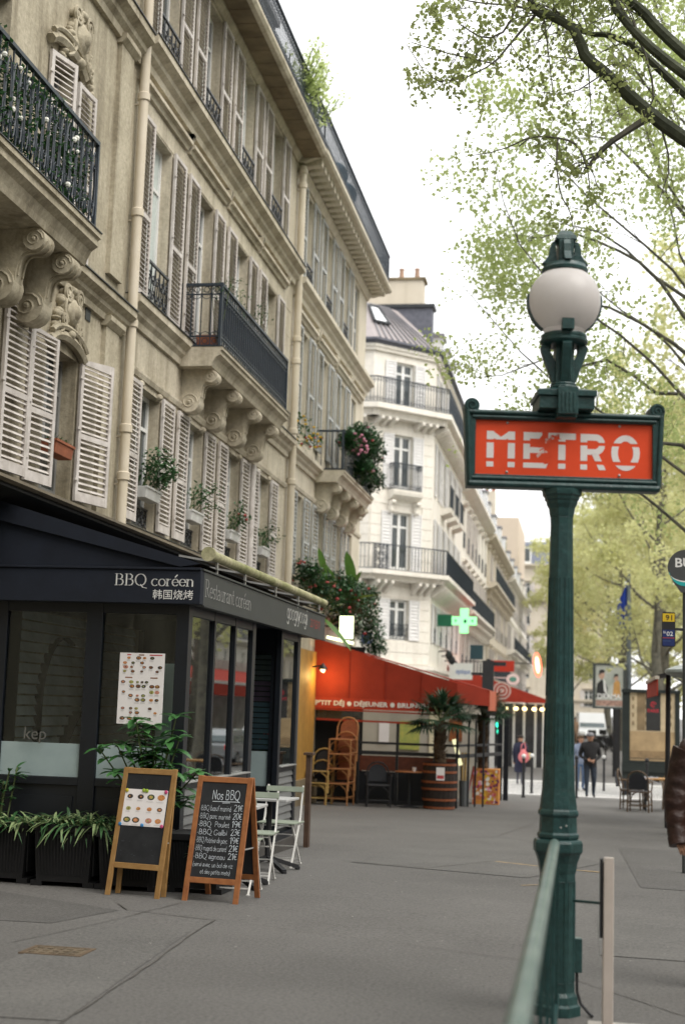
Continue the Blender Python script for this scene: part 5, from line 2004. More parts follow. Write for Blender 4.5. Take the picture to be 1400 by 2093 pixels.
# ------------------------------------------------------------------ folding chairs and tables outside the restaurant
def folding_chair(label, loc, rz):
    t = thing('folding_chair', label, 'chair', loc, rz, group='white folding chairs by the terrace')
    w = .20
    mb = MB()
    for sx in (-1, 1):
        mb.beam((sx * w, -.24, 0), (sx * w, .10, .50), .016, .022)
        mb.beam((sx * w, .10, .50), (sx * (w - .005), .20, .84), .016, .026)
        mb.beam((sx * (w - .02), .24, 0), (sx * (w - .02), -.17, .445), .014, .02)
        mb.box(sx * w - .012, sx * w + .012, -.26, -.22, 0, .014)
        mb.box(sx * (w - .02) - .012, sx * (w - .02) + .012, .22, .26, 0, .014)
    for y, z, e in ((-.19, .075, 0), (.19, .055, .02), (-.02, .33, 0), (-.17, .43, .02), (.17, .43, .0), (.06, .2, .02)):
        mb.beam((-w + e, y, z), (w - e, y, z), .012, .012)
    mb.build('frame', CHAIRW, t)
    for k in range(6):
        mb = MB()
        y = -.19 + k * .072
        mb.box(-w - .015, w + .015, y, y + .052, .447, .461)
        mb.build('seat_slat', CHAIRG, t, bevel=.003)
    for z in (.775,):
        mb = MB()
        y = .10 + (z - .5) * .294
        mb.tbox(Matrix.Translation((0, y - .018, z + .025)) @ Matrix.Rotation(R(-16), 4, 'X'), .42, .014, .058)
        mb.build('back_slat', CHAIRG, t, bevel=.003)
    return t


def bistro_table(label, loc, rz, w=.58):
    t = thing('bistro_table', label, 'table', loc, rz, group='grey bistro tables by the terrace')
    mb = MB()
    mb.box(-w / 2, w / 2, -w / 2, w / 2, .715, .74)
    mb.build('table_top', TABLEG, t, bevel=.005)
    mb = MB()
    mb.tube([(0, 0, .10), (0, 0, .715)], .03, 10)
    mb.build('column', RUBBER, t, smooth=True)
    for k in range(4):
        a = R(45 + 90 * k)
        mb = MB()
        mb.beam((math.cos(a) * .02, math.sin(a) * .02, .13), (math.cos(a) * .36, math.sin(a) * .36, .025), .05, .04)
        mb.lathe([(.028, 0), (.028, .03)], (math.cos(a) * .36, math.sin(a) * .36, 0), 8)
        mb.build('foot', RUBBER, t)
    return t


bistro_table('grey square bistro table directly behind the orange-wood chalkboard', (-3.18, 13.05, gz(13)), R(2), .5)
bistro_table('grey square bistro table farther along the terrace, beside its door', (-3.24, 14.75, gz(14.7)), R(-4), .5)
folding_chair('white folding chair facing the nearer table, right of the orange-wood chalkboard', (-3.14, 13.62, gz(13.6)), R(3))
folding_chair('white folding chair with green-grey slats drawn up to the farther table', (-3.26, 15.4, gz(15.3)), R(-3))
folding_chair('folding chair mostly hidden behind the orange-wood chalkboard', (-3.07, 12.62, gz(12.6)), R(182))
mb = MB()
mb.box(-3.50, -3.44, 17.98, 18.10, gz(18), .98)
mb.box(-3.53, -3.41, 17.95, 18.13, .98, 1.01)
solo(mb, 'wooden_post', [mat('dark_brown_wood', (0.07, 0.04, 0.025), .6, .3, 8)], 'dark brown wooden post at the far corner of the glazed terrace', 'post', (-3.47, 18.04, gz(18)))

# ------------------------------------------------------------------ metro sign
MP = thing('metro_sign', 'dark green metro lamp post with a red METRO panel and a white globe', 'metro sign', (-.15, 8.06, 0), R(9.9))
O8 = R(22.5)
k8 = 1 / math.cos(O8)


def octo(mb, prof):
    mb.lathe([(r * k8, z) for r, z in prof], (0, 0, 0), 8, phase=O8)


mb = MB()
octo(mb, [(.125, -.02), (.125, .05), (.112, .06), (.108, .10), (.094, .12), (.092, .74), (.097, .76), (.103, .80), (.118, .845), (.128, .86), (.128, .905), (.120, .92), (.104, .925)])
for k in range(8):
    a = k * R(45)
    mtx = Matrix.Rotation(a, 4, 'Z')
    for sx in (-1, 1):
        p, q = mtx @ Vector((sx * .026, -.0935, .17)), mtx @ Vector((sx * .026, -.0935, .70))
        mb.beam(p, q, .006, .006)
    for z in (.17, .70):
        mb.beam(mtx @ Vector((-.026, -.0935, z)), mtx @ Vector((.026, -.0935, z)), .006, .006)
mb.build('plinth', METRO_G, MP, bevel=.003)
mb = MB()
octo(mb, [(.104, .926), (.108, .935), (.108, .95), (.098, .96), (.096, 1.045), (.103, 1.05), (.106, 1.06), (.103, 1.075), (.097, 1.085), (.086, 1.20), (.080, 1.36), (.076, 1.55), (.070, 1.95), (.064, 2.40), (.060, 2.66), (.062, 2.70)])
for k in range(8):
    a = k * R(45)
    mtx = Matrix.Rotation(a, 4, 'Z')
    for (z0, r0, z1, r1, e) in ((1.38, .0805, 1.66, .0755, .016), (1.70, .0745, 2.36, .0655, .014)):
        for sx in (-1, 1):
            mb.beam(mtx @ Vector((sx * e, -r0, z0)), mtx @ Vector((sx * e, -r1, z1)), .005, .006)
mb.build('shaft', METRO_G, MP, bevel=.002)
mb = MB()
octo(mb, [(.062, 2.701), (.066, 2.72), (.070, 2.75), (.082, 2.775), (.084, 2.79), (.092, 2.80), (.094, 2.815), (.104, 2.825), (.106, 2.845), (.106, 2.856)])
mb.build('capital', METRO_G, MP)
mb = MB()
for x, z in ((.03, 1.0), (.0, .99)):
    mb.ball((x, -.098, z), .006, .004, .006, 6, 4)
mb.build('bolt', STEEL, MP)
# sign box
mb = MB()
X = .50
for sx in (-1, 1):
    mb.prism([(sx * X, 2.93), (sx * .545, 2.86), (sx * .567, 3.30), (sx * X, 3.238)] if sx > 0 else [(sx * X, 3.238), (sx * .567, 3.30), (sx * .545, 2.86), (sx * X, 2.93)], (0, -.06, 0), (1, 0, 0), UP, (0, 1, 0), .12)
mb.prism([(-.545, 2.858), (.545, 2.858), (.50, 2.928), (-.50, 2.928)], (0, -.058, 0), (1, 0, 0), UP, (0, 1, 0), .116)
mb.prism([(-.50, 3.240), (.50, 3.240), (.566, 3.298), (-.566, 3.298)], (0, -.058, 0), (1, 0, 0), UP, (0, 1, 0), .116)
for (x0, x1, z, r) in ((-.535, .535, 2.872, .020), (-.52, .52, 2.905, .012), (-.54, .54, 3.282, .014), (-.52, .52, 3.255, .010)):
    mb.tube([(x0, -.062, z), (x1, -.062, z)], r, 8)
for sx in (-1, 1):
    mb.tube([(sx * .528, -.062, 2.87), (sx * .548, -.062, 3.29)], .012, 8)
mb.build('sign_frame', METRO_G, MP, bevel=.003)
for sx in (-1, 1):
    mb = MB()
    cx, cz = sx * .525, 3.318
    mb.prism([(cx + .044 * math.cos(i * R(20)), cz + .044 * math.sin(i * R(20))) for i in range(18)], (0, -.064, 0), (1, 0, 0), UP, (0, 1, 0), .128)
    spiral(mb, (cx, -.066, cz), (1, 0, 0), UP, .038, 1.7, .007, 22, sgn=sx, seg=5)
    mb.build('scroll', METRO_G, MP, smooth=True)
mb = MB()
mb.box(-.502, .502, -.040, .040, 2.926, 3.242)
rp = mb.build('sign_panel', METRO_R, MP)


def clip(poly, z0, z1):
    for s, zz in ((1, z0), (-1, z1)):
        out = []
        for i in range(len(poly)):
            a, b = poly[i], poly[(i + 1) % len(poly)]
            ia, ib = s * (a[1] - zz) >= 0, s * (b[1] - zz) >= 0
            if ia:
                out.append(a)
            if ia != ib:
                t = (zz - a[1]) / (b[1] - a[1])
                out.append((a[0] + (b[0] - a[0]) * t, zz))
        poly = out
        if len(poly) < 3:
            return []
    return poly


def ring(cx, cz, ro, rzo, ri, rzi, n=20, a0=0, a1=360):
    out = []
    for i in range(n):
        t0, t1 = R(a0 + (a1 - a0) * i / n), R(a0 + (a1 - a0) * (i + 1) / n)
        out.append([(cx + ro * math.cos(t0), cz + rzo * math.sin(t0)), (cx + ro * math.cos(t1), cz + rzo * math.sin(t1)), (cx + ri * math.cos(t1), cz + rzi * math.sin(t1)), (cx + ri * math.cos(t0), cz + rzi * math.sin(t0))])
    return out


letters = {
    'M': (-.436, .160, [[(0, 0), (.25, 0), (.25, 1), (0, 1)], [(.75, 0), (1, 0), (1, 1), (.75, 1)], [(.25, .98), (.25, .80), (.5, .70), (.5, .84)], [(.5, .84), (.5, .70), (.75, .80), (.75, .98)]]),
    'E': (-.228, .142, [[(0, 0), (.26, 0), (.26, 1), (0, 1)], [(.26, .82), (.74, .82), (.74, 1), (.26, 1)], [(.26, .42), (.82, .42), (.82, .58), (.26, .58)], [(.26, 0), (.90, 0), (1, .16), (.26, .16)]]),
    'T': (-.088, .156, [[(0, .82), (1, .82), (1, 1), (0, 1)], [(.37, 0), (.63, 0), (.63, .82), (.37, .82)]]),
    'R': (.095, .142, [[(0, 0), (.27, 0), (.27, 1), (0, 1)], [(.27, .82), (.62, .82), (.62, 1), (.27, 1)], [(.27, .42), (.62, .42), (.62, .58), (.27, .58)], [(.45, .44), (.72, .44), (1.02, 0), (.74, 0)]] + ring(.62, .71, .36, .29, .12, .11, 8, -90, 90)),
    'O': (.269, .162, ring(.5, .5, .5, .5, .27, .33, 24)),
}
zl, hl = 2.973, .205
for ch, (x0, w, polys) in letters.items():
    mb = MB()
    for z0, z1 in ((0, .145), (.245, .675), (.765, 1)):
        for p in polys:
            q = clip(p, z0, z1)
            if q:
                mb.add([(x0 + a * w, -.0412, zl + b * hl) for a, b in q], [tuple(range(len(q)))])
    mb.build('letter', ENAMELW, MP)
mb = MB()                                          # scuffed, repainted patch between E and T
rgm = random.Random(4)
for i in range(17):
    x, z = rgm.gauss(-.10, .045), rgm.uniform(3.0, 3.17)
    a = rgm.uniform(-.6, 1.0)
    l, w = rgm.uniform(.008, .034), rgm.uniform(.003, .012)
    d, n = (math.cos(a), math.sin(a)), (-math.sin(a), math.cos(a))
    mb.add([(x + d[0] * l * u + n[0] * w * v * rgm.uniform(.5, 1.2), -.0416 - .0003 * (i % 4), z + d[1] * l * u + n[1] * w * v * rgm.uniform(.5, 1.2)) for u, v in ((-1, -1), (.2, -1.2), (1, 0), (.3, 1), (-.8, .9))], [(0, 1, 2, 3, 4)], 0 if i % 3 else 1)
mb.build('scuff_mark', [METRO_R, mat('scuffed_pink', (0.74, 0.45, 0.40), .6, .2, 30)], MP)
for x, z in ((-.32, 3.228), (.315, 3.228), (-.32, 2.945), (.315, 2.945)):
    mb = MB()
    mb.ball((x, -.042, z), .008, .006, .008, 8, 5)
    mb.build('rivet', STEEL, MP, smooth=True)
# block over the sign, stem, lamp
mb = MB()
mb.hexa([(-.166, -.16, 3.372), (.166, -.16, 3.372), (.166, .16, 3.372), (-.166, .16, 3.372), (-.166, -.16, 3.405), (.166, -.16, 3.405), (.166, .16, 3.405), (-.166, .16, 3.405)])
mb.hexa([(-.166, -.16, 3.4055), (.166, -.16, 3.4055), (.166, .16, 3.4055), (-.166, .16, 3.4055), (-.06, -.06, 3.438), (.06, -.06, 3.438), (.06, .06, 3.438), (-.06, .06, 3.438)])
mb.box(-.155, .155, -.145, .145, 3.30, 3.371)
mb.build('bracket_block', METRO_G, MP, bevel=.003)
mb = MB()
mb.box(-.056, .056, -.185, -.161, 3.262, 3.42)
mb.box(-.056, .056, -.15, -.06, 3.248, 3.30)
for i in range(4):
    x = -.033 + i * .022
    mb.beam((x, -.187, 3.275), (x, -.187, 3.385), .010, .008, up=(0, 1, 0))
mb.build('fluted_strap', METRO_G, MP, bevel=.003)
mb = MB()
mb.lathe([(.078, 3.44), (.082, 3.447), (.078, 3.455), (.072, 3.456), (.076, 3.465), (.07, 3.474)], (0, 0, 0), 16)
mb.box(-.052, .052, -.052, .052, 3.474, 3.70)
for i in range(4):
    x = -.033 + i * .022
    mb.beam((x, -.053, 3.49), (x, -.053, 3.68), .009, .010, up=(0, 1, 0))
mb.build('stem', METRO_G, MP, bevel=.003)


def side_arm(pts, w, name):
    for a in (0, 90, 180, 270):
        mtx = Matrix.Rotation(R(a), 4, 'Z')
        mb = MB()
        k = len(mb.v)
        mb.prism(pts, (0, -w / 2, 0), (1, 0, 0), UP, (0, 1, 0), w)
        mb.v = [tuple(mtx @ Vector(v)) for v in mb.v]
        mb.build(name, METRO_G, MP, bevel=.002)


side_arm([(.053, 3.475), (.066, 3.478), (.10, 3.57), (.13, 3.655), (.135, 3.685), (.12, 3.70), (.09, 3.702), (.075, 3.69), (.078, 3.665), (.075, 3.645), (.053, 3.60)], .052, 'stem_arm')
mb = MB()
mb.lathe([(.09, 3.695), (.125, 3.70), (.137, 3.712), (.137, 3.725), (.128, 3.733), (.132, 3.745), (.128, 3.758), (.10, 3.765)], (0, 0, 0), 28)
mb.build('lamp_ring', METRO_G, MP, smooth=True)
mb = MB()
mb.lathe([(.207 * math.sin(R(a)), 3.957 + .207 * math.cos(R(a))) for a in range(145, 33, -6)], (0, 0, 0), 36, caps=False)
mb.build('lamp_globe', GLOBE, MP, smooth=True)
mb = MB()
mb.box(-.034, .034, -.158, -.118, 3.76, 3.82)
mb.build('lamp_catch', METRO_G, MP)
for sx in (-1, 1):
    mb = MB()
    pts = [(sx * .212 * math.sin(R(a)), 0, 3.957 + .212 * math.cos(R(a))) for a in range(80, 146, 8)]
    for p, q in zip(pts, pts[1:]):
        mb.beam(p, q, .05, .008, up=(p[0], 0, p[2] - 3.957))
    mb.build('globe_strap', METRO_G, MP)
mb = MB()
mb.lathe([(.118, 4.122), (.132, 4.13), (.134, 4.145), (.126, 4.155), (.122, 4.17), (.05, 4.175)], (0, 0, 0), 28)
mb.build('top_ring', METRO_G, MP, smooth=True)
mb = MB()
mb.box(-.042, .042, -.06, .06, 4.176, 4.315)
for i in range(3):
    x = -.02 + i * .02
    mb.beam((x, -.061, 4.2), (x, -.061, 4.30), .008, .008, up=(0, 1, 0))
mb.hexa([(-.062, -.062, 4.3155), (.062, -.062, 4.3155), (.062, .062, 4.3155), (-.062, .062, 4.3155), (-.056, -.056, 4.342), (.056, -.056, 4.342), (.056, .056, 4.342), (-.056, .056, 4.342)])
mb.hexa([(-.05, -.05, 4.3425), (.05, -.05, 4.3425), (.05, .05, 4.3425), (-.05, .05, 4.3425), (-.032, -.032, 4.374), (.032, -.032, 4.374), (.032, .032, 4.374), (-.032, .032, 4.374)])
mb.build('finial', METRO_G, MP, bevel=.003)
side_arm([(.043, 4.177), (.135, 4.177), (.115, 4.20), (.093, 4.235), (.088, 4.28), (.075, 4.31), (.043, 4.313), (.056, 4.28), (.052, 4.24)], .04, 'finial_arm')
mb = MB()
mb.box(.085, .135, -.03, .03, .22, .40)
mb.tube([(.11, -.01, .22), (.112, -.01, .12), (.13, -.02, .06), (.17, -.05, .015), (.18, -.1, .01)], .009, 6, 1)
mb.build('junction_box', [METRO_G, RUBBER], MP, bevel=.004)

HR = thing('stair_handrail', 'worn green handrail running from the metro post towards the camera', 'handrail', (-.15, 7.9, 0))
mb = MB()
mb.tube([(-.135, 1.0, .915), (-.165, 7.9, .905)], .030, 14)
mb.build('rail', METRO_W, HR, smooth=True)
mb = MB()
mb.box(-.150, -.128, 1.2, 7.85, .10, .14)
y = 1.3
while y < 7.8:
    mb.beam((-.14, y, .0), (-.14, y, .88), .016, .016)
    y += .9
mb.build('railing_frame', METRO_G, HR)
WP = thing('white_post', 'narrow cream metal post joined to the metro sign by a thin rod', 'post', (.12, 7.45, 0))
mb = MB()
mb.box(.092, .140, 7.43, 7.455, 0, .895)
mb.hexa([(.088, 7.456, .0), (.142, 7.456, 0), (.142, 7.50, 0), (.088, 7.50, 0), (.088, 7.456, .87), (.142, 7.456, .87), (.142, 7.50, .86), (.088, 7.50, .86)])
mb.build('post', mat('cream_metal', (0.56, 0.49, 0.44), .5, .1, 5, streak=.3), WP, bevel=.003)
mb = MB()
mb.box(.072, .0875, 7.44, 7.50, .50, .885)
mb.build('backing', RUBBER, WP)
mb = MB()
mb.tube([(-.06, 7.98, .607), (.09, 7.47, .665)], .008, 6)
mb.build('rod', METRO_G, WP)

# inspection cover
CV = thing('inspection_cover', 'small rusty rectangular inspection cover in the pavement', 'cover', (-3.3, 8.9, 0))
mb = MB()
for q in ((-3.50, -3.09, 8.76, 8.79), (-3.50, -3.09, 9.03, 9.06), (-3.50, -3.47, 8.79, 9.03), (-3.12, -3.09, 8.79, 9.03)):
    mb.box(*q, -.02, .008)
mb.build('cover_frame', mat('rusty_iron', (0.11, 0.075, 0.045), .8, .4, 20, .2, 60), CV)
mb = MB()
mb.box(-3.468, -3.122, 8.792, 9.028, -.02, .006)
for i in range(5):
    for j in range(3):
        mb.box(-3.45 + i * .066, -3.41 + i * .066, 8.81 + j * .075, 8.86 + j * .075, .006, .010)
mb.build('lid', mat('brown_iron', (0.13, 0.10, 0.065), .8, .5, 14, .3, 60), CV)
# pale litter scraps trodden into the asphalt
mb = MB()
rgp = random.Random(77)
for _ in range(420):
    x, y = rgp.uniform(-3.6, 2.4), rgp.uniform(6.5, 26)
    s = rgp.uniform(.005, .016)
    a = rgp.uniform(0, 3.1)
    z = gz(y) + .0085
    mb.add([(x + s * math.cos(a + t) * k, y + s * math.sin(a + t) * k, z) for t, k in ((0, 1), (1.4, .5), (2.9, 1), (4.5, .45))], [(0, 1, 2, 3)], 0 if rgp.random() < .4 else 1)
o = solo(mb, 'litter', [mat('pale_scrap', (0.42, 0.40, 0.37), .9, .3, 9), mat('gum_spot', (0.06, 0.058, 0.054), .9, .3, 9)], 'pale scraps and gum trodden into the pavement', 'litter', (0, 0, 0))
o['kind'] = 'stuff'
del o['category']
del o['label']

# ------------------------------------------------------------------ window boxes
def window_box(label, s, z, w, mat_pot, plant, seed, o=.05, hang=False, group='white window boxes on the middle building', name='window_box'):
    rg = random.Random(seed)
    c = Vector(FA.P(s, o, z))
    t = thing(name, label, 'window box', tuple(c), group=group)
    mb = MB()
    fbox(mb, FA, s - w / 2, s + w / 2, o - .06, o + .10, z, z + .15)
    mb.v = [(v[0] + (.02 if v[2] > z + .1 else 0) * (1 if v[0] > c.x else -1), v[1] + (.015 if v[2] > z + .1 else 0) * (1 if v[1] > s else -1), v[2]) for v in mb.v]
    mb.build('pot', mat_pot, t, bevel=.006)
    mb = MB()
    fbox(mb, FA, s - w / 2 - .025, s + w / 2 + .025, o + .105, o + .13, z + .128, z + .155)
    mb.build('pot_rim', mat_pot, t)
    mb = MB()
    if plant == 'grass':
        for _ in range(90):
            a = rg.uniform(0, 6.28)
            blade(mb, FA.P(s + rg.uniform(-w * .45, w * .45), o + rg.uniform(-.05, .08), z + .14), (math.cos(a) * .5, math.sin(a) * .5, 1), rg.uniform(.08, .16), .012, .4, 0, 3)
        mb.build('plant', [LEAF_I], t)
    else:
        for _ in range(6 if plant == 'thin' else 11):
            p0 = Vector(FA.P(s + rg.uniform(-w * .4, w * .4), o, z + .13))
            p1 = p0 + Vector((rg.uniform(-.02, .30), rg.uniform(-.25, .30), rg.uniform(.16, .46)))
            mb.tube([p0, p0.lerp(p1, .5) + Vector((0, 0, .05)), p1], .007, 4, 1)
            bunch(mb, p1, .12, 26 if plant == 'thin' else 40, .07, rg, 0)
            bunch(mb, p0.lerp(p1, .6), .12, 14 if plant == 'thin' else 26, .07, rg, 0)
            if plant == 'thin' and rg.random() < .4:
                mb.ball(p1 + Vector((.02, 0, .03)), .03, n=6, k=4, m=2)
        mb.build('plant', [LEAF_I, STEM, PETAL_R], t)
    return t


window_box('terracotta window box with short grass on the stained building', 14.74, 4.24, .52, TERRA, 'grass', 1, -.02, group=None)
window_box('white window box with the bushy geranium, beside the cream drainpipe', 17.93, 4.22, .62, WHITEPOT, 'bushy', 2, .02)
window_box('pair of white flower pots under the second first-floor window', 20.1, 4.22, .60, WHITEPOT, 'thin', 3, .02)
window_box('white window box with leggy red flowers, third first-floor window', 22.42, 4.22, .60, WHITEPOT, 'thin', 14, .02)
window_box('white window box at the fourth first-floor window, next to the blind shutter', 24.72, 4.22, .58, WHITEPOT, 'thin', 25, .02)
# climbers on the balconies
rg = random.Random(8)
mb = MB()
for _ in range(150):
    y, z = rg.uniform(10.2, 13.4), rg.uniform(6.45, 7.35)
    bunch(mb, (-5.20 + rg.uniform(-.07, .03), y, z), .15, 30, .065, rg, 0)
for _ in range(26):
    mb.ball((-5.14 + rg.uniform(-.03, .05), rg.uniform(10.6, 13.5), rg.uniform(6.5, 7.25)), rg.uniform(.012, .032), None, None, 7, 4, 1)
for _ in range(16):
    bunch(mb, (-5.3, rg.uniform(10.2, 13.5), 7.4), .1, 14, .06, rg, 0)
solo(mb, 'climbing_plant', [LEAF_I, PETAL_W], 'white-flowered climber filling the balcony of the stained building', 'plant', (-5.3, 12, 6.42))
mb = MB()
for _ in range(16):
    p0 = Vector((-5.35 + rg.uniform(-.1, .1), rg.uniform(19.3, 22.5), 6.75))
    p1 = p0 + Vector((rg.uniform(-.1, .15), rg.uniform(-.2, .2), rg.uniform(.7, 1.25)))
    mb.tube([p0, p1], .006, 4, 1)
    bunch(mb, p1, .16, 22, .045, rg, 0)
solo(mb, 'balcony_plants', [LEAF_I, STEM], 'thin leafy plants on the navy iron balcony of the middle building', 'plant', (-5.35, 20.5, 6.63))
mb = MB()
mb.box(-5.6, -5.3, 19.32, 19.62, 6.635, 6.85)
mb.box(-5.6, -5.35, 19.9, 20.5, 6.635, 6.82)
solo(mb, 'flower_trough', [TERRA], 'terracotta troughs on the floor of the navy iron balcony', 'trough', (-5.5, 19.9, 6.635), bevel=.01)


def flower_mass(label, name, spots, loc, cat='plant', nl=90, size=.09, fl=((PETAL_R, 8, .045),), leafm=None, seed=1, banana=()):
    rg = random.Random(seed)
    t = thing(name, label, cat, loc)
    mb = MB()
    for (x, y, z, r) in spots:
        bunch(mb, (x, y, z), r, int(nl * (r / .3) ** 1.6), size, rg, 0, .95)
    mb.build('foliage', leafm or LEAF_D, t, kind='stuff')
    mb = MB()
    for (x, y, z, r) in spots:
        for k, (m, n, s) in enumerate(fl):
            flowers(mb, (x, y, z), r * .95, n, s, rg, k)
    mb.build('blossom', [q[0] for q in fl], t, kind='stuff')
    for (x, y, z, L, dx, dz) in banana:
        mb = MB()
        blade(mb, (x, y, z), (dx, -.2, dz), L, L * .32, .12, 0, 6, .3)
        mb.build('leaf', mat('banana_leaf', (0.10, 0.22, 0.035), .45, .2, 4, trans=.3), t, smooth=True)
    return t


flower_mass('dark bush with pink flowers overflowing the cream building balcony', 'flowering_shrub',
            [(-5.15, 30.0, 7.3, .28), (-5.1, 31.0, 7.55, .40), (-5.15, 32.0, 7.7, .45), (-5.15, 32.9, 7.6, .45), (-5.1, 33.3, 7.0, .32), (-5.08, 32.2, 7.0, .3), (-5.05, 31.2, 6.9, .3)], (-5.2, 32, 6.63), fl=((PETAL_P, 1, .04), (PETAL_R, 1, .03)), seed=5, nl=900)
flower_mass('cluster of pink blooms on the rail of the flowering balcony', 'pink_flowers', [(-5.0, 30.5, 7.35, .22)], (-5.0, 30.5, 7.1), nl=60, fl=((PETAL_P, 30, .045),), seed=6)
flower_mass('yellow and orange flower basket on the wall left of the flowering balcony', 'flower_basket', [(-5.62, 27.0, 7.1, .25), (-5.6, 27.6, 6.95, .28), (-5.55, 28.2, 7.0, .2)], (-5.65, 27.6, 6.7), nl=120, fl=((PETAL_Y, 9, .04), (PETAL_R, 4, .035)), seed=7, leafm=LEAF_I)
flower_mass('red flower mass over the left end of the big red awning', 'flower_box', [(-5.5, 27.7, 4.2, .35), (-5.45, 28.5, 4.0, .4), (-5.4, 29.3, 3.9, .4)], (-5.5, 28.5, 3.7), nl=700, fl=((PETAL_R, 9, .04),), seed=8, banana=((-5.4, 29.2, 4.2, .8, -.2, 1), (-5.4, 28.9, 3.4, .9, .6, -.5)))
flower_mass('tall tropical planting with an upright banana leaf above the big red awning', 'tropical_plants', [(-5.35, 30.2, 4.15, .4), (-5.3, 31.0, 4.1, .45), (-5.3, 31.8, 3.9, .45), (-5.3, 32.4, 4.2, .35), (-5.3, 30.6, 3.5, .35)], (-5.4, 31, 3.5), nl=700, fl=((PETAL_R, 6, .04),), seed=9, banana=((-5.3, 32.2, 4.2, 1.1, -.15, 1), (-5.3, 31.5, 4.1, .7, .4, .8), (-5.3, 30.0, 4.2, .7, -.4, .7), (-5.2, 31, 3.9, .7, .8, .3)))
flower_mass('dark hanging greenery right of the lit white sign above the awning', 'hanging_plant', [(-5.3, 34.0, 3.9, .4), (-5.3, 34.8, 3.5, .4), (-5.25, 35.3, 3.1, .35), (-5.3, 34.6, 4.3, .3)], (-5.4, 34.6, 3.0), nl=800, fl=((PETAL_R, 2, .04),), seed=10)
mb = MB()
for (y, z) in ((24.6, 13.2), (25.4, 13.5), (26.3, 13.3)):
    b = Vector((-5.45, y, 12.62))
    for _ in range(9):
        e = b + Vector((rg.uniform(-.2, .5), rg.uniform(-.5, .5), rg.uniform(.5, 1.15)))
        mb.tube([b, e], .012, 4, 1)
        for q in (.6, .8, 1):
            bunch(mb, b.lerp(e, q), .2, 22, .09, rg, 0)
solo(mb, 'terrace_shrub', [LEAF_Y, STEM], 'wild green shrubs growing behind the roof railing', 'shrub', (-5.45, 25.4, 12.62))
mb = MB()
for y in (29.6, 30.8):
    mb.ball((-5.6, y, 13.2), .32, .3, .32, 10, 8)
solo(mb, 'blue_sphere', [mat('teal_glaze', (0.02, 0.10, 0.16), .5)], 'blue rounded pots behind the roof railing of the cream building', 'pot', (-5.6, 30.2, 12.67), smooth=True)
# ------------------------------------------------------------------ red café
YC = 30.3
CF = Face((-5.8, YC), (1, 0))               # its near side, faces the camera; s from the house wall
AW = thing('cafe_awning', 'big dark red café awning with white lettering on its near side', 'awning', (-5.8, YC, 3.0), group='red awnings')
mb = MB()
P = CF.P
mb.hexa([P(.0, 0, 1.80), P(3.1, 0, 1.76), P(3.1, -.02, 1.76), P(.0, -.02, 1.80), P(.0, 0, 3.05), P(3.1, 0, 2.17), P(3.1, -.02, 2.17), P(.0, -.02, 3.05)])
mb.build('side_panel', REDCLOTH, AW)
for s in (.78, 1.56, 2.34):
    mb = MB()
    mb.beam(P(s, .004, 1.79 - .01 * s), P(s, .004, 3.05 - .284 * s), .03, .008, up=CF.D3)
    mb.build('cloth_seam', mat('red_seam', (.27, .026, .011), .85), AW)
mb = MB()
n = 24
for i in range(n):
    a, b = 3.1 * i / n, 3.1 * (i + 1) / n
    f = lambda k: .012 + .008 * (k % 2)
    mb.quad(P(a, f(i), 1.565 - .012 * i / n), P(b, f(i + 1), 1.565 - .012 * (i + 1) / n), P(b, f(i + 1), 1.80 - .04 * (i + 1) / n), P(a, f(i), 1.80 - .04 * i / n))
va = mb.build('valance', mat('red_valance', (0.40, 0.045, 0.02), .8, .1, 3, trans=.1), AW)
for wd, s, z, w in (("P'TIT DÉJ", .38, 1.632, .63), ('DÉJEUNER', 1.27, 1.628, .73), ('BRUNCH', 2.17, 1.624, .66)):
    mb = MB()
    put_text(mb, wd, .03, P(s, .03, z), CF.D3, UP, .135, w)
    mb.build('word', WHITEL, va)
for s in (.80, 1.73, 2.62):
    mb = MB()
    mb.disc(P(s, .03, 1.672), CF.D3, UP, .05, .05, 12)
    mb.build('dot', WHITEL, va)
mb = MB()
z0, z1 = 3.05, 2.05
x0, x1 = -5.79, -2.05
for (ya, yb) in ((YC - .01, 34.0),):
    mb.hexa([(x0, ya, z0 - .02), (x1, ya + .4, z1 - .02), (x1, yb, z1 - .02), (x0, yb, z0 - .02), (x0, ya, z0), (x1, ya + .4, z1), (x1, yb, z1), (x0, yb, z0)])
mb.add([P(3.1, 0, 1.76), P(3.75, -.42, 1.72), P(3.75, -.42, 2.05), P(3.1, 0, 2.17)], [(0, 1, 2, 3)])
mb.build('roof', REDCLOTH, AW)
mb = MB()
mb.box(-2.07, -2.04, YC + .42, 34.0, 1.62, 2.05)
mb.build('front_valance', RED_LIT, AW)
mb = MB()
mb.beam((-5.75, YC - .02, 1.545), (-2.7, YC - .02, 1.50), .03, .03)
mb.beam((-5.7, YC - .02, 1.33), (-2.7, YC - .02, 1.29), .035, .04)
mb.build('red_bar', REDCLOTH, AW)
mb = MB()
mb.quad(P(.05, -.03, 1.33), P(3.05, -.03, 1.30), P(3.05, -.03, 1.53), P(.05, -.03, 1.55))
mb.build('vinyl_strip', VINYL, AW)
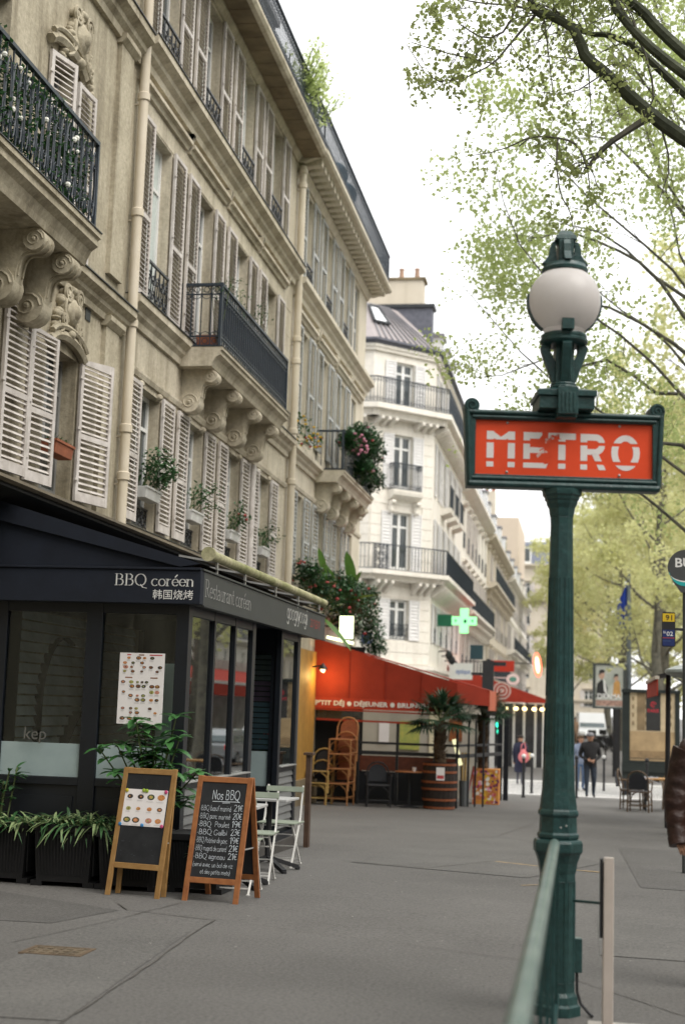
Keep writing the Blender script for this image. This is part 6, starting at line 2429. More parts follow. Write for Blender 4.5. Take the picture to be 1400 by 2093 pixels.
# screens and rails of the café terrace
CT = thing('cafe_terrace', 'café terrace enclosure of dark posts, rails and mahogany boards under the red awning', 'terrace screen', (-4, YC, gz(YC)))
g0 = gz(YC)
mb = MB()
for s in (1.02, 1.85, 2.65, 3.12):
    fbox(mb, CF, s - .025, s + .025, -.06, -.01, g0, 1.30)
for s in (3.3, 3.45, 3.62):
    mb.beam((-5.8 + s, YC + .3 + s * .15, g0), (-5.8 + s, YC + .3 + s * .15, 1.4), .04, .04)
for z, h in ((.84, .05), (.62, .08)):
    fbox(mb, CF, .9, 3.15, -.055, -.015, z, z + h)
    mb.beam((-2.65, YC + .05, z + .03), (-2.0, 34.5, z), .04, h)
fbox(mb, CF, 1.05, 2.5, -.05, -.02, g0 + .02, g0 + .10)
mb.build('frame', IRON, CT)
for k, (a, b) in enumerate(((1.05, 1.82), (1.88, 2.62), (2.68, 3.1))):
    mb = MB()
    fbox(mb, CF, a, b, -.05, -.025, .28, .60)
    mb.build('board', MAHOG, CT)
    mb = MB()
    fbox(mb, CF, a, b, -.045, -.035, g0 + .1, .27)
    mb.build('base_panel', NAVYP, CT)
mb = MB()
mb.box(-5.78, -4.75, YC + .3, YC + .35, g0, 2.9)
mb.build('dark_partition', BLACK, CT)
# back of the café: pale wall with notices
CW = thing('cafe_back_wall', 'pale inner wall of the café with notices, seen under the red awning', 'wall', (-4, 35.8, gz(35.8)))
mb = MB()
mb.box(-5.78, -2.6, 35.75, 35.85, gz(36), 1.75)
mb.build('wall', mat('grey_beige_wall', (0.42, 0.39, 0.33), .9, .1, 2), CW)
for (x, w, z0, z1, m) in ((-5.0, .25, .75, 1.25, PAPER), (-4.35, .5, .6, 1.3, mat('yellow_green_poster', (.55, .50, .12), .8, .5, 6, col2=(.25, .35, .10))), (-3.72, .28, -.1, 1.7, mat('cream_board', (.72, .65, .46), .8, .05)), (-3.2, .32, .85, 1.4, mat('dark_orange_poster', (.10, .035, .02), .8, .6, 5, col2=(.40, .13, .03)))):
    mb = MB()
    mb.box(x - w / 2, x + w / 2, 35.72, 35.745, z0, z1)
    mb.build('notice', m, CW)
for x in (-2.55, -2.3, -2.1, -1.95):
    mb = MB()
    mb.box(x - .06, x + .06, 35.7, 35.75, gz(36), 1.5)
    mb.build('screen_post', WFRAME if x < -2.2 else NAVYP, CW)
# ochre shopfront strip beside the awning, with the lit lamp
OS = thing('ochre_shopfront', 'ochre painted wooden shopfront pier between the two restaurants', 'shopfront', (-5.75, 28.6, gz(28)))
for (y0, y1, o) in ((26.9, 27.9, .05), (27.92, 29.0, .10), (29.02, 30.2, .07)):
    mb = MB()
    fbox(mb, FA, y0, y1, .005, o, gz(28) - .1, 2.75)
    mb.build('panel', OCHRE, OS)
mb = MB()
fbox(mb, FA, 26.75, 30.25, .005, .16, gz(28) - .1, .12)
mb.build('plinth', SOFFIT, OS)
SL = thing('wall_lamp', 'small lit wall lamp at the left end of the big red awning', 'lamp', (-5.68, 29.75, 2.35))
mb = MB()
mb.beam((-5.72, 29.75, 2.42), (-5.52, 29.75, 2.46), .03, .03)
mb.lathe([(.02, .16), (.09, .06), (.10, .03)], (-5.5, 29.75, 2.34), 10, caps=False)
mb.build('lamp_shade', IRON, SL)
mb = MB()
mb.ball((-5.5, 29.75, 2.36), .05, n=10, k=7)
mb.build('bulb', LIT_Y, SL, smooth=True)
ld = bpy.data.lights.new('lamp_light', 'POINT')
ld.energy = 10
ld.color = (1.0, .62, .2)
ld.shadow_soft_size = .06
lo = bpy.data.objects.new('lamp_light', ld)
COL.objects.link(lo)
lo.parent = SL
lo.location = (.24, .10, -.12)
# lit white sign and tube over the awning
LS = thing('lit_sign', 'glowing white box sign in the flowers above the red awning', 'sign', (-5.05, 29.94, 2.95))
mb = MB()
mb.box(-5.22, -4.88, 29.9, 29.98, 3.02, 3.54, 0)
mb.box(-5.20, -4.90, 29.89, 29.899, 3.04, 3.52, 1)
mb.beam((-5.8, 29.94, 3.3), (-5.22, 29.94, 3.3), .04, .04)
mb.build('sign_box', [IRON, LIT_W], LS)
mb = MB()
mb.tube([(-5.45, 29.8, 3.06), (-4.88, 29.85, 2.94)], .03, 8)
mb.build('tube_light', LIT_W, LS)


def rattan_chair(t, frame, weave, arms=False):
    """bentwood bistro chair: arched back, woven panels, curved braces"""
    w, d, h = .23, .22, .44
    mb = MB()
    back = [(-w, d, 0), (-w * .98, d - .01, h), (-w * .98, d + .05, .70)] + [(w * .98 * -math.cos(R(a)), d + .06 + .02 * math.sin(R(a)), .70 + .20 * math.sin(R(a))) for a in (30, 60, 90, 120, 150)] + [(w * .98, d + .05, .70), (w * .98, d - .01, h), (w, d, 0)]
    mb.tube(back, .016, 7)
    mb.build('back_frame', frame, t, smooth=True)
    for sx in (-1, 1):
        mb = MB()
        mb.tube([(sx * (w + .01), -d - .02, 0), (sx * w, -d, h)], .016, 7)
        mb.build('leg', frame, t, smooth=True)
    mb = MB()
    mb.tube([(-w, -d, h), (w, -d, h), (w, d, h), (-w, d, h), (-w, -d, h)], .017, 6)
    mb.tube([(-w, -d, .14), (w, -d, .14)], .011, 5)
    mb.tube([(-w, d, .14), (w, d, .14)], .011, 5)
    for sx in (-1, 1):
        mb.tube([(sx * w, -d, .18), (sx * w, d, .18)], .011, 5)
        for (ya, sy) in ((-d, 1), (d, -1)):
            mb.tube([(sx * w, ya, .22), (sx * w * .82, ya, .34), (sx * w * .35, ya, .42)], .010, 5)
    mb.build('seat_frame', frame, t)
    mb = MB()
    mb.box(-w + .01, w - .01, -d + .01, d - .01, h - .004, h + .014)
    mb.build('seat', weave, t)
    mb = MB()
    pan = [(-w * .8, .50)] + [(-w * .8 * math.cos(R(a)), .68 + .17 * math.sin(R(a))) for a in range(0, 181, 20)] + [(w * .8, .50)]
    mb.prism([(a, b) for a, b in pan], (0, d + .03, 0), (1, 0, 0), (0, .12, 1), (0, 1, 0), .012)
    mb.build('backrest', weave, t)
    if arms:
        for sx in (-1, 1):
            mb = MB()
            mb.tube([(sx * w, d + .04, .66), (sx * (w + .05), 0, .66), (sx * (w + .02), -d, .62), (sx * w, -d, h)], .015, 6)
            mb.build('arm', frame, t, smooth=True)
    return t


gs = 'rattan chairs stacked before the café'
first = thing('rattan_chair', 'orange rattan chair at the bottom of the tall stack', 'chair', (-5.02, 29.55, gz(29.5)), R(-9), group=gs)
rattan_chair(first, RATTAN, RATTAN_S)
for k, lab in enumerate(('orange rattan chair second from the bottom of the tall stack', 'orange rattan chair third from the bottom of the tall stack', 'orange rattan chair on top of the tall stack')):
    c2 = copy_tree(first)
    c2['label'] = lab
    c2.location = (-5.02 + .012 * (k + 1), 29.55 + .02 * (k + 1), gz(29.5) + .30 * (k + 1))
    c2.rotation_euler = (0, 0, R(-9 + (k % 2) * 4))
dk = thing('rattan_chair', 'dark woven chair with pale bamboo legs, lower one of the short stack', 'chair', (-5.47, 29.5, gz(29.5)), R(-5), group='dark woven chairs before the café')
rattan_chair(dk, BAMBOO, RATTAN_D)
c2 = copy_tree(dk)
c2['label'] = 'dark woven chair with pale bamboo legs, upper one of the short stack'
c2.location = (-5.44, 29.53, gz(29.5) + .24)
ak = thing('rattan_armchair', 'black woven armchair between the tall chair stack and the barrel', 'chair', (-4.22, 29.55, gz(29.5)), R(12), group='dark woven chairs before the café')
rattan_chair(ak, RUBBER, RATTAN_D, True)
tb = thing('cafe_table', 'small round café table with a white cup beside the barrel', 'table', (-3.6, 29.75, gz(29.7)))
g = gz(29.7)
mb = MB()
mb.lathe([(.30, g + .72), (.31, g + .73), (.30, g + .745)], (-3.6, 29.75, 0), 20)
mb.build('table_top', WOODB, tb)
mb = MB()
mb.lathe([(.2, g), (.2, g + .02), (.03, g + .05), (.025, g + .72)], (-3.6, 29.75, 0), 12)
mb.build('pedestal', IRON, tb)
mb = MB()
mb.lathe([(.03, 0), (.045, .08), (.04, .08), (.028, .01)], (-3.5, 29.7, g + .746), 10)
solo(mb, 'cup', [PAPER], 'white cup on the small round café table', 'cup', (-3.5, 29.7, g + .746), smooth=True)

# barrel planter and palms
BX, BY = -2.98, 29.75
BR = thing('barrel_planter', 'dark half barrel with copper hoops and a white notice, under the first palm', 'barrel', (BX, BY, gz(BY)))
g = gz(BY)
NS = 22
for k in range(NS):
    mb = MB()
    a0, a1 = 2 * math.pi * (k + .04) / NS, 2 * math.pi * (k + .96) / NS
    prof = [(.31, 0), (.345, .25), (.36, .5), (.35, .75), (.335, .95)]
    vs, fs = [], []
    for r, z in prof:
        for a, rr in ((a0, r), (a1, r), (a1, r - .025), (a0, r - .025)):
            vs.append((BX + rr * math.cos(a), BY + rr * math.sin(a), g + z))
    for i in range(len(prof) - 1):
        for j in range(4):
            fs.append((i * 4 + j, i * 4 + (j + 1) % 4, (i + 1) * 4 + (j + 1) % 4, (i + 1) * 4 + j))
    fs += [(3, 2, 1, 0), (16, 17, 18, 19)]
    mb.add(vs, fs)
    mb.build('stave', BARRELW, BR)
for z, r in ((.04, .322), (.2, .346), (.42, .366), (.56, .368), (.76, .358), (.91, .345)):
    mb = MB()
    mb.lathe([(r, z - .022), (r + .006, z - .022), (r + .006, z + .022), (r, z + .022)], (BX, BY, g), 28, caps=False)
    mb.build('hoop', HOOP, BR, smooth=True)
mb = MB()
mb.disc((BX, BY, g + .88), (1, 0, 0), (0, 1, 0), .32, .32, 20)
mb.build('soil', SOIL, BR)
mb = MB()
F_ = Face((BX - .02, BY - .378), (1, .05))
fbox(mb, F_, -.01, .16, 0, .004, g + .60, g + .86, 0)
fbox(mb, F_, .005, .145, .0045, .0055, g + .63, g + .70, 1)
mb.build('notice', [PAPER, PRED], BR)


def fan_palm(label, x, y, z, h, r, n, seed):
    rg = random.Random(seed)
    t = thing('palm_tree', label, 'palm', (x, y, z), group='potted palms before the café')
    mb = MB()
    k = 12
    pts = [(x + .02 * math.sin(i), y, z + h * i / k) for i in range(k + 1)]
    mb.tube(pts, [.105 + (.02 if i % 2 else 0) for i in range(k + 1)], 9)
    for i in range(70):
        a = rg.uniform(0, 6.28)
        zz = z + h * rg.uniform(.05, 1)
        mb.beam((x + .09 * math.cos(a), y + .09 * math.sin(a), zz), (x + .16 * math.cos(a), y + .16 * math.sin(a), zz + rg.uniform(.03, .1)), .03, .012)
    mb.build('trunk', mat('palm_fibre', (0.075, 0.05, 0.03), .95, .5, 12, .4, 40), t)
    for i in range(n):
        mb = MB()
        a = 2 * math.pi * i / n * 2.4 + rg.uniform(-.2, .2)
        el = rg.uniform(-.35, 1.15)
        d = Vector((math.cos(a) * math.cos(el), math.sin(a) * math.cos(el), math.sin(el)))
        p0 = Vector((x, y, z + h))
        p1 = p0 + d * r * rg.uniform(.42, .55)
        mb.tube([p0, p1], .009, 4, 1)
        side = d.cross(UP)
        if side.length < .1:
            side = Vector((1, 0, 0))
        side.normalize()
        for j in range(17):
            b = R(-105 + 210 * j / 16)
            dd = d * math.cos(b) + side * math.sin(b) + UP * .06
            blade(mb, p1, dd, r * rg.uniform(.42, .56), .035, .18 + .25 * abs(math.sin(b)), 0, 3, .35, 2.2)
        mb.build('frond', [LEAF_P, STEM], t)
    return t


fan_palm('fan palm growing from the copper-hooped barrel', BX, BY, gz(BY) + .88, .92, .88, 30, 3)
fan_palm('taller fan palm growing from the colourful pot', -2.35, 33.2, gz(33.2) + .75, 1.25, .85, 26, 4)
PT = thing('painted_pot', 'square pot painted with red and yellow flowers under the second palm', 'pot', (-2.2, 33.2, gz(33.2)))
g = gz(33.2)
mb = MB()
mb.box(-2.55, -1.95, 32.95, 33.45, g, g + .80)
mb.build('pot_body', mat('flower_painted', (0.62, 0.36, 0.04), .6, .5, 9, col2=(0.40, 0.05, 0.05)), PT, bevel=.01)
rgf = random.Random(3)
mb = MB()
for _ in range(80):
    x, z = rgf.uniform(-2.52, -1.98), g + rgf.uniform(.05, .76)
    mb.disc((x, 32.948 - rgf.uniform(.001, .003), z), (1, 0, 0), UP, rgf.uniform(.02, .05), rgf.uniform(.02, .05), 7, rgf.randrange(5))
mb.build('painted_flowers', [PETAL_R, PETAL_Y, mat('white_dot', (.7, .66, .6), .6), PETAL_P, mat('plum', (.12, .02, .08), .6)], PT, kind='stuff')
mb = MB()
mb.beam((-2.68, 32.8, g), (-2.52, 32.9, g + .85), .05, .02)
mb.beam((-2.50, 32.8, g), (-2.50, 33.0, g + .85), .04, .02)
solo(mb, 'folded_trestle', [mat('red_wood', (.32, .05, .03), .6)], 'folded red wooden trestle leaning on the painted pot', 'trestle', (-2.6, 32.85, g))
mb = MB()
mb.lathe([(.10, 0), (.12, .55), (.115, .55), (.10, .02)], (-2.62, 31.6, gz(31.6)), 12)
solo(mb, 'grey_bin', [mat('grey_metal_bin', (.14, .15, .155), .5)], 'grey metal bin holding rolled poles right of the barrel', 'bin', (-2.62, 31.6, gz(31.6)), smooth=True)
mb = MB()
for dx in (-.05, .0, .05):
    mb.tube([(-2.62 + dx, 31.6, gz(31.6) + .05), (-2.60 + dx * 1.4, 31.6, gz(31.6) + 1.15)], .025, 8)
solo(mb, 'rolled_poles', [BAMBOO], 'pale rolled poles standing in the grey metal bin', 'poles', (-2.62, 31.6, gz(31.6) + .05), smooth=True)
mb = MB()
mb.beam((-2.88, 31.3, .46), (-2.66, 31.3, 1.02 - .06), .09, .03, up=(0, 1, 0))
o = mb
mb2 = MB()
mb2.beam((-2.68, 31.3, .43), (-2.84, 31.3, .98), .085, .03, up=(0, 1, 0), m=0)
mb2.beam((-2.68, 31.32, .43), (-2.66, 31.34, gz(31.3)), .02, .02, m=1)
solo(mb2, 'lit_menu_panel', [mat('pale_yellow_lamp', (.8, .78, .45), .5, 0, emit=(1, .95, .55), estr=.6), IRON], 'tilted pale yellow panel on a stand right of the barrel', 'panel', (-2.7, 31.3, gz(31.3)))

# ------------------------------------------------------------------ second red awning, signs beyond the crossing
A2 = thing('cafe_awning', 'bright red café awning with a round white emblem beyond the crossing', 'awning', (-4, 64, 2), group='red awnings')
mb = MB()
mb.hexa([(-6.1, 64, 2.05), (-1.7, 64, 2.05), (-1.7, 64.05, 2.05), (-6.1, 64.05, 2.05), (-6.1, 64, 3.65), (-1.75, 64, 2.22), (-1.75, 64.05, 2.22), (-6.1, 64.05, 3.65)])
mb.build('side_panel', REDCLOTH2, A2)
mb = MB()
mb.quad((-6.15, 64, 3.66), (-1.72, 64, 2.23), (-1.72, 72, 2.23), (-6.15, 72, 3.66))
mb.box(-1.74, -1.70, 64.06, 72, 1.85, 2.22)
mb.build('roof', REDCLOTH2, A2)
mb = MB()
k = 20
for ro, ri in ((.40, .33), (.25, .18), (.10, .0)):
    for i in range(k):
        a, b = 2 * math.pi * i / k, 2 * math.pi * (i + 1) / k
        mb.quad(*[(-3.72 + r * math.cos(q), 63.98, 2.55 + r * math.sin(q)) for r, q in ((ri, a), (ro, a), (ro, b), (ri, b))])
mb.build('emblem', mat('pale_pink_print', (.72, .5, .45), .7), A2)
mb = MB()
mb.box(-6.1, -1.75, 64.6, 64.7, gz(64), 2.0)
mb.build('dark_front', mat('dark_cafe_front', (.045, .045, .05), .4, .5, 2), A2)
for x in (-3.7, -3.2, -2.75, -2.25, -1.9):
    mb = MB()
    mb.box(x - .05, x + .05, 64.5, 64.59, gz(64), 2.0)
    mb.build('post', WFRAME, A2)
for x in (-3.55, -3.1, -2.72, -2.3, -1.95, -1.72):
    mb = MB()
    mb.ball((x, 64.2, 1.78), .10, .10, .08, 8, 6)
    mb.build('hanging_bulb', LIT_Y, A2, smooth=True)
mb = MB()
mb.box(-4.4, -3.3, 66, 66.1, 3.45, 3.95)
solo(mb, 'red_shop_sign', [REDCLOTH2], 'flat red shop sign above the second awning', 'sign', (-3.9, 66, 3.4))
GC = thing('pharmacy_cross', 'glowing green pharmacy cross on a dark green arm', 'sign', (-6.0, 59.0, 5.4))
mb = MB()
mb.box(-6.19, -5.55, 59.0, 59.12, 5.05, 5.55)
mb.build('arm', LIT_DG, GC)
mb = MB()
for q in ((-5.02, .17, .51), (-5.02, .51, .17)):
    pass
cx, cz = -5.04, 5.30
mb.box(cx - .51, cx + .51, 58.96, 59.14, cz - .17, cz + .17)
mb.box(cx - .17, cx + .17, 58.962, 59.138, cz + .171, cz + .51)
mb.box(cx - .17, cx + .17, 58.962, 59.138, cz - .51, cz - .171)
mb.build('cross', LIT_G, GC)
mb = MB()
for sx in (-1, 1):
    mb.prism([(cx + sx * .38, cz - .07), (cx + sx * .38, cz + .07), (cx + sx * .28, cz)], (0, 58.94, 0), (1, 0, 0), UP, (0, 1, 0), .01)
mb.disc((cx + .05, 58.945, cz - .02), (1, 0, 0), UP, .07, .09, 8)
mb.build('symbol', LIT_DG, GC)
mb = MB()
mb.box(-8.98, -8.80, 54.0, 54.25, 4.5, 5.5)
solo(mb, 'green_sign', [mat('green_glow', (.05, .5, .14), .5, 0, emit=(.05, .9, .2), estr=.5)], 'narrow green sign at the left corner of the white building', 'sign', (-8.9, 54.1, 4.5))
mb = MB()
mb.box(-8.55, -8.15, 54.22, 54.26, 4.05, 4.45)
solo(mb, 'street_plaque', [mat('blue_enamel', (.13, .18, .42), .4)], 'small blue street plaque on the white corner building', 'plaque', (-8.35, 54.24, 4.05))
NE = thing('neon_sign', 'glowing red oval tobacconist sign far down the street', 'sign', (-2.9, 72, 3.6))
mb = MB()
mb.prism([(.20 * math.cos(R(a)), .62 * math.sin(R(a))) for a in range(0, 360, 20)], (-2.45, 72, 4.0), (1, 0, .25), (-.12, 0, 1), (0, 1, 0), .12)
mb.build('oval_case', LIT_R, NE)
mb = MB()
mb.prism([(.09 * math.cos(R(a)), .42 * math.sin(R(a))) for a in range(0, 360, 20)], (-2.45, 71.98, 4.0), (1, 0, .25), (-.12, 0, 1), (0, 1, 0), .02)
mb.build('lit_core', LIT_W, NE)
mb = MB()
mb.beam((-6.2, 72.06, 4.1), (-2.65, 72.06, 4.05), .05, .05)
mb.build('arm', IRON, NE)
mb = MB()
mb.box(-5.9, -4.9, 62, 62.08, 2.95, 3.65, 0)
put_text(mb, 'optique', .01, (-5.3, 61.99, 3.2), (1, 0, 0), UP, .3, .62, 1)
solo(mb, 'white_shop_sign', [WFRAME, mat('blue_print', (.08, .16, .45), .6)], 'white projecting shop sign with blue lettering beside the white corner building', 'sign', (-5.4, 62, 2.95))
mb = MB()
mb.prism([(.32 * math.cos(R(a)), .28 * math.sin(R(a))) for a in range(0, 360, 20)], (-3.55, 70, 3.2), (1, 0, 0), UP, (0, 1, 0), .1, 0)
mb.prism([(.18 * math.cos(R(a)), .13 * math.sin(R(a))) for a in range(0, 360, 30)], (-3.55, 69.99, 3.2), (1, 0, 0), UP, (0, 1, 0), .005, 1)
mb.beam((-6.2, 70.05, 3.3), (-3.8, 70.05, 3.25), .04, .04, m=0)
solo(mb, 'oval_shop_sign', [WFRAME, mat('sea_green', (.1, .35, .28), .6)], 'pale oval shop sign with a green centre under the red oval sign', 'sign', (-3.55, 70, 2.9))
TL = thing('traffic_light', 'dark traffic light post seen above the palms', 'traffic light', (-3.0, 44, gz(44)))
mb = MB()
mb.tube([(-2.98, 44, gz(44)), (-2.98, 44, 3.2)], .07, 8)
mb.build('post', RUBBER, TL)
mb = MB()
mb.box(-3.16, -2.82, 43.85, 44.15, 2.2, 3.15)
mb.build('signal_head', RUBBER, TL)
mb = MB()
mb.box(-2.82, -2.45, 43.9, 44.1, 3.0, 3.12)
mb.box(-3.5, -3.16, 43.9, 44.1, 2.7, 2.78)
mb.build('arm', RUBBER, TL)
mb = MB()
mb.box(-3.55, -3.16, 43.95, 44.0, 3.18, 3.62)
mb.build('back_plate', mat('dark_slate_plate', (.02, .05, .06), .5), TL)
for x, z in ((-2.66, 1.22), (-2.62, 1.02)):
    mb = MB()
    mb.disc((x, 43.84, z), (1, 0, 0), UP, .06, .09, 10)
    mb.build('green_lens', mat('green_signal', (.02, .6, .35), .4, 0, emit=(.05, 1, .6), estr=1.2), TL)
for k, (y, z) in enumerate(((60.2, 3.9), (61.5, 3.75), (62.9, 3.6))):
    mb = MB()
    mb.ball((-5.75, y, z), .16, .12, .2, 8, 6)
    mb.beam((-6.2, y, z + .15), (-5.75, y, z + .2), .05, .05)
    solo(mb, 'wall_lantern', [RUBBER], ('nearest', 'middle', 'farthest')[k] + ' of three small dark lanterns under the green cross', 'lantern', (-5.9, y, z), 'dark lanterns on the white corner building', smooth=True)
# ------------------------------------------------------------------ right side street furniture
BS = thing('bus_stop_sign', 'round dark BUS stop sign on a pole with 91 and N02 route plates', 'bus sign', (1.12, 17, gz(17)))
g = gz(17)
mb = MB()
mb.tube([(1.12, 17, g), (1.125, 17, 3.1)], .038, 12)
mb.build('pole', mat('dark_grey_pole', (.075, .08, .08), .45, .2, 6), BS, smooth=True)
DGREY = mat('dark_sign_grey', (.062, .066, .066), .5, .15, 6)
mb = MB()
hd = [(1.12 + .205 * math.cos(R(a)), 3.345 + .205 * math.sin(R(a))) for a in range(-25, 206, 11)] + [(1.12 - .13, 3.16), (1.12 - .05, 3.05), (1.12 + .05, 3.05), (1.12 + .13, 3.16)]
mb.prism(hd, (0, 16.94, 0), (1, 0, 0), UP, (0, 1, 0), .07)
h = mb.build('sign_head', DGREY, BS)
mb = MB()
put_text(mb, 'BUS', .02, (1.135, 16.937, 3.345), (1, 0, 0), UP, .15, .27, 0)
for r0, r1, m, dx in ((.175, .195, 0, .02), (.115, .172, 1, .03)):
    pass
for i in range(14):
    a, b = -172 + 164 * i / 14, -172 + 164 * (i + 1) / 14
    f = lambda t: math.sin(math.pi * (t + 172) / 164) ** .6

    def Q(ang, k):
        rr = .20
        return (1.12 + rr * .98 * math.cos(R(ang)) * (1 - .12 * k), 16.9365, 3.305 - .02 + .19 * math.sin(R(ang)) * k - .0)
    for m, k0, k1 in ((0, .62, .70), (1, .70, .95)):
        mid = lambda ang, k: (1.12 + .20 * (1 - .22 * (k - .6)) * math.cos(R(ang)), 16.9365, 3.30 + .19 * math.sin(R(ang)) * (k + (0 if m == 0 else 0)))
        mb.add([mid(a, k0), mid(b, k0), mid(b, k1), mid(a, k1)], [(0, 1, 2, 3)], m)
mb.build('emblem', [WHITEL, mat('teal_enamel', (.02, .36, .36), .5)], h)
mb = MB()
mb.prism([(.152 / 2 * sx + (.015 if False else 0), sz) for sx, sz in ((-1, 2.43), (-.85, 2.415), (.85, 2.415), (1, 2.43), (1, 2.80), (.85, 2.815), (-.85, 2.815), (-1, 2.80))], (.925, 16.93, 0), (1, 0, 0), UP, (0, 1, 0), .035, 0)
mb.beam((.99, 16.95, 2.62), (1.1, 16.99, 2.62), .03, .03, m=0)
rt = mb.build('route_plate', RUBBER, BS)
mb = MB()
y0 = 16.928
mb.quad((.857, y0, 2.705), (.993, y0, 2.705), (.993, y0, 2.80), (.857, y0, 2.80), 0)
mb.quad((.857, y0, 2.425), (.993, y0, 2.425), (.993, y0, 2.61), (.857, y0, 2.61), 1)
mb.quad((.857, y0 - .001, 2.512), (.993, y0 - .001, 2.512), (.993, y0 - .001, 2.522), (.857, y0 - .001, 2.522), 2)
put_text(mb, '91', .01, (.928, y0 - .0015, 2.722), (1, 0, 0), UP, .086, .075, 3)
put_text(mb, 'N', .01, (.878, y0 - .0015, 2.566), (1, 0, 0), UP, .045, .022, 4)
put_text(mb, '02', .01, (.938, y0 - .0015, 2.540), (1, 0, 0), UP, .072, .072, 4)
put_text(mb, 'NOCTILIEN', 0, (.905, y0 - .0015, 2.475), (1, 0, 0), UP, .02, .08, 5)
mb.build('route_print', [mat('bus_yellow', (.66, .45, .02), .5), mat('night_blue', (.015, .03, .13), .5), REDL, RUBBER, WHITEL, mat('dull_blue', (.1, .16, .3), .5)], rt, kind='stuff')

# café corner on the right: awning, lamp, chairs, table
A3 = thing('cafe_awning', 'red café awning edge with a pale top strip by the right picture edge', 'awning', (2.2, 27, 2.2), group='red awnings')
mb = MB()
mb.hexa([(1.22, 25.6, 1.98), (1.22, 29.8, 1.98), (1.20, 29.8, 1.98), (1.20, 25.6, 1.98), (1.22, 25.6, 2.26), (1.22, 29.8, 2.26), (1.20, 29.8, 2.26), (1.20, 25.6, 2.26)])
mb.build('valance', REDCLOTH2, A3)
mb = MB()
mb.box(1.17, 1.24, 25.58, 29.82, 2.262, 2.32)
mb.build('edge_strip', mat('cream_strip', (.62, .56, .48), .7), A3)
mb = MB()
mb.hexa([(1.22, 25.6, 2.325), (3.8, 25.6, 2.95), (3.8, 29.8, 2.95), (1.22, 29.8, 2.325), (1.22, 25.6, 2.345), (3.8, 25.6, 2.97), (3.8, 29.8, 2.97), (1.22, 29.8, 2.345)])
mb.build('roof', mat('dark_awning', (.03, .028, .028), .8), A3)
mb = MB()
mb.tube([(1.42, 26.4, gz(26)), (1.44, 26.4, 2.36)], .045, 8)
mb.build('post', RUBBER, A3)
HT = thing('canopy_lamp', 'pale grey dish-shaped canopy standing under the bus sign', 'canopy', (1.72, 22.5, gz(22.5)))
mb = MB()
mb.lathe([(.52, 2.26), (.55, 2.29), (.54, 2.33), (.40, 2.39), (.2, 2.42), (.02, 2.43)], (1.72, 22.5, 0), 24, caps=False)
mb.lathe([(.52, 2.262), (.3, 2.20), (.12, 2.08), (.05, 2.02)], (1.72, 22.5, 0), 24, caps=False)
mb.build('dish', mat('grey_green_dish', (.30, .33, .31), .4, .15, 5), HT, smooth=True)
mb = MB()
for a in range(6):
    mb.tube([(1.72 + .45 * math.cos(a), 22.5 + .45 * math.sin(a), 2.25), (1.72 + .2 * math.cos(a + .4), 22.5 + .2 * math.sin(a + .4), 2.10)], .015, 5)
mb.build('struts', STEEL, HT)
mb = MB()
mb.tube([(1.74, 22.5, gz(22.5)), (1.74, 22.5, 2.1)], .06, 10)
mb.build('pole', RUBBER, HT)
mb = MB()
mb.lathe([(.05, 0), (.16, .3), (.17, .8), (.05, 1.2)], (1.74, 21.6, 1.0), 12)
for i in range(len(mb.v)):
    x, y, z = mb.v[i]
    a = math.atan2(y - 21.6, x - 1.74)
    k = 1 + .12 * math.sin(a * 6)
    mb.v[i] = (1.74 + (x - 1.74) * k, 21.6 + (y - 21.6) * k, z)
PSL = thing('folded_parasol', 'folded orange-red parasol at the right picture edge', 'parasol', (1.74, 21.6, gz(21.6)))
mb.build('cloth', mat('orange_cloth', (.45, .09, .02), .8, .2, 5), PSL, smooth=True)
mb = MB()
mb.tube([(1.74, 21.6, gz(21.6)), (1.74, 21.6, 2.3)], .02, 8)
mb.build('pole', RUBBER, PSL)
gsr = 'dark café chairs on the right pavement'
for k, (x, y, rz, lab) in enumerate(((1.16, 32.6, 170, 'dark café chair nearest the advertising panel, back to the camera'), (1.02, 33.8, 80, 'dark café chair side-on at the left of the ochre table'), (2.0, 34.4, -5, 'dark café chair on the far side of the ochre table'))):
    if k == 0:
        rc = thing('cafe_chair', lab, 'chair', (x, y, gz(y)), R(rz), group=gsr)
        rattan_chair(rc, mat('dark_cane', (.10, .06, .03), .5, .3, 12), RATTAN_D, True)
    else:
        c2 = copy_tree(rc)
        c2['label'] = lab
        c2.location = (x, y, gz(y))
        c2.rotation_euler = (0, 0, R(rz))
tt = thing('cafe_table', 'ochre topped café table on the right pavement with a cloth over its corner', 'table', (1.75, 33.5, gz(33.5)))
g = gz(33.5)
mb = MB()
mb.box(1.25, 2.3, 33.1, 33.9, g + .70, g + .73)
mb.build('table_top', mat('ochre_top', (.36, .19, .06), .5, .2, 6), tt)
for x in (1.32, 2.22):
    for y in (33.17, 33.83):
        mb = MB()
        mb.beam((x, y, g), (x, y, g + .70), .035, .035)
        mb.build('leg', IRON, tt)
mb = MB()
for i in range(8):
    mb.quad((1.05 + .07 * i, 33.02, g + .62 + .10 * math.sin(i * .4)), (1.12 + .07 * i, 33.02, g + .62 + .10 * math.sin((i + 1) * .4)), (1.12 + .07 * i, 33.7, g + .74 + .02 * (i % 2)), (1.05 + .07 * i, 33.7, g + .74 + .02 * ((i + 1) % 2)))
solo(mb, 'grey_cloth', [GREYC], 'grey cloth thrown over the corner of the ochre table', 'cloth', (1.3, 33.3, g + .74), smooth=True)

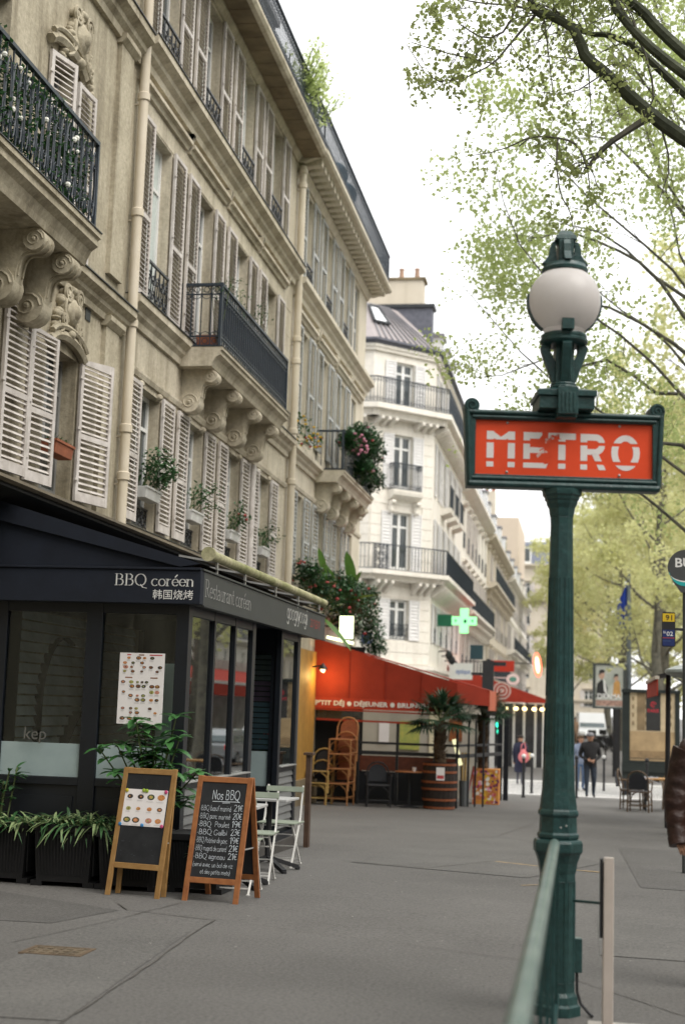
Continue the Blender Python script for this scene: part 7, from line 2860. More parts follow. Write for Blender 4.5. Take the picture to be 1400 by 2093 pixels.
AD = thing('advertising_panel', 'dark street panel with a sandy beach poster lettered PARIS in red', 'advertising panel', (1.85, 43.2, gz(43.2)))
g = gz(43.2)
mb = MB()
x0, x1 = 1.03, 2.68
mb.box(x0, x0 + .22, 43.1, 43.35, .23, 2.30)
mb.box(x1 - .14, x1, 43.1, 43.35, .23, 2.30)
mb.box(x0 - .02, x1 + .02, 43.05, 43.4, 2.302, 2.40)
mb.box(x0 + .22, x1 - .14, 43.1, 43.35, .23, .33)
mb.box(x0 - .01, x1 + .01, 43.08, 43.38, .0, .228)
mb.box(x0, x1, 43.14, 43.32, -.18, -.002)
mb.build('frame', mat('dark_green_frame', (.018, .024, .022), .5, .2), AD)
for x in (x0 + .12, x1 - .12):
    mb = MB()
    mb.box(x - .12, x + .12, 43.14, 43.32, g, -.182)
    mb.build('leg', RUBBER, AD)
mb = MB()
yq = 43.12


def rect(mb, a, b, c, d, m, e=0.0):
    mb.quad((a, yq - e, c), (b, yq - e, c), (b, yq - e, d), (a, yq - e, d), m)


rect(mb, x0 + .22, x1 - .14, .33, 2.302, 0)
rect(mb, x0 + .22, x1 - .14, 1.18, 2.30, 1, .001)
rect(mb, x0 + .68, x0 + 1.10, 1.2, 2.30, 2, .002)
rect(mb, x0 + .42, x0 + .66, 1.2, 2.30, 3, .0015)
rect(mb, x0 + .22, x1 - .14, .42, .62, 4, .001)
rect(mb, x0 + .22, x1 - .14, .38, .41, 5, .001)
for i in range(4):
    for j in range(5):
        rect(mb, x0 + .28 + .36 * j * (1 if j < 1 else 1.0), x0 + .34 + .36 * j, 1.35 + .24 * i, 1.47 + .24 * i, 3, .0012)
put_text(mb, 'PARIS', .01, (x0 + .89, yq - .004, 1.74), (1, 0, 0), UP, .14, .32, 6)
for ro, ri in ((.085, .065), (.045, .03)):
    for i in range(10):
        a, b = R(30 * i), R(30 * (i + 1))
        mb.quad(*[(x0 + .89 + r * math.cos(q), yq - .004, 1.97 + r * math.sin(q)) for r, q in ((ri, a), (ro, a), (ro, b), (ri, b))], 6)
mb.build('poster', [mat('sand_print', (.40, .285, .155), .6, .25, 3), mat('pale_facade_print', (.52, .42, .27), .6, .2, 6), mat('dark_tower_print', (.03, .03, .03), .6, .2), mat('brown_print', (.25, .18, .10), .6, .3), mat('sand_shadow_print', (.28, .19, .10), .6, .3, 5), mat('dark_band_print', (.08, .06, .04), .6, .2), mat('red_print', (.55, .03, .05), .6)], AD)

BB = thing('billboard', 'tall framed film poster on a post, two figures and white letters', 'billboard', (.9, 60, gz(60)))
mb = MB()
for q in ((.22, .34, 1.88, 3.74), (1.46, 1.58, 1.88, 3.74)):
    mb.box(q[0], q[1], 59.95, 60.2, q[2], q[3])
mb.box(.34, 1.46, 59.95, 60.2, 3.66, 3.74)
mb.box(.34, 1.46, 59.95, 60.2, 1.88, 1.96)
mb.build('frame', mat('grey_green_frame', (.06, .07, .07), .5), BB)
mb = MB()
mb.tube([(1.2, 60.1, gz(60)), (1.2, 60.1, 1.88)], .16, 10)
mb.build('post', RUBBER, BB)
mb = MB()
yq = 59.99
rect(mb, .34, 1.46, 1.96, 3.66, 0)


def fig(pts, m, e):
    mb.add([(.34 + a * 1.12, yq - e, 1.96 + b * 1.7) for a, b in pts], [tuple(range(len(pts)))], m)


fig([(.02, .22), (.42, .22), (.45, .45), (.36, .60), (.22, .66), (.06, .55)], 1, .001)
fig([(.30, .40), (.44, .24), (.36, .62), (.28, .66)], 4, .0015)
fig([(.22 + .11 * math.cos(R(a)), .76 + .10 * math.sin(R(a))) for a in range(0, 360, 30)], 2, .002)
fig([(.12, .76), (.14, .88), (.28, .90), (.36, .84), (.30, .82), (.20, .80)], 1, .003)
fig([(.62, .22), (.92, .22), (.88, .60), (.78, .66), (.66, .58)], 3, .001)
fig([(.74 + .08 * math.cos(R(a)), .70 + .08 * math.sin(R(a))) for a in range(0, 360, 30)], 2, .002)
fig([(.66, .70), (.68, .79), (.80, .80), (.83, .73), (.76, .75)], 1, .003)
fig([(.02, .02), (.98, .02), (.98, .16), (.02, .16)], 5, .0012)
put_text(mb, 'DRAMA', .03, (.34 + .56, yq - .006, 2.30), (1, 0, 0), UP, .28, .95, 4)
mb.build('poster', [mat('pale_poster', (.60, .60, .55), .6, .45, 2.2, col2=(.30, .34, .30)), mat('print_black', (.025, .025, .025), .6, .3), mat('print_skin', (.5, .32, .24), .6), mat('print_amber', (.55, .30, .10), .6, .3), mat('print_white', (.75, .75, .73), .6), mat('print_mixed', (.40, .25, .20), .6, .6, 8)], BB)
FP = thing('flag_pole', 'grey flag pole with a limp blue flag bearing a yellow star', 'flag pole', (1.70, 60, gz(60)))
mb = MB()
mb.tube([(1.72, 60.5, gz(60)), (1.70, 60.5, 2.6), (1.68, 60.5, 7.55)], [.13, .12, .07], 10)
mb.ball((1.68, 60.5, 7.6), .07)
mb.build('pole', mat('blue_grey_pole', (.16, .19, .21), .4), FP, smooth=True)
mb = MB()
fv = []
for i in range(9):
    for j in range(6):
        t, u = i / 8, j / 5
        w = (.10 + .34 * math.sin(t * 2.6) ** 1.2) * u
        fv.append((1.64 - w, 60.5 + .06 * math.sin(u * 9 + t * 3), 7.3 - 2.1 * t - .25 * u * (1 - t)))
mb.add(fv, [(i * 6 + j, i * 6 + j + 1, (i + 1) * 6 + j + 1, (i + 1) * 6 + j) for i in range(8) for j in range(5)])
fl = mb.build('flag', mat('flag_blue', (.02, .055, .36), .8, .2, 3), FP, smooth=True)
mb = MB()
mb.prism([((.10 if k % 2 else .045) * math.sin(R(36 * k)), (.10 if k % 2 else .045) * math.cos(R(36 * k))) for k in range(10)], (1.48, 60.38, 5.85), (1, 0, 0), UP, (0, 1, 0), .01)
mb.build('star', mat('flag_yellow', (.8, .6, .05), .7), fl)

bx = None
bdata = [(-1.62, 38.2, 1, 'white-topped bollard beside the woman with the pink bag'), (-1.52, 41.3, 1, 'second white-topped bollard, just behind the first'), (-.26, 39.6, 0, 'dark bollard between the metro post and the man in black'),
         (.55, 46.5, 1, 'white-topped bollard right of the man in black'), (-3.3, 88, 0, 'distant dark bollard before the second red awning'), (.95, 74, 0, 'dark bollard below the parked scooters'), (1.6, 39.6, 0, 'dark bollard behind the legs of the advertising panel')]
for k, (x, y, wt, lab) in enumerate(bdata):
    if k == 0 or k == 2:
        t = thing('bollard', lab, 'bollard', (x, y, gz(y)), group='bollards at the crossing', local=True)
        mb = MB()
        mb.lathe([(.055, -.02), (.055, .04), (.038, .05), (.036, .95), (.045, .96), (.045, 1.0), (.03, 1.02)], (0, 0, 0), 10)
        mb.build('shaft', RUBBER, t, smooth=True)
        mb = MB()
        mb.ball((0, 0, 1.07), .06, n=10, k=8)
        mb.build('cap', WFRAME if wt else RUBBER, t, smooth=True)
        if wt:
            b1_ = t
        else:
            b2_ = t
    else:
        t = copy_tree(b1_ if wt else b2_)
        t['label'] = lab
        t.location = (x, y, gz(y))


# ------------------------------------------------------------------ vehicles
def wheel(t, x, y, z, r, w):
    mb = MB()
    k = 16
    prof = [(r * .62, -w / 2), (r * .95, -w / 2), (r, -w * .3), (r, w * .3), (r * .95, w / 2), (r * .62, w / 2)]
    vs = [(x + b, y + a * math.cos(2 * math.pi * j / k), z + a * math.sin(2 * math.pi * j / k)) for a, b in prof for j in range(k)]
    fs = [(i * k + j, i * k + (j + 1) % k, (i + 1) * k + (j + 1) % k, (i + 1) * k + j) for i in range(len(prof) - 1) for j in range(k)]
    mb.add(vs, fs)
    wh = mb.build('wheel', TYRE, t, smooth=True)
    mb = MB()
    for s in (-1, 1):
        mb.disc((x + s * w * .42, y, z), (0, 1, 0), UP, r * .63, r * .63, 14)
    mb.build('rim', STEEL, wh)


def car(label, x, y, rz, paint, van=False, name='parked_car', group='vehicles on the boulevard'):
    t = thing(name, label, 'van' if van else 'car', (x, y, gz(y)), R(rz) + 1e-4, group=group)
    L, W = (5.0, 1.95) if van else (4.2, 1.75)
    Hh = 1.0 if van else .88
    Ht = 2.0 if van else 1.45
    # front at -y
    sec = [(-L / 2, .35, .62), (-L / 2 + .12, .30, .72), (-L / 2 + (1.0 if van else 1.15), .28, Hh), (L / 2 - .15, .28, Hh + .04), (L / 2, .38, .85)]
    vs, fs = [], []
    for yy, z0, z1 in sec:
        k = .90 if abs(yy) > L / 2 - .05 else 1
        for sx, z, kk in ((-1, z0, .94), (-1, (z0 + z1) / 2, 1), (-1, z1, .93), (1, z1, .93), (1, (z0 + z1) / 2, 1), (1, z0, .94)):
            vs.append((sx * W / 2 * k * kk, yy, z))
    for i in range(len(sec) - 1):
        for j in range(6):
            fs.append((i * 6 + j, i * 6 + (j + 1) % 6, (i + 1) * 6 + (j + 1) % 6, (i + 1) * 6 + j))
    fs += [tuple(range(5, -1, -1)), tuple(range(24, 30))]
    mb = MB()
    mb.add(vs, fs)
    y0, y1 = -L / 2 + (1.0 if van else 1.15), L / 2 - .1
    sl0, sl1 = (.75, .1) if van else (.75, .55)
    a, b = W / 2 * .92, W / 2 * (.84 if van else .72)
    mb.hexa([(-a, y0, Hh), (a, y0, Hh), (a, y1, Hh), (-a, y1, Hh), (-b, y0 + sl0, Ht), (b, y0 + sl0, Ht), (b, y1 - sl1, Ht), (-b, y1 - sl1, Ht)])
    mb.build('body', paint, t, bevel=.05)
    for nm, q in (('windscreen', [(-a * .9, y0 + .05, Hh + .05), (a * .9, y0 + .05, Hh + .05), (b * .9, y0 + sl0 - .04, Ht - .08), (-b * .9, y0 + sl0 - .04, Ht - .08)]),
                  ('rear_window', [(a * .9, y1 - .02, Hh + .08), (-a * .9, y1 - .02, Hh + .08), (-b * .9, y1 - sl1 + .03, Ht - .1), (b * .9, y1 - sl1 + .03, Ht - .1)])):
        n = (Vector(q[1]) - Vector(q[0])).cross(Vector(q[3]) - Vector(q[0])).normalized() * .012
        mb = MB()
        mb.add([Vector(p) + n for p in q], [(0, 1, 2, 3)])
        mb.build(nm, CARGL, t)
    for sx in (-1, 1):
        mb = MB()
        d = .012 * sx
        for f0, f1 in ((.12, .46), (.50, .88)):
            pt = lambda f, top: (sx * (b if top else a) + d, (y0 + sl0 + (y1 - sl1 - y0 - sl0) * f) if top else (y0 + (y1 - y0) * f), Ht - .1 if top else Hh + .06)
            if van and f0 > .4:
                continue
            mb.add([pt(f0, 0), pt(f1, 0), pt(f1, 1), pt(f0, 1)], [(0, 1, 2, 3)])
        mb.build('side_window', CARGL, t)
        mb = MB()
        mb.box(sx * W * .36 - .17, sx * W * .36 + .17, -L / 2 - .02, -L / 2 + .08, .60, .76)
        mb.build('headlight', mat('headlight_glass', (.75, .76, .74), .15), t)
        mb = MB()
        mb.box(sx * W * .37 - .13, sx * W * .37 + .13, L / 2 - .08, L / 2 + .015, .66, .84)
        mb.build('tail_light', mat('tail_red', (.5, .02, .015), .2, emit=(1, .05, .03), estr=.25), t)
        mb = MB()
        mb.box(sx * (W / 2 + .02), sx * (W / 2 + .02) + sx * .14, y0 + .3, y0 + .42, Hh + .05, Hh + .2) if sx > 0 else mb.box(-W / 2 - .16, -W / 2 - .02, y0 + .3, y0 + .42, Hh + .05, Hh + .2)
        mb.build('mirror', RUBBER, t)
        for yy in (-L * .31, L * .30):
            wheel(t, sx * W * .44, yy, .31, .31, .2)
    mb = MB()
    mb.box(-W * .40, W * .40, -L / 2 - .015, -L / 2 + .05, .36, .56)
    mb.build('grille', RUBBER, t)
    mb = MB()
    mb.box(-.26, .26, -L / 2 - .03, -L / 2 - .016, .40, .50)
    mb.build('number_plate', WFRAME, t)
    return t


car('white van coming up the street beyond the parked scooters', .25, 96, 4, CARW, True, 'white_van')
car('dark parked car under the second red awning', -3.3, 76, 8, CARK)
car('silver car half hidden behind the advertising panels', 3.2, 92, -6, CARG)
car('silver car on the boulevard, nearest of its line', 7.4, 58, 180, CARG)
car('white car on the boulevard, second of its line', 7.4, 65.5, 180, CARW)
car('black car on the boulevard, third of its line', 7.6, 73, 180, CARK)


def scooter(label, x, y, rz, body):
    t = thing('scooter', label, 'scooter', (x, y, gz(y)), R(rz) + 1e-4, group='scooters parked beyond the crossing')
    for yy in (-.62, .62):
        wheel(t, 0, yy, .24, .24, .12)
    mb = MB()
    mb.prism([(-.70, .34), (-.40, .30), (.0, .22), (.45, .24), (.72, .44), (.85, .62), (.72, .76), (.30, .78), (.12, .60), (-.10, .36), (-.34, .40), (-.42, .80), (-.46, 1.02), (-.54, 1.02), (-.62, .66), (-.80, .48)], (-.17, 0, 0), (0, 1, 0), UP, (1, 0, 0), .34)
    mb.build('body', body, t, bevel=.03)
    mb = MB()
    mb.box(-.16, .16, .02, .78, .785, .87)
    mb.build('saddle', RUBBER, t, bevel=.03)
    mb = MB()
    mb.tube([(-.34, -.40, 1.05), (-.1, -.48, 1.06), (.1, -.48, 1.06), (.34, -.40, 1.05)], .022, 7)
    mb.build('handlebar', RUBBER, t)
    mb = MB()
    mb.box(-.09, .09, -.60, -.54, .90, 1.0)
    mb.build('headlight', STEEL, t)
    mb = MB()
    mb.box(-.2, .2, .62, .98, .90, 1.2)
    mb.build('top_box', body, t, bevel=.03)
    return t


for k, (x, y, rz, lab) in enumerate(((1.0, 84, 60, 'black scooter nearest the crossing, left of the others'), (1.7, 86, 70, 'dark scooter in the middle of the parked group'), (2.5, 88, 55, 'dark scooter at the right end of the parked group'), (-2.9, 71, 20, 'black scooter parked beside the second red awning'))):
    scooter(lab, x, y, rz, CARK)

# red shop awning across the boulevard, mirrored in the terrace glass
SA = thing('shop_awning', 'wide red shop awning across the boulevard', 'awning', (13, 66, 2.5), group='red awnings')
mb = MB()
mb.hexa([(12.0, 50, 2.6), (14.5, 50, 3.6), (14.5, 92, 3.6), (12.0, 92, 2.6), (12.0, 50, 2.63), (14.5, 50, 3.63), (14.5, 92, 3.63), (12.0, 92, 2.63)])
mb.box(11.97, 12.0, 50, 92, 2.0, 2.6)
mb.build('cloth', REDCLOTH2, SA)
mb = MB()
mb.box(11.94, 12.02, 50, 92, 2.63, 2.78)
mb.build('edge_strip', WFRAME, SA)
mb = MB()
mb.box(14.5, 19, 50, 92, gz(70), 4.2)
mb.build('kiosk', mat('pale_kiosk', (.45, .45, .42), .6, .4, 1.5), SA)
# ------------------------------------------------------------------ people
def skin_mesh(pts, edges, radii, root=0, sub=1):
    me = bpy.data.meshes.new('skin_tmp')
    me.from_pydata([tuple(p) for p in pts], edges, [])
    o = bpy.data.objects.new('skin_tmp', me)
    COL.objects.link(o)
    sm = o.modifiers.new('s', 'SKIN')
    sm.use_smooth_shade = True
    for i, r in enumerate(radii):
        v = me.skin_vertices[0].data[i]
        v.radius = r if hasattr(r, '__len__') else (r, r)
        v.use_root = (i == root)
    ss = o.modifiers.new('d', 'SUBSURF')
    ss.levels = ss.render_levels = sub
    bpy.context.view_layer.update()
    dg = bpy.context.evaluated_depsgraph_get()
    out = bpy.data.meshes.new_from_object(o.evaluated_get(dg))
    bpy.data.objects.remove(o)
    bpy.data.meshes.remove(me)
    return out


def person(label, x, y, rz, H, J, mats, regions, hair=HAIR, hair_fn=None, girth=1.0, group=None):
    """one continuous body grown over a skeleton; J: joints in units of H=1, facing -Y"""
    t = thing('person', label, 'person', (x, y, gz(y)), R(rz) + 1e-4, group=group)
    names = list(J)
    idx = {n: i for i, n in enumerate(names)}
    pts = [Vector(J[n]) * H for n in names]
    chain = [('pelvis', 'waist'), ('waist', 'chest'), ('chest', 'neck'), ('neck', 'head0'), ('head0', 'head'), ('head', 'crown')]
    for s in 'LR':
        chain += [('pelvis', 'hip' + s), ('hip' + s, 'knee' + s), ('knee' + s, 'ank' + s), ('ank' + s, 'toe' + s), ('chest', 'sh' + s), ('sh' + s, 'el' + s), ('el' + s, 'wr' + s), ('wr' + s, 'palm' + s)]
    edges = [(idx[a], idx[b]) for a, b in chain]
    rad = {'pelvis': (.085, .065), 'waist': (.085, .06), 'chest': (.10, .068), 'neck': .034, 'head0': .044, 'head': (.050, .058), 'crown': .036}
    for s in 'LR':
        rad.update({'hip' + s: .055, 'knee' + s: .036, 'ank' + s: .024, 'toe' + s: .024, 'sh' + s: .042, 'el' + s: .030, 'wr' + s: .019, 'palm' + s: .016})
    rr = []
    for n in names:
        r = rad[n]
        r = r if hasattr(r, '__len__') else (r, r)
        g = girth if n not in ('head0', 'head', 'crown', 'neck') and n[:2] not in ('wr', 'pa', 'an', 'to') else 1
        rr.append((r[0] * H * g, r[1] * H * g))
    me = skin_mesh(pts, edges, rr, idx['pelvis'])
    # fingers: four and a thumb on each palm, part of the same mesh
    vs = [tuple(v.co) for v in me.vertices]
    fs = [tuple(p.vertices) for p in me.polygons]
    bpy.data.meshes.remove(me)
    mb = MB()
    mb.add(vs, fs)
    nbody = len(mb.f)
    for s in 'LR':
        w, p = Vector(J['wr' + s]) * H, Vector(J['palm' + s]) * H
        d = (p - w).normalized()
        side = d.cross(Vector((0, 1, 0)))
        if side.length < .2:
            side = d.cross(Vector((1, 0, 0)))
        side.normalize()
        curl = side.cross(d)
        for k, (off, L) in enumerate(((-.016, .036), (-.006, .042), (.005, .040), (.015, .032))):
            a = p + side * off * H * .8
            mb.tube([a, a + d * L * H * .5, a + d * L * H * .85 + curl * L * H * .35], [.0052 * H, .005 * H, .004 * H], 5)
        a = w + side * .016 * H + d * .006 * H
        mb.tube([a, a + side * .014 * H + d * .016 * H, a + side * .014 * H + d * .032 * H], [.006 * H, .0055 * H, .0045 * H], 5)
    hd = Vector(J['head']) * H
    fwd = Vector(J.get('look', (0, -1, 0)))
    fwd.normalize()
    rt = fwd.cross(UP).normalized()
    mb.ball(hd + fwd * .060 * H - UP * .006 * H, .009 * H, .012 * H, .014 * H, 6, 5)
    for sx in (-1, 1):
        mb.ball(hd + rt * sx * .053 * H - UP * .004 * H, .008 * H, .010 * H, .016 * H, 6, 5)
    mb.m = []
    for i, f in enumerate(mb.f):
        c = sum((Vector(mb.v[j]) for j in f), Vector()) / len(f)
        mb.m.append(regions(c / H, i >= nbody))
    body = mb.build('body', mats, t, off=(0, 0, 0), smooth=True, angle=60)
    mb = MB()
    for sx in (-1, 1):
        mb.ball(hd + fwd * .052 * H + rt * sx * .020 * H + UP * .008 * H, .006 * H, n=6, k=4)
    mb.build('eyes', RUBBER, t, off=(0, 0, 0))
    mb = MB()
    if hair_fn:
        hair_fn(mb, hd, fwd, rt, H)
    else:
        for k in range(26):
            a = 2 * math.pi * k / 26 * 2.3
            e = .25 + .75 * (k / 26)
            p = hd + UP * (.028 + .030 * math.sin(e * 1.5)) * H + (rt * math.cos(a) + fwd * (math.sin(a) - .35)) * .050 * H * math.cos(e * 1.2)
            mb.ball(p, .022 * H, n=6, k=5)
    mb.build('hair' if not hair_fn else 'hat', hair, t, off=(0, 0, 0), smooth=True)
    return t


def base_pose():
    J = {'pelvis': (0, 0, .53), 'waist': (0, 0, .61), 'chest': (0, 0, .73), 'neck': (0, -.005, .845), 'head0': (0, -.012, .885), 'head': (0, -.02, .925), 'crown': (0, -.012, .965)}
    for s, k in (('L', 1), ('R', -1)):
        J.update({'hip' + s: (k * .052, 0, .49), 'knee' + s: (k * .055, -.005, .275), 'ank' + s: (k * .055, .005, .045), 'toe' + s: (k * .062, -.075, .022), 'sh' + s: (k * .112, 0, .80), 'el' + s: (k * .135, .015, .625), 'wr' + s: (k * .135, -.02, .475), 'palm' + s: (k * .135, -.03, .44)})
    return J


def cap_hat(m=0):
    def f(mb, hd, fwd, rt, H):
        mb.ball(hd + UP * .032 * H - fwd * .004 * H, .062 * H, .062 * H, .040 * H, 12, 8)
        mb.ball(hd + UP * .022 * H + fwd * .06 * H, .036 * H, .030 * H, .006 * H, 10, 5)
    return f


def no_feet(shoe, hi):
    return None


# man in black walking towards us, hands together
J = base_pose()
J.update({'kneeL': (.055, -.05, .28), 'ankL': (.055, .0, .05), 'toeL': (.06, -.075, .022), 'kneeR': (-.058, -.055, .285), 'ankR': (-.062, -.10, .055), 'toeR': (-.07, -.175, .035),
          'elL': (.155, .03, .63), 'wrL': (.05, -.11, .565), 'palmL': (.015, -.13, .56), 'elR': (-.155, .03, .63), 'wrR': (-.05, -.11, .57), 'palmR': (-.018, -.135, .565)})


def reg_man(c, extra):
    if c.z > .86 and abs(c.x) < .08:
        return 3
    if extra or (.53 < c.z < .60 and c.y < -.10 and abs(c.x) < .05):
        return 3
    if c.z < .05:
        return 2
    if c.z < .475:
        return 1
    return 0


MAN = person('man in a black jacket, grey cap and jeans walking towards the camera', .10, 40.4, 8, 1.78, J, [BLACKC, DENIM, RUBBER, SKIN], reg_man, GREYC, cap_hat(), 1.18, 'people at the crossing')
J = base_pose()
J.update({'kneeL': (.055, -.03, .28), 'ankL': (.055, .05, .06)})


def reg_blue(c, extra):
    if (c.z > .87 and abs(c.x) < .08) or extra:
        return 3
    return 2 if c.z < .05 else (1 if c.z < .48 else 0)


person('person in a pale blue top and blue jeans walking behind the man in black', -.18, 46.0, 14, 1.72, J, [mat('pale_blue_cloth', (.22, .26, .36), .85, .3, 4), BLUEC, RUBBER, SKIN], reg_blue, mat('brown_hair', (.10, .06, .03), .7), None, 1.05, 'people at the crossing')
# woman in the navy coat, seen from behind, walking away
J = base_pose()
J.update({'kneeL': (.05, -.04, .28), 'ankL': (.05, .02, .05), 'kneeR': (-.05, .0, .28), 'ankR': (-.045, .05, .05), 'toeR': (-.05, -.03, .022), 'elR': (-.15, -.02, .66), 'wrR': (-.09, -.10, .80), 'palmR': (-.07, -.12, .84)})


def reg_wom(c, extra):
    if (c.z > .875 and abs(c.x) < .08) or extra:
        return 3
    return 2 if c.z < .30 else 0


W = person('woman in a long navy coat walking away across the zebra crossing', -2.25, 50.2, 170, 1.68, J, [NAVYC, NAVYC, mat('grey_tights', (.10, .10, .12), .8), SKIN], reg_wom, HAIR, None, 1.1, 'people at the crossing')
mb = MB()
H = 1.68
mb.lathe([(.19, .42), (.20, .55), (.17, .85), (.165, 1.0), (.20, 1.15), (.22, 1.28), (.13, 1.40)], (0, 0, 0), 16, sy=.75, caps=False)
for i in range(len(mb.v)):
    x_, y_, z_ = mb.v[i]
    a = math.atan2(y_, x_)
    mb.v[i] = (x_ * (1 + .05 * math.sin(a * 7)), y_ * (1 + .05 * math.sin(a * 7)), z_)
mb.build('coat', NAVYC, W, off=(0, 0, 0), smooth=True)
BGL = thing('shoulder_bag', 'slouchy pink shoulder bag on the back of the woman in navy', 'bag', (-2.12, 49.95, gz(50) + 1.0))
mb = MB()
z0 = gz(50)
mb.ball((-2.12, 49.95, z0 + .98), .20, .11, .24, 12, 9)
for i in range(len(mb.v)):
    x_, y_, z_ = mb.v[i]
    k = 1 - .6 * max(0, (z_ - z0 - .98) / .24)
    mb.v[i] = (-2.12 + (x_ + 2.12) * k - .06 * max(0, z_ - z0 - .98), y_, z_)
mb.build('bag_body', PINKBAG, BGL, smooth=True)
mb = MB()
mb.tube([(-2.22, 49.95, z0 + 1.14), (-2.20, 49.96, z0 + 1.36), (-2.12, 50.06, z0 + 1.42), (-2.06, 50.0, z0 + 1.28), (-2.08, 49.95, z0 + 1.12)], .018, 6)
mb.build('strap', PINKBAG, BGL)
mb = MB()
mb.ball((-1.93, 50.0, z0 + .98), .07, .05, .12, 8, 6)
solo(mb, 'yellow_parcel', [mat('pale_yellow_parcel', (.55, .42, .2), .7)], 'pale yellow parcel under the arm of the woman in navy', 'parcel', (-1.93, 50.0, z0 + .9), smooth=True)
J = base_pose()


def reg_tan(c, extra):
    if (c.z > .875 and abs(c.x) < .08) or extra:
        return 3
    return 2 if c.z < .04 else (1 if c.z < .42 else 0)


person('distant person in a tan coat beyond the crossing', -.75, 92, 15, 1.75, J, [TANC, mat('tan_trousers', (.22, .14, .09), .8), RUBBER, SKIN], reg_tan, HAIR, None, 1.15, 'people at the crossing')
# bystander in a brown leather jacket, cut by the right picture edge
J = base_pose()
J.update({'elR': (-.175, .02, .64), 'wrR': (-.158, -.03, .50), 'palmR': (-.152, -.035, .485), 'shR': (-.125, 0, .80), 'elL': (.16, .0, .64), 'wrL': (.05, -.12, .62), 'palmL': (.02, -.14, .63)})


def reg_br(c, extra):
    if c.z > .87 and abs(c.x) < .08:
        return 3
    if extra:
        return 3
    return 2 if c.z < .05 else (1 if c.z < .48 else 0)


BRN = person('person in a glossy brown leather jacket at the right picture edge',   .822, 9.05, 8, 1.76, J, [LEATHER, DENIM, RUBBER, SKIN], reg_br, HAIR, None, 1.15)
# the loose creased sleeve that hangs over the hand
mb = MB()
rgs = random.Random(6)
H = 1.76
s0, s1, s2 = Vector((-.125 * H, 0, .80 * H)), Vector((-.178 * H, .02 * H, .63 * H)), Vector((-.160 * H, -.035 * H, .482 * H))
pts, rr = [], []
N = 44
for i in range(N + 1):
    t = i / N
    p = s0 * (1 - t) ** 2 + s1 * 2 * t * (1 - t) + s2 * t * t
    pts.append(p)
    rr.append((.088 - .034 * t +   .0016 * math.sin(t * 46 + math.sin(t * 13)) * (1 if t < .92 else .2) + .008 * math.exp(-((t - .52) / .12) ** 2)))
mb.tube(pts, rr, 20)
k = 0
for i in range(len(mb.v)):
    x_, y_, z_ = mb.v[i]
    a = (i % 20) / 20 * 6.283
    q = .0042 * math.sin(a * 3 + z_ * 60) + .003 * math.sin(a * 5 - z_ * 95)
    mb.v[i] = (x_ + q * math.cos(a), y_ + q * math.sin(a), z_)
mb.build('jacket_sleeve', LEATHER, BRN, off=(0, 0, 0), smooth=True, angle=80)
mb = MB()
d = (pts[-1] - pts[-4]).normalized()
mb.tube([pts[-1] - d * .045, pts[-1] + d * .004], [.062, .060], 20)
mb.build('cuff', LEATHER, BRN, off=(0, 0, 0), smooth=True)
# ------------------------------------------------------------------ plane trees
class Leaves:
    """many small leaf faces, made in one go with numpy"""
    def __init__(self):
        self.c = []

    def tuft(self, p, n, r):
        self.c.append((p[0], p[1], p[2], n, r))

    def mesh(self, name, m, size, seed):
        rg = np.random.default_rng(seed)
        c = np.array(self.c, dtype=float)
        n = c[:, 3].astype(int)
        P = np.repeat(c[:, :3], n, axis=0)
        r = np.repeat(c[:, 4], n)
        N = len(P)
        v = rg.normal(size=(N, 3))
        v /= np.linalg.norm(v, axis=1)[:, None]
        P = P + v * (r * rg.random(N) ** .5)[:, None]
        d = rg.normal(size=(N, 3))
        d[:, 2] -= .35
        d /= np.linalg.norm(d, axis=1)[:, None]
        u = np.cross(d, rg.normal(size=(N, 3)))
        u /= np.linalg.norm(u, axis=1)[:, None]
        s = size * rg.uniform(.55, 1.25, N)[:, None]
        nrm = np.cross(d, u)
        a = P
        q = [a, a + d * s * .38 + u * s * .48 + nrm * s * .08, a + d * s, a + d * s * .38 - u * s * .48 + nrm * s * .08]
        co = np.stack(q, axis=1).reshape(-1, 3)
        me = bpy.data.meshes.new(name)
        me.vertices.add(N * 4)
        me.vertices.foreach_set('co', co.astype(np.float32).ravel())
        me.loops.add(N * 4)
        me.loops.foreach_set('vertex_index', np.arange(N * 4, dtype=np.int32))
        me.polygons.add(N)
        me.polygons.foreach_set('loop_start', np.arange(0, N * 4, 4, dtype=np.int32))
        me.materials.append(m)
        me.update(calc_edges=True)
        return me


def wander(p, d, L, rg, n=6, wob=.18, lift=.0, droop=.0):
    pts = [Vector(p)]
    d = Vector(d).normalized()
    for i in range(n):
        d = (d + Vector((rg.gauss(0, wob), rg.gauss(0, wob), rg.gauss(0, wob * .7) + lift - droop * (i / n)))).normalized()
        pts.append(pts[-1] + d * (L / n))
    return pts


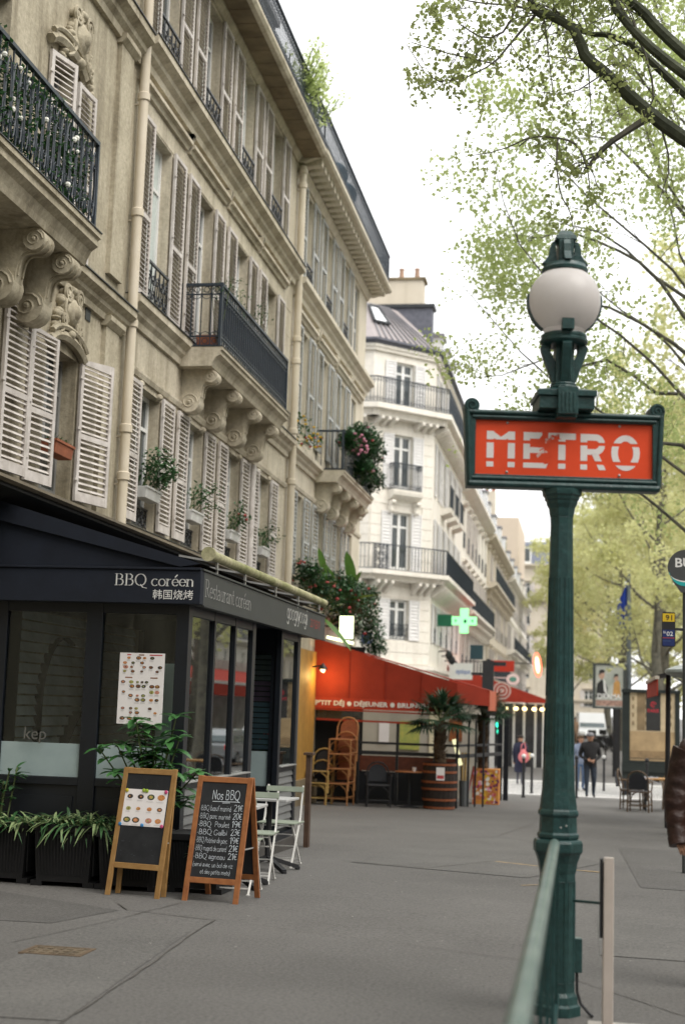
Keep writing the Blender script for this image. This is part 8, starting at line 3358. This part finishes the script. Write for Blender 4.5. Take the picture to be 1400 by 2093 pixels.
def twigs(mb, lv, pts, r0, rg, depth, L, nl, lr, spread=1.0, keep=1.0, bias=(0, 0, 0)):
    """side twigs along a branch, and leaves at their ends"""
    k = len(pts)
    cnt = max(2, int(k * .9))
    for _ in range(cnt):
        t = rg.uniform(.25, 1.0)
        f = t * (k - 1)
        i = min(int(f), k - 2)
        p = pts[i].lerp(pts[i + 1], f - i)
        ax = (pts[i + 1] - pts[i]).normalized()
        d = (ax * .6 + Vector((rg.gauss(0, .7), rg.gauss(0, .7), rg.gauss(.05, .6))) * spread + Vector(bias)).normalized()
        l = L * rg.uniform(.5, 1.15) * (1.15 - .4 * t)
        q = wander(p, d, l, rg, 5, .24, 0, .12)
        r = r0 * (1 - .5 * t)
        mb.tube(q, [r * (1 - .75 * j / 5) for j in range(6)], 4 if r < .02 else 6, 0, False)
        if depth > 0:
            twigs(mb, lv, q, r * .5, rg, depth - 1, L * .52, nl, lr, spread, keep, bias)
        if depth <= 1:
            for j in (3, 4, 5):
                if rg.random() < keep:
                    lv.tuft(q[j], max(1, int(nl * rg.uniform(.5, 1.4))), lr)


def finish_tree(t, trunk_mb, br_mb, lv, bark, bark2, leafm, size, seed):
    trunk_mb.build('trunk', bark, t, smooth=True)
    br_mb.build('branches', bark2, t, smooth=True)
    me = lv.mesh('crown', leafm, size, seed)
    o = bpy.data.objects.new('crown', me)
    COL.objects.link(o)
    o.parent = t
    off = ROOTLOC[t.name]
    o.location = (-off[0], -off[1], -off[2])
    o['kind'] = 'stuff'


# the near tree: its trunk stands out of the picture on the right, its limbs reach over the post
T1 = thing('plane_tree', 'near plane tree whose mossy limbs reach in at the top right', 'tree', (3.4, 12.6, gz(12.6)), group='plane trees along the boulevard')
rg = random.Random(101)
tr, br, lv = MB(), MB(), Leaves()
Yn = 12.5
tr.tube([(3.4, 12.6, -.1), (3.35, 12.6, 2), (3.25, 12.55, 4.2), (3.1, 12.5, 5.6), (2.9, 12.5, 7.2)], [.34, .27, .24, .22, .17], 12)


def path(xz, ys=None):
    n = len(xz)
    return [Vector((x, Yn + (ys or (lambda i: 0))(i), z)) for i, (x, z) in enumerate(xz)]


def limb(pts, r0, r1, m=0, n=8, base=None):
    if base is not None:
        pts = [Vector(base)] + pts
    k = len(pts)
    # soften the corners
    out = [pts[0]]
    for a, b, c in zip(pts, pts[1:], pts[2:]):
        out += [a.lerp(b, .75), b.lerp(c, .25)]
    out.append(pts[-1])
    k = len(out)
    tr_m = br if m else tr
    tr_m.tube(out, [r0 + (r1 - r0) * i / (k - 1) for i in range(k)], n)
    return out


Lm = limb(path([(1.6, 6.2), (0.91, 6.67), (0.52, 6.98), (0.11, 7.4), (-0.07, 7.56), (-0.1, 7.67), (-0.19, 7.86), (-0.37, 7.97), (-0.52, 8.01), (-0.57, 8.12), (-0.64, 8.34), (-.9, 8.7)]), .078, .022, base=(3.2, 12.5, 5.0))
La = limb(path([(1.7, 6.8), (0.91, 7.46), (0.58, 7.8), (0.43, 8.0), (0.28, 8.12), (0.08, 8.35), (-.4, 8.9)]), .066, .035, base=(3.1, 12.5, 5.9))
Lb = limb(path([(1.6, 6.7), (0.91, 7.15), (0.56, 7.45), (0.34, 7.69), (0.16, 7.94), (0.19, 8.2), (.1, 8.8)], lambda i: -.25), .06, .03, base=(2.9, 12.4, 6.1))
Lc = limb(path([(1.6, 6.75), (0.91, 7.23), (0.65, 7.51), (0.39, 7.79), (0.15, 7.92), (-0.05, 7.93), (-0.19, 8.03), (-.6, 8.3)], lambda i: .3), .05, .016, base=(2.9, 12.6, 6.0))
small = [[(0.52, 6.98), (0.35, 6.87), (0.13, 6.72), (0.02, 6.59), (-0.04, 6.5)], [(-0.04, 6.5), (-0.09, 6.66), (-0.17, 6.76), (-0.35, 6.81), (-0.55, 6.82), (-0.66, 6.73)],
         [(-0.52, 8.01), (-0.74, 7.75), (-0.9, 7.54), (-1.17, 7.41)], [(-0.68, 8.25), (-0.77, 7.87), (-0.99, 7.77), (-1.22, 7.94)], [(-0.45, 7.97), (-0.41, 7.66), (-0.37, 7.33), (-0.35, 7.14)],
         [(-0.05, 7.55), (-0.02, 7.17), (-0.01, 6.88)], [(-0.31, 6.79), (-0.32, 6.53), (-0.28, 6.25), (-0.19, 6.11), (-0.16, 5.92)], [(0.12, 8.25), (0.43, 7.71), (0.56, 7.19), (0.48, 6.99)],
         [(-0.9, 7.54), (-1.4, 7.68), (-1.68, 7.79)], [(-1.17, 7.41), (-1.48, 7.38), (-1.72, 7.77)], [(-0.55, 6.82), (-0.84, 6.69), (-1.15, 6.65)],
         [(-.37, 7.97), (-.7, 8.1), (-1.1, 8.15), (-1.6, 8.3)], [(.1, 7.4), (-.2, 7.2), (-.5, 7.25)], [(.6, 6.9), (.7, 6.5), (.6, 6.2)]]
rs = [.038, .014, .014, .014, .007, .007, .009, .016, .008, .008, .008, .012, .008, .01]
for q, r in zip(small, rs):
    pp = path(q)
    out = limb(pp, r, r * .45, 1, 5)
    fine = [out[0].lerp(out[-1], 0)] + out
    twigs(br, lv, out, max(.004, r * .4), rg, 1, .42, 2.2, .07, .9, .8)
for L_ in (Lm, La, Lb, Lc):
    twigs(br, lv, L_[4:], .010, rg, 1, .55, 1.8, .07, 1.0, .75, (-.3, 0, .1))
    twigs(br, lv, L_[8:], .010, rg, 1, .6, 2.0, .07, 1.0, .8, (-.4, 0, .1))
for _ in range(14):
    p = (rg.uniform(-1.0, 1.0), Yn + rg.uniform(-.6, .6), rg.uniform(7.2, 8.6))
    q = wander(p, (-.7, 0, rg.uniform(-.5, .4)), rg.uniform(.5, 1.1), rg, 6)
    twigs(br, lv, q, .006, rg, 1, .35, 2.0, .07, .9, .8)
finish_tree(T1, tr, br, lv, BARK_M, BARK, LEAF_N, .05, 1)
tb_ = MB()


def plane_tree(label, x, y, h, r, spread, seed, leafm, size, nl, lr, n_limb=9, low=.35, lean=(0, 0), depth=2, keep=.9, Ltw=1.5, reach=1.0, lw=.3, extra=()):
    rg = random.Random(seed)
    z = gz(y)
    t = thing('plane_tree', label, 'tree', (x, y, z), group='plane trees along the boulevard')
    tr, br, lv = MB(), MB(), Leaves()
    pts = [Vector((x, y, z - .1))]
    k = 9
    for i in range(1, k + 1):
        f = i / k
        pts.append(Vector((x + lean[0] * f * f + rg.gauss(0, .06), y + lean[1] * f + rg.gauss(0, .06), z + h * f)))
    tr.tube(pts, [r * (1.25 if i == 0 else 1) * (1 - .82 * i / k) for i in range(k + 1)], 10)
    for i in range(n_limb):
        f = low + (1 - low) * (i + rg.random() * .6) / n_limb
        j = min(int(f * k), k - 1)
        p = pts[j].lerp(pts[j + 1], f * k - j)
        a = i * 2.4 + rg.uniform(-.4, .4)
        up = rg.uniform(.25, .9) + f * .5
        L = spread * (1.15 - .55 * f) * rg.uniform(.8, 1.2)
        q = wander(p, (math.cos(a) * reach, math.sin(a) * reach, up), L, rg, 8, .13, .03)
        rr = r * lw * (1 - .45 * f)
        br.tube(q, [rr * (1 - .85 * m / 8) for m in range(9)], 6)
        twigs(br, lv, q, rr * .35, rg, depth - 1, Ltw, nl, lr, .9, keep)
    for e in extra:
        q = [Vector((a, y + rg.uniform(-.5, .5), b)) for a, b in e]
        out = [q[0]]
        for a, b in zip(q, q[1:]):
            out += [a.lerp(b, .33) + Vector((0, 0, rg.uniform(-.1, .15))), a.lerp(b, .67) + Vector((0, 0, rg.uniform(-.15, .1))), b]
        br.tube(out, [.04 * (1 - .85 * m / (len(out) - 1)) for m in range(len(out))], 6)
        for _ in range(1):
            twigs(br, lv, out[2:], .012, rg, depth - 1, Ltw * .8, nl, lr, .9, keep)
    twigs(br, lv, pts[6:], r * .12, rg, depth - 1, Ltw, nl, lr, .9, keep)
    finish_tree(t, tr, br, lv, BARK, BARK, leafm, size, seed)
    return t


plane_tree('tall plane tree with yellow-green spring leaves just inside the right picture edge', 1.98, 24.0, 15.0, .30, 6.4, 7, LEAF_Y, .078, 10, .34, 32, .28, (-.1, 0), 2, 1.0, 1.8, 1.0, .13,
           (((1.9, 6.6), (.7, 7.3), (-.6, 7.6), (-1.9, 7.2)), ((1.9, 7.4), (.3, 8.5), (-1.2, 8.9)), ((1.9, 5.9), (.8, 6.5), (-.4, 6.7), (-1.7, 6.3)), ((1.9, 8.4), (.6, 9.6), (-.9, 10.4)), ((1.9, 9.6), (.7, 11.0), (-.5, 11.9)), ((1.9, 7.9), (.8, 9.2), (-.2, 9.8), (-1.3, 9.7))))
far = [
    (2.75, 58, 15, .26, 5.2, 11, 'plane tree behind the flag pole, its slim trunk showing beside the billboard'),
    (3.6, 70, 16, .3, 5.6, 12, 'plane tree standing behind the advertising panel'),
    (4.6, 44, 15, .3, 4.8, 13, 'plane tree at the right edge above the dark café awning'),
    (2.0, 86, 15, .3, 5.6, 14, 'plane tree over the parked scooters'),
    (4.8, 98, 16, .3, 6.0, 15, 'plane tree far down the boulevard on its right side'),
    (1.6, 112, 16, .3, 6.2, 16, 'plane tree above the white van'),
    (-1.6, 132, 17, .3, 6.0, 17, 'hazy plane tree closing the street left of the metro post'),
    (5.5, 125, 17, .3, 6.4, 18, 'last plane tree of the boulevard row'),
]
for k, (x, y, h, r, sp, sd, lab) in enumerate(far):
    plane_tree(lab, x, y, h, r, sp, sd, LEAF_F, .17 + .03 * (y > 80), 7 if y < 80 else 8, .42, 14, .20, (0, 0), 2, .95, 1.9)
# trees along the boulevard on the right, out of the picture: they shade the pavement and show in the glass
for k, (x, y, sd) in enumerate(((4.2, 1, 31), (10.5, 48, 32), (11.0, 66, 33), (3.8, -14, 34))):
    plane_tree(('plane tree behind the camera on the right', 'plane tree across the boulevard, nearer one', 'plane tree across the boulevard, farther one', 'plane tree well behind the camera')[k], x, y, 14, .28, 4.6, sd, LEAF_Y, .16, 4, .3, 10, .3, (0, 0), 2, .8, 1.5)
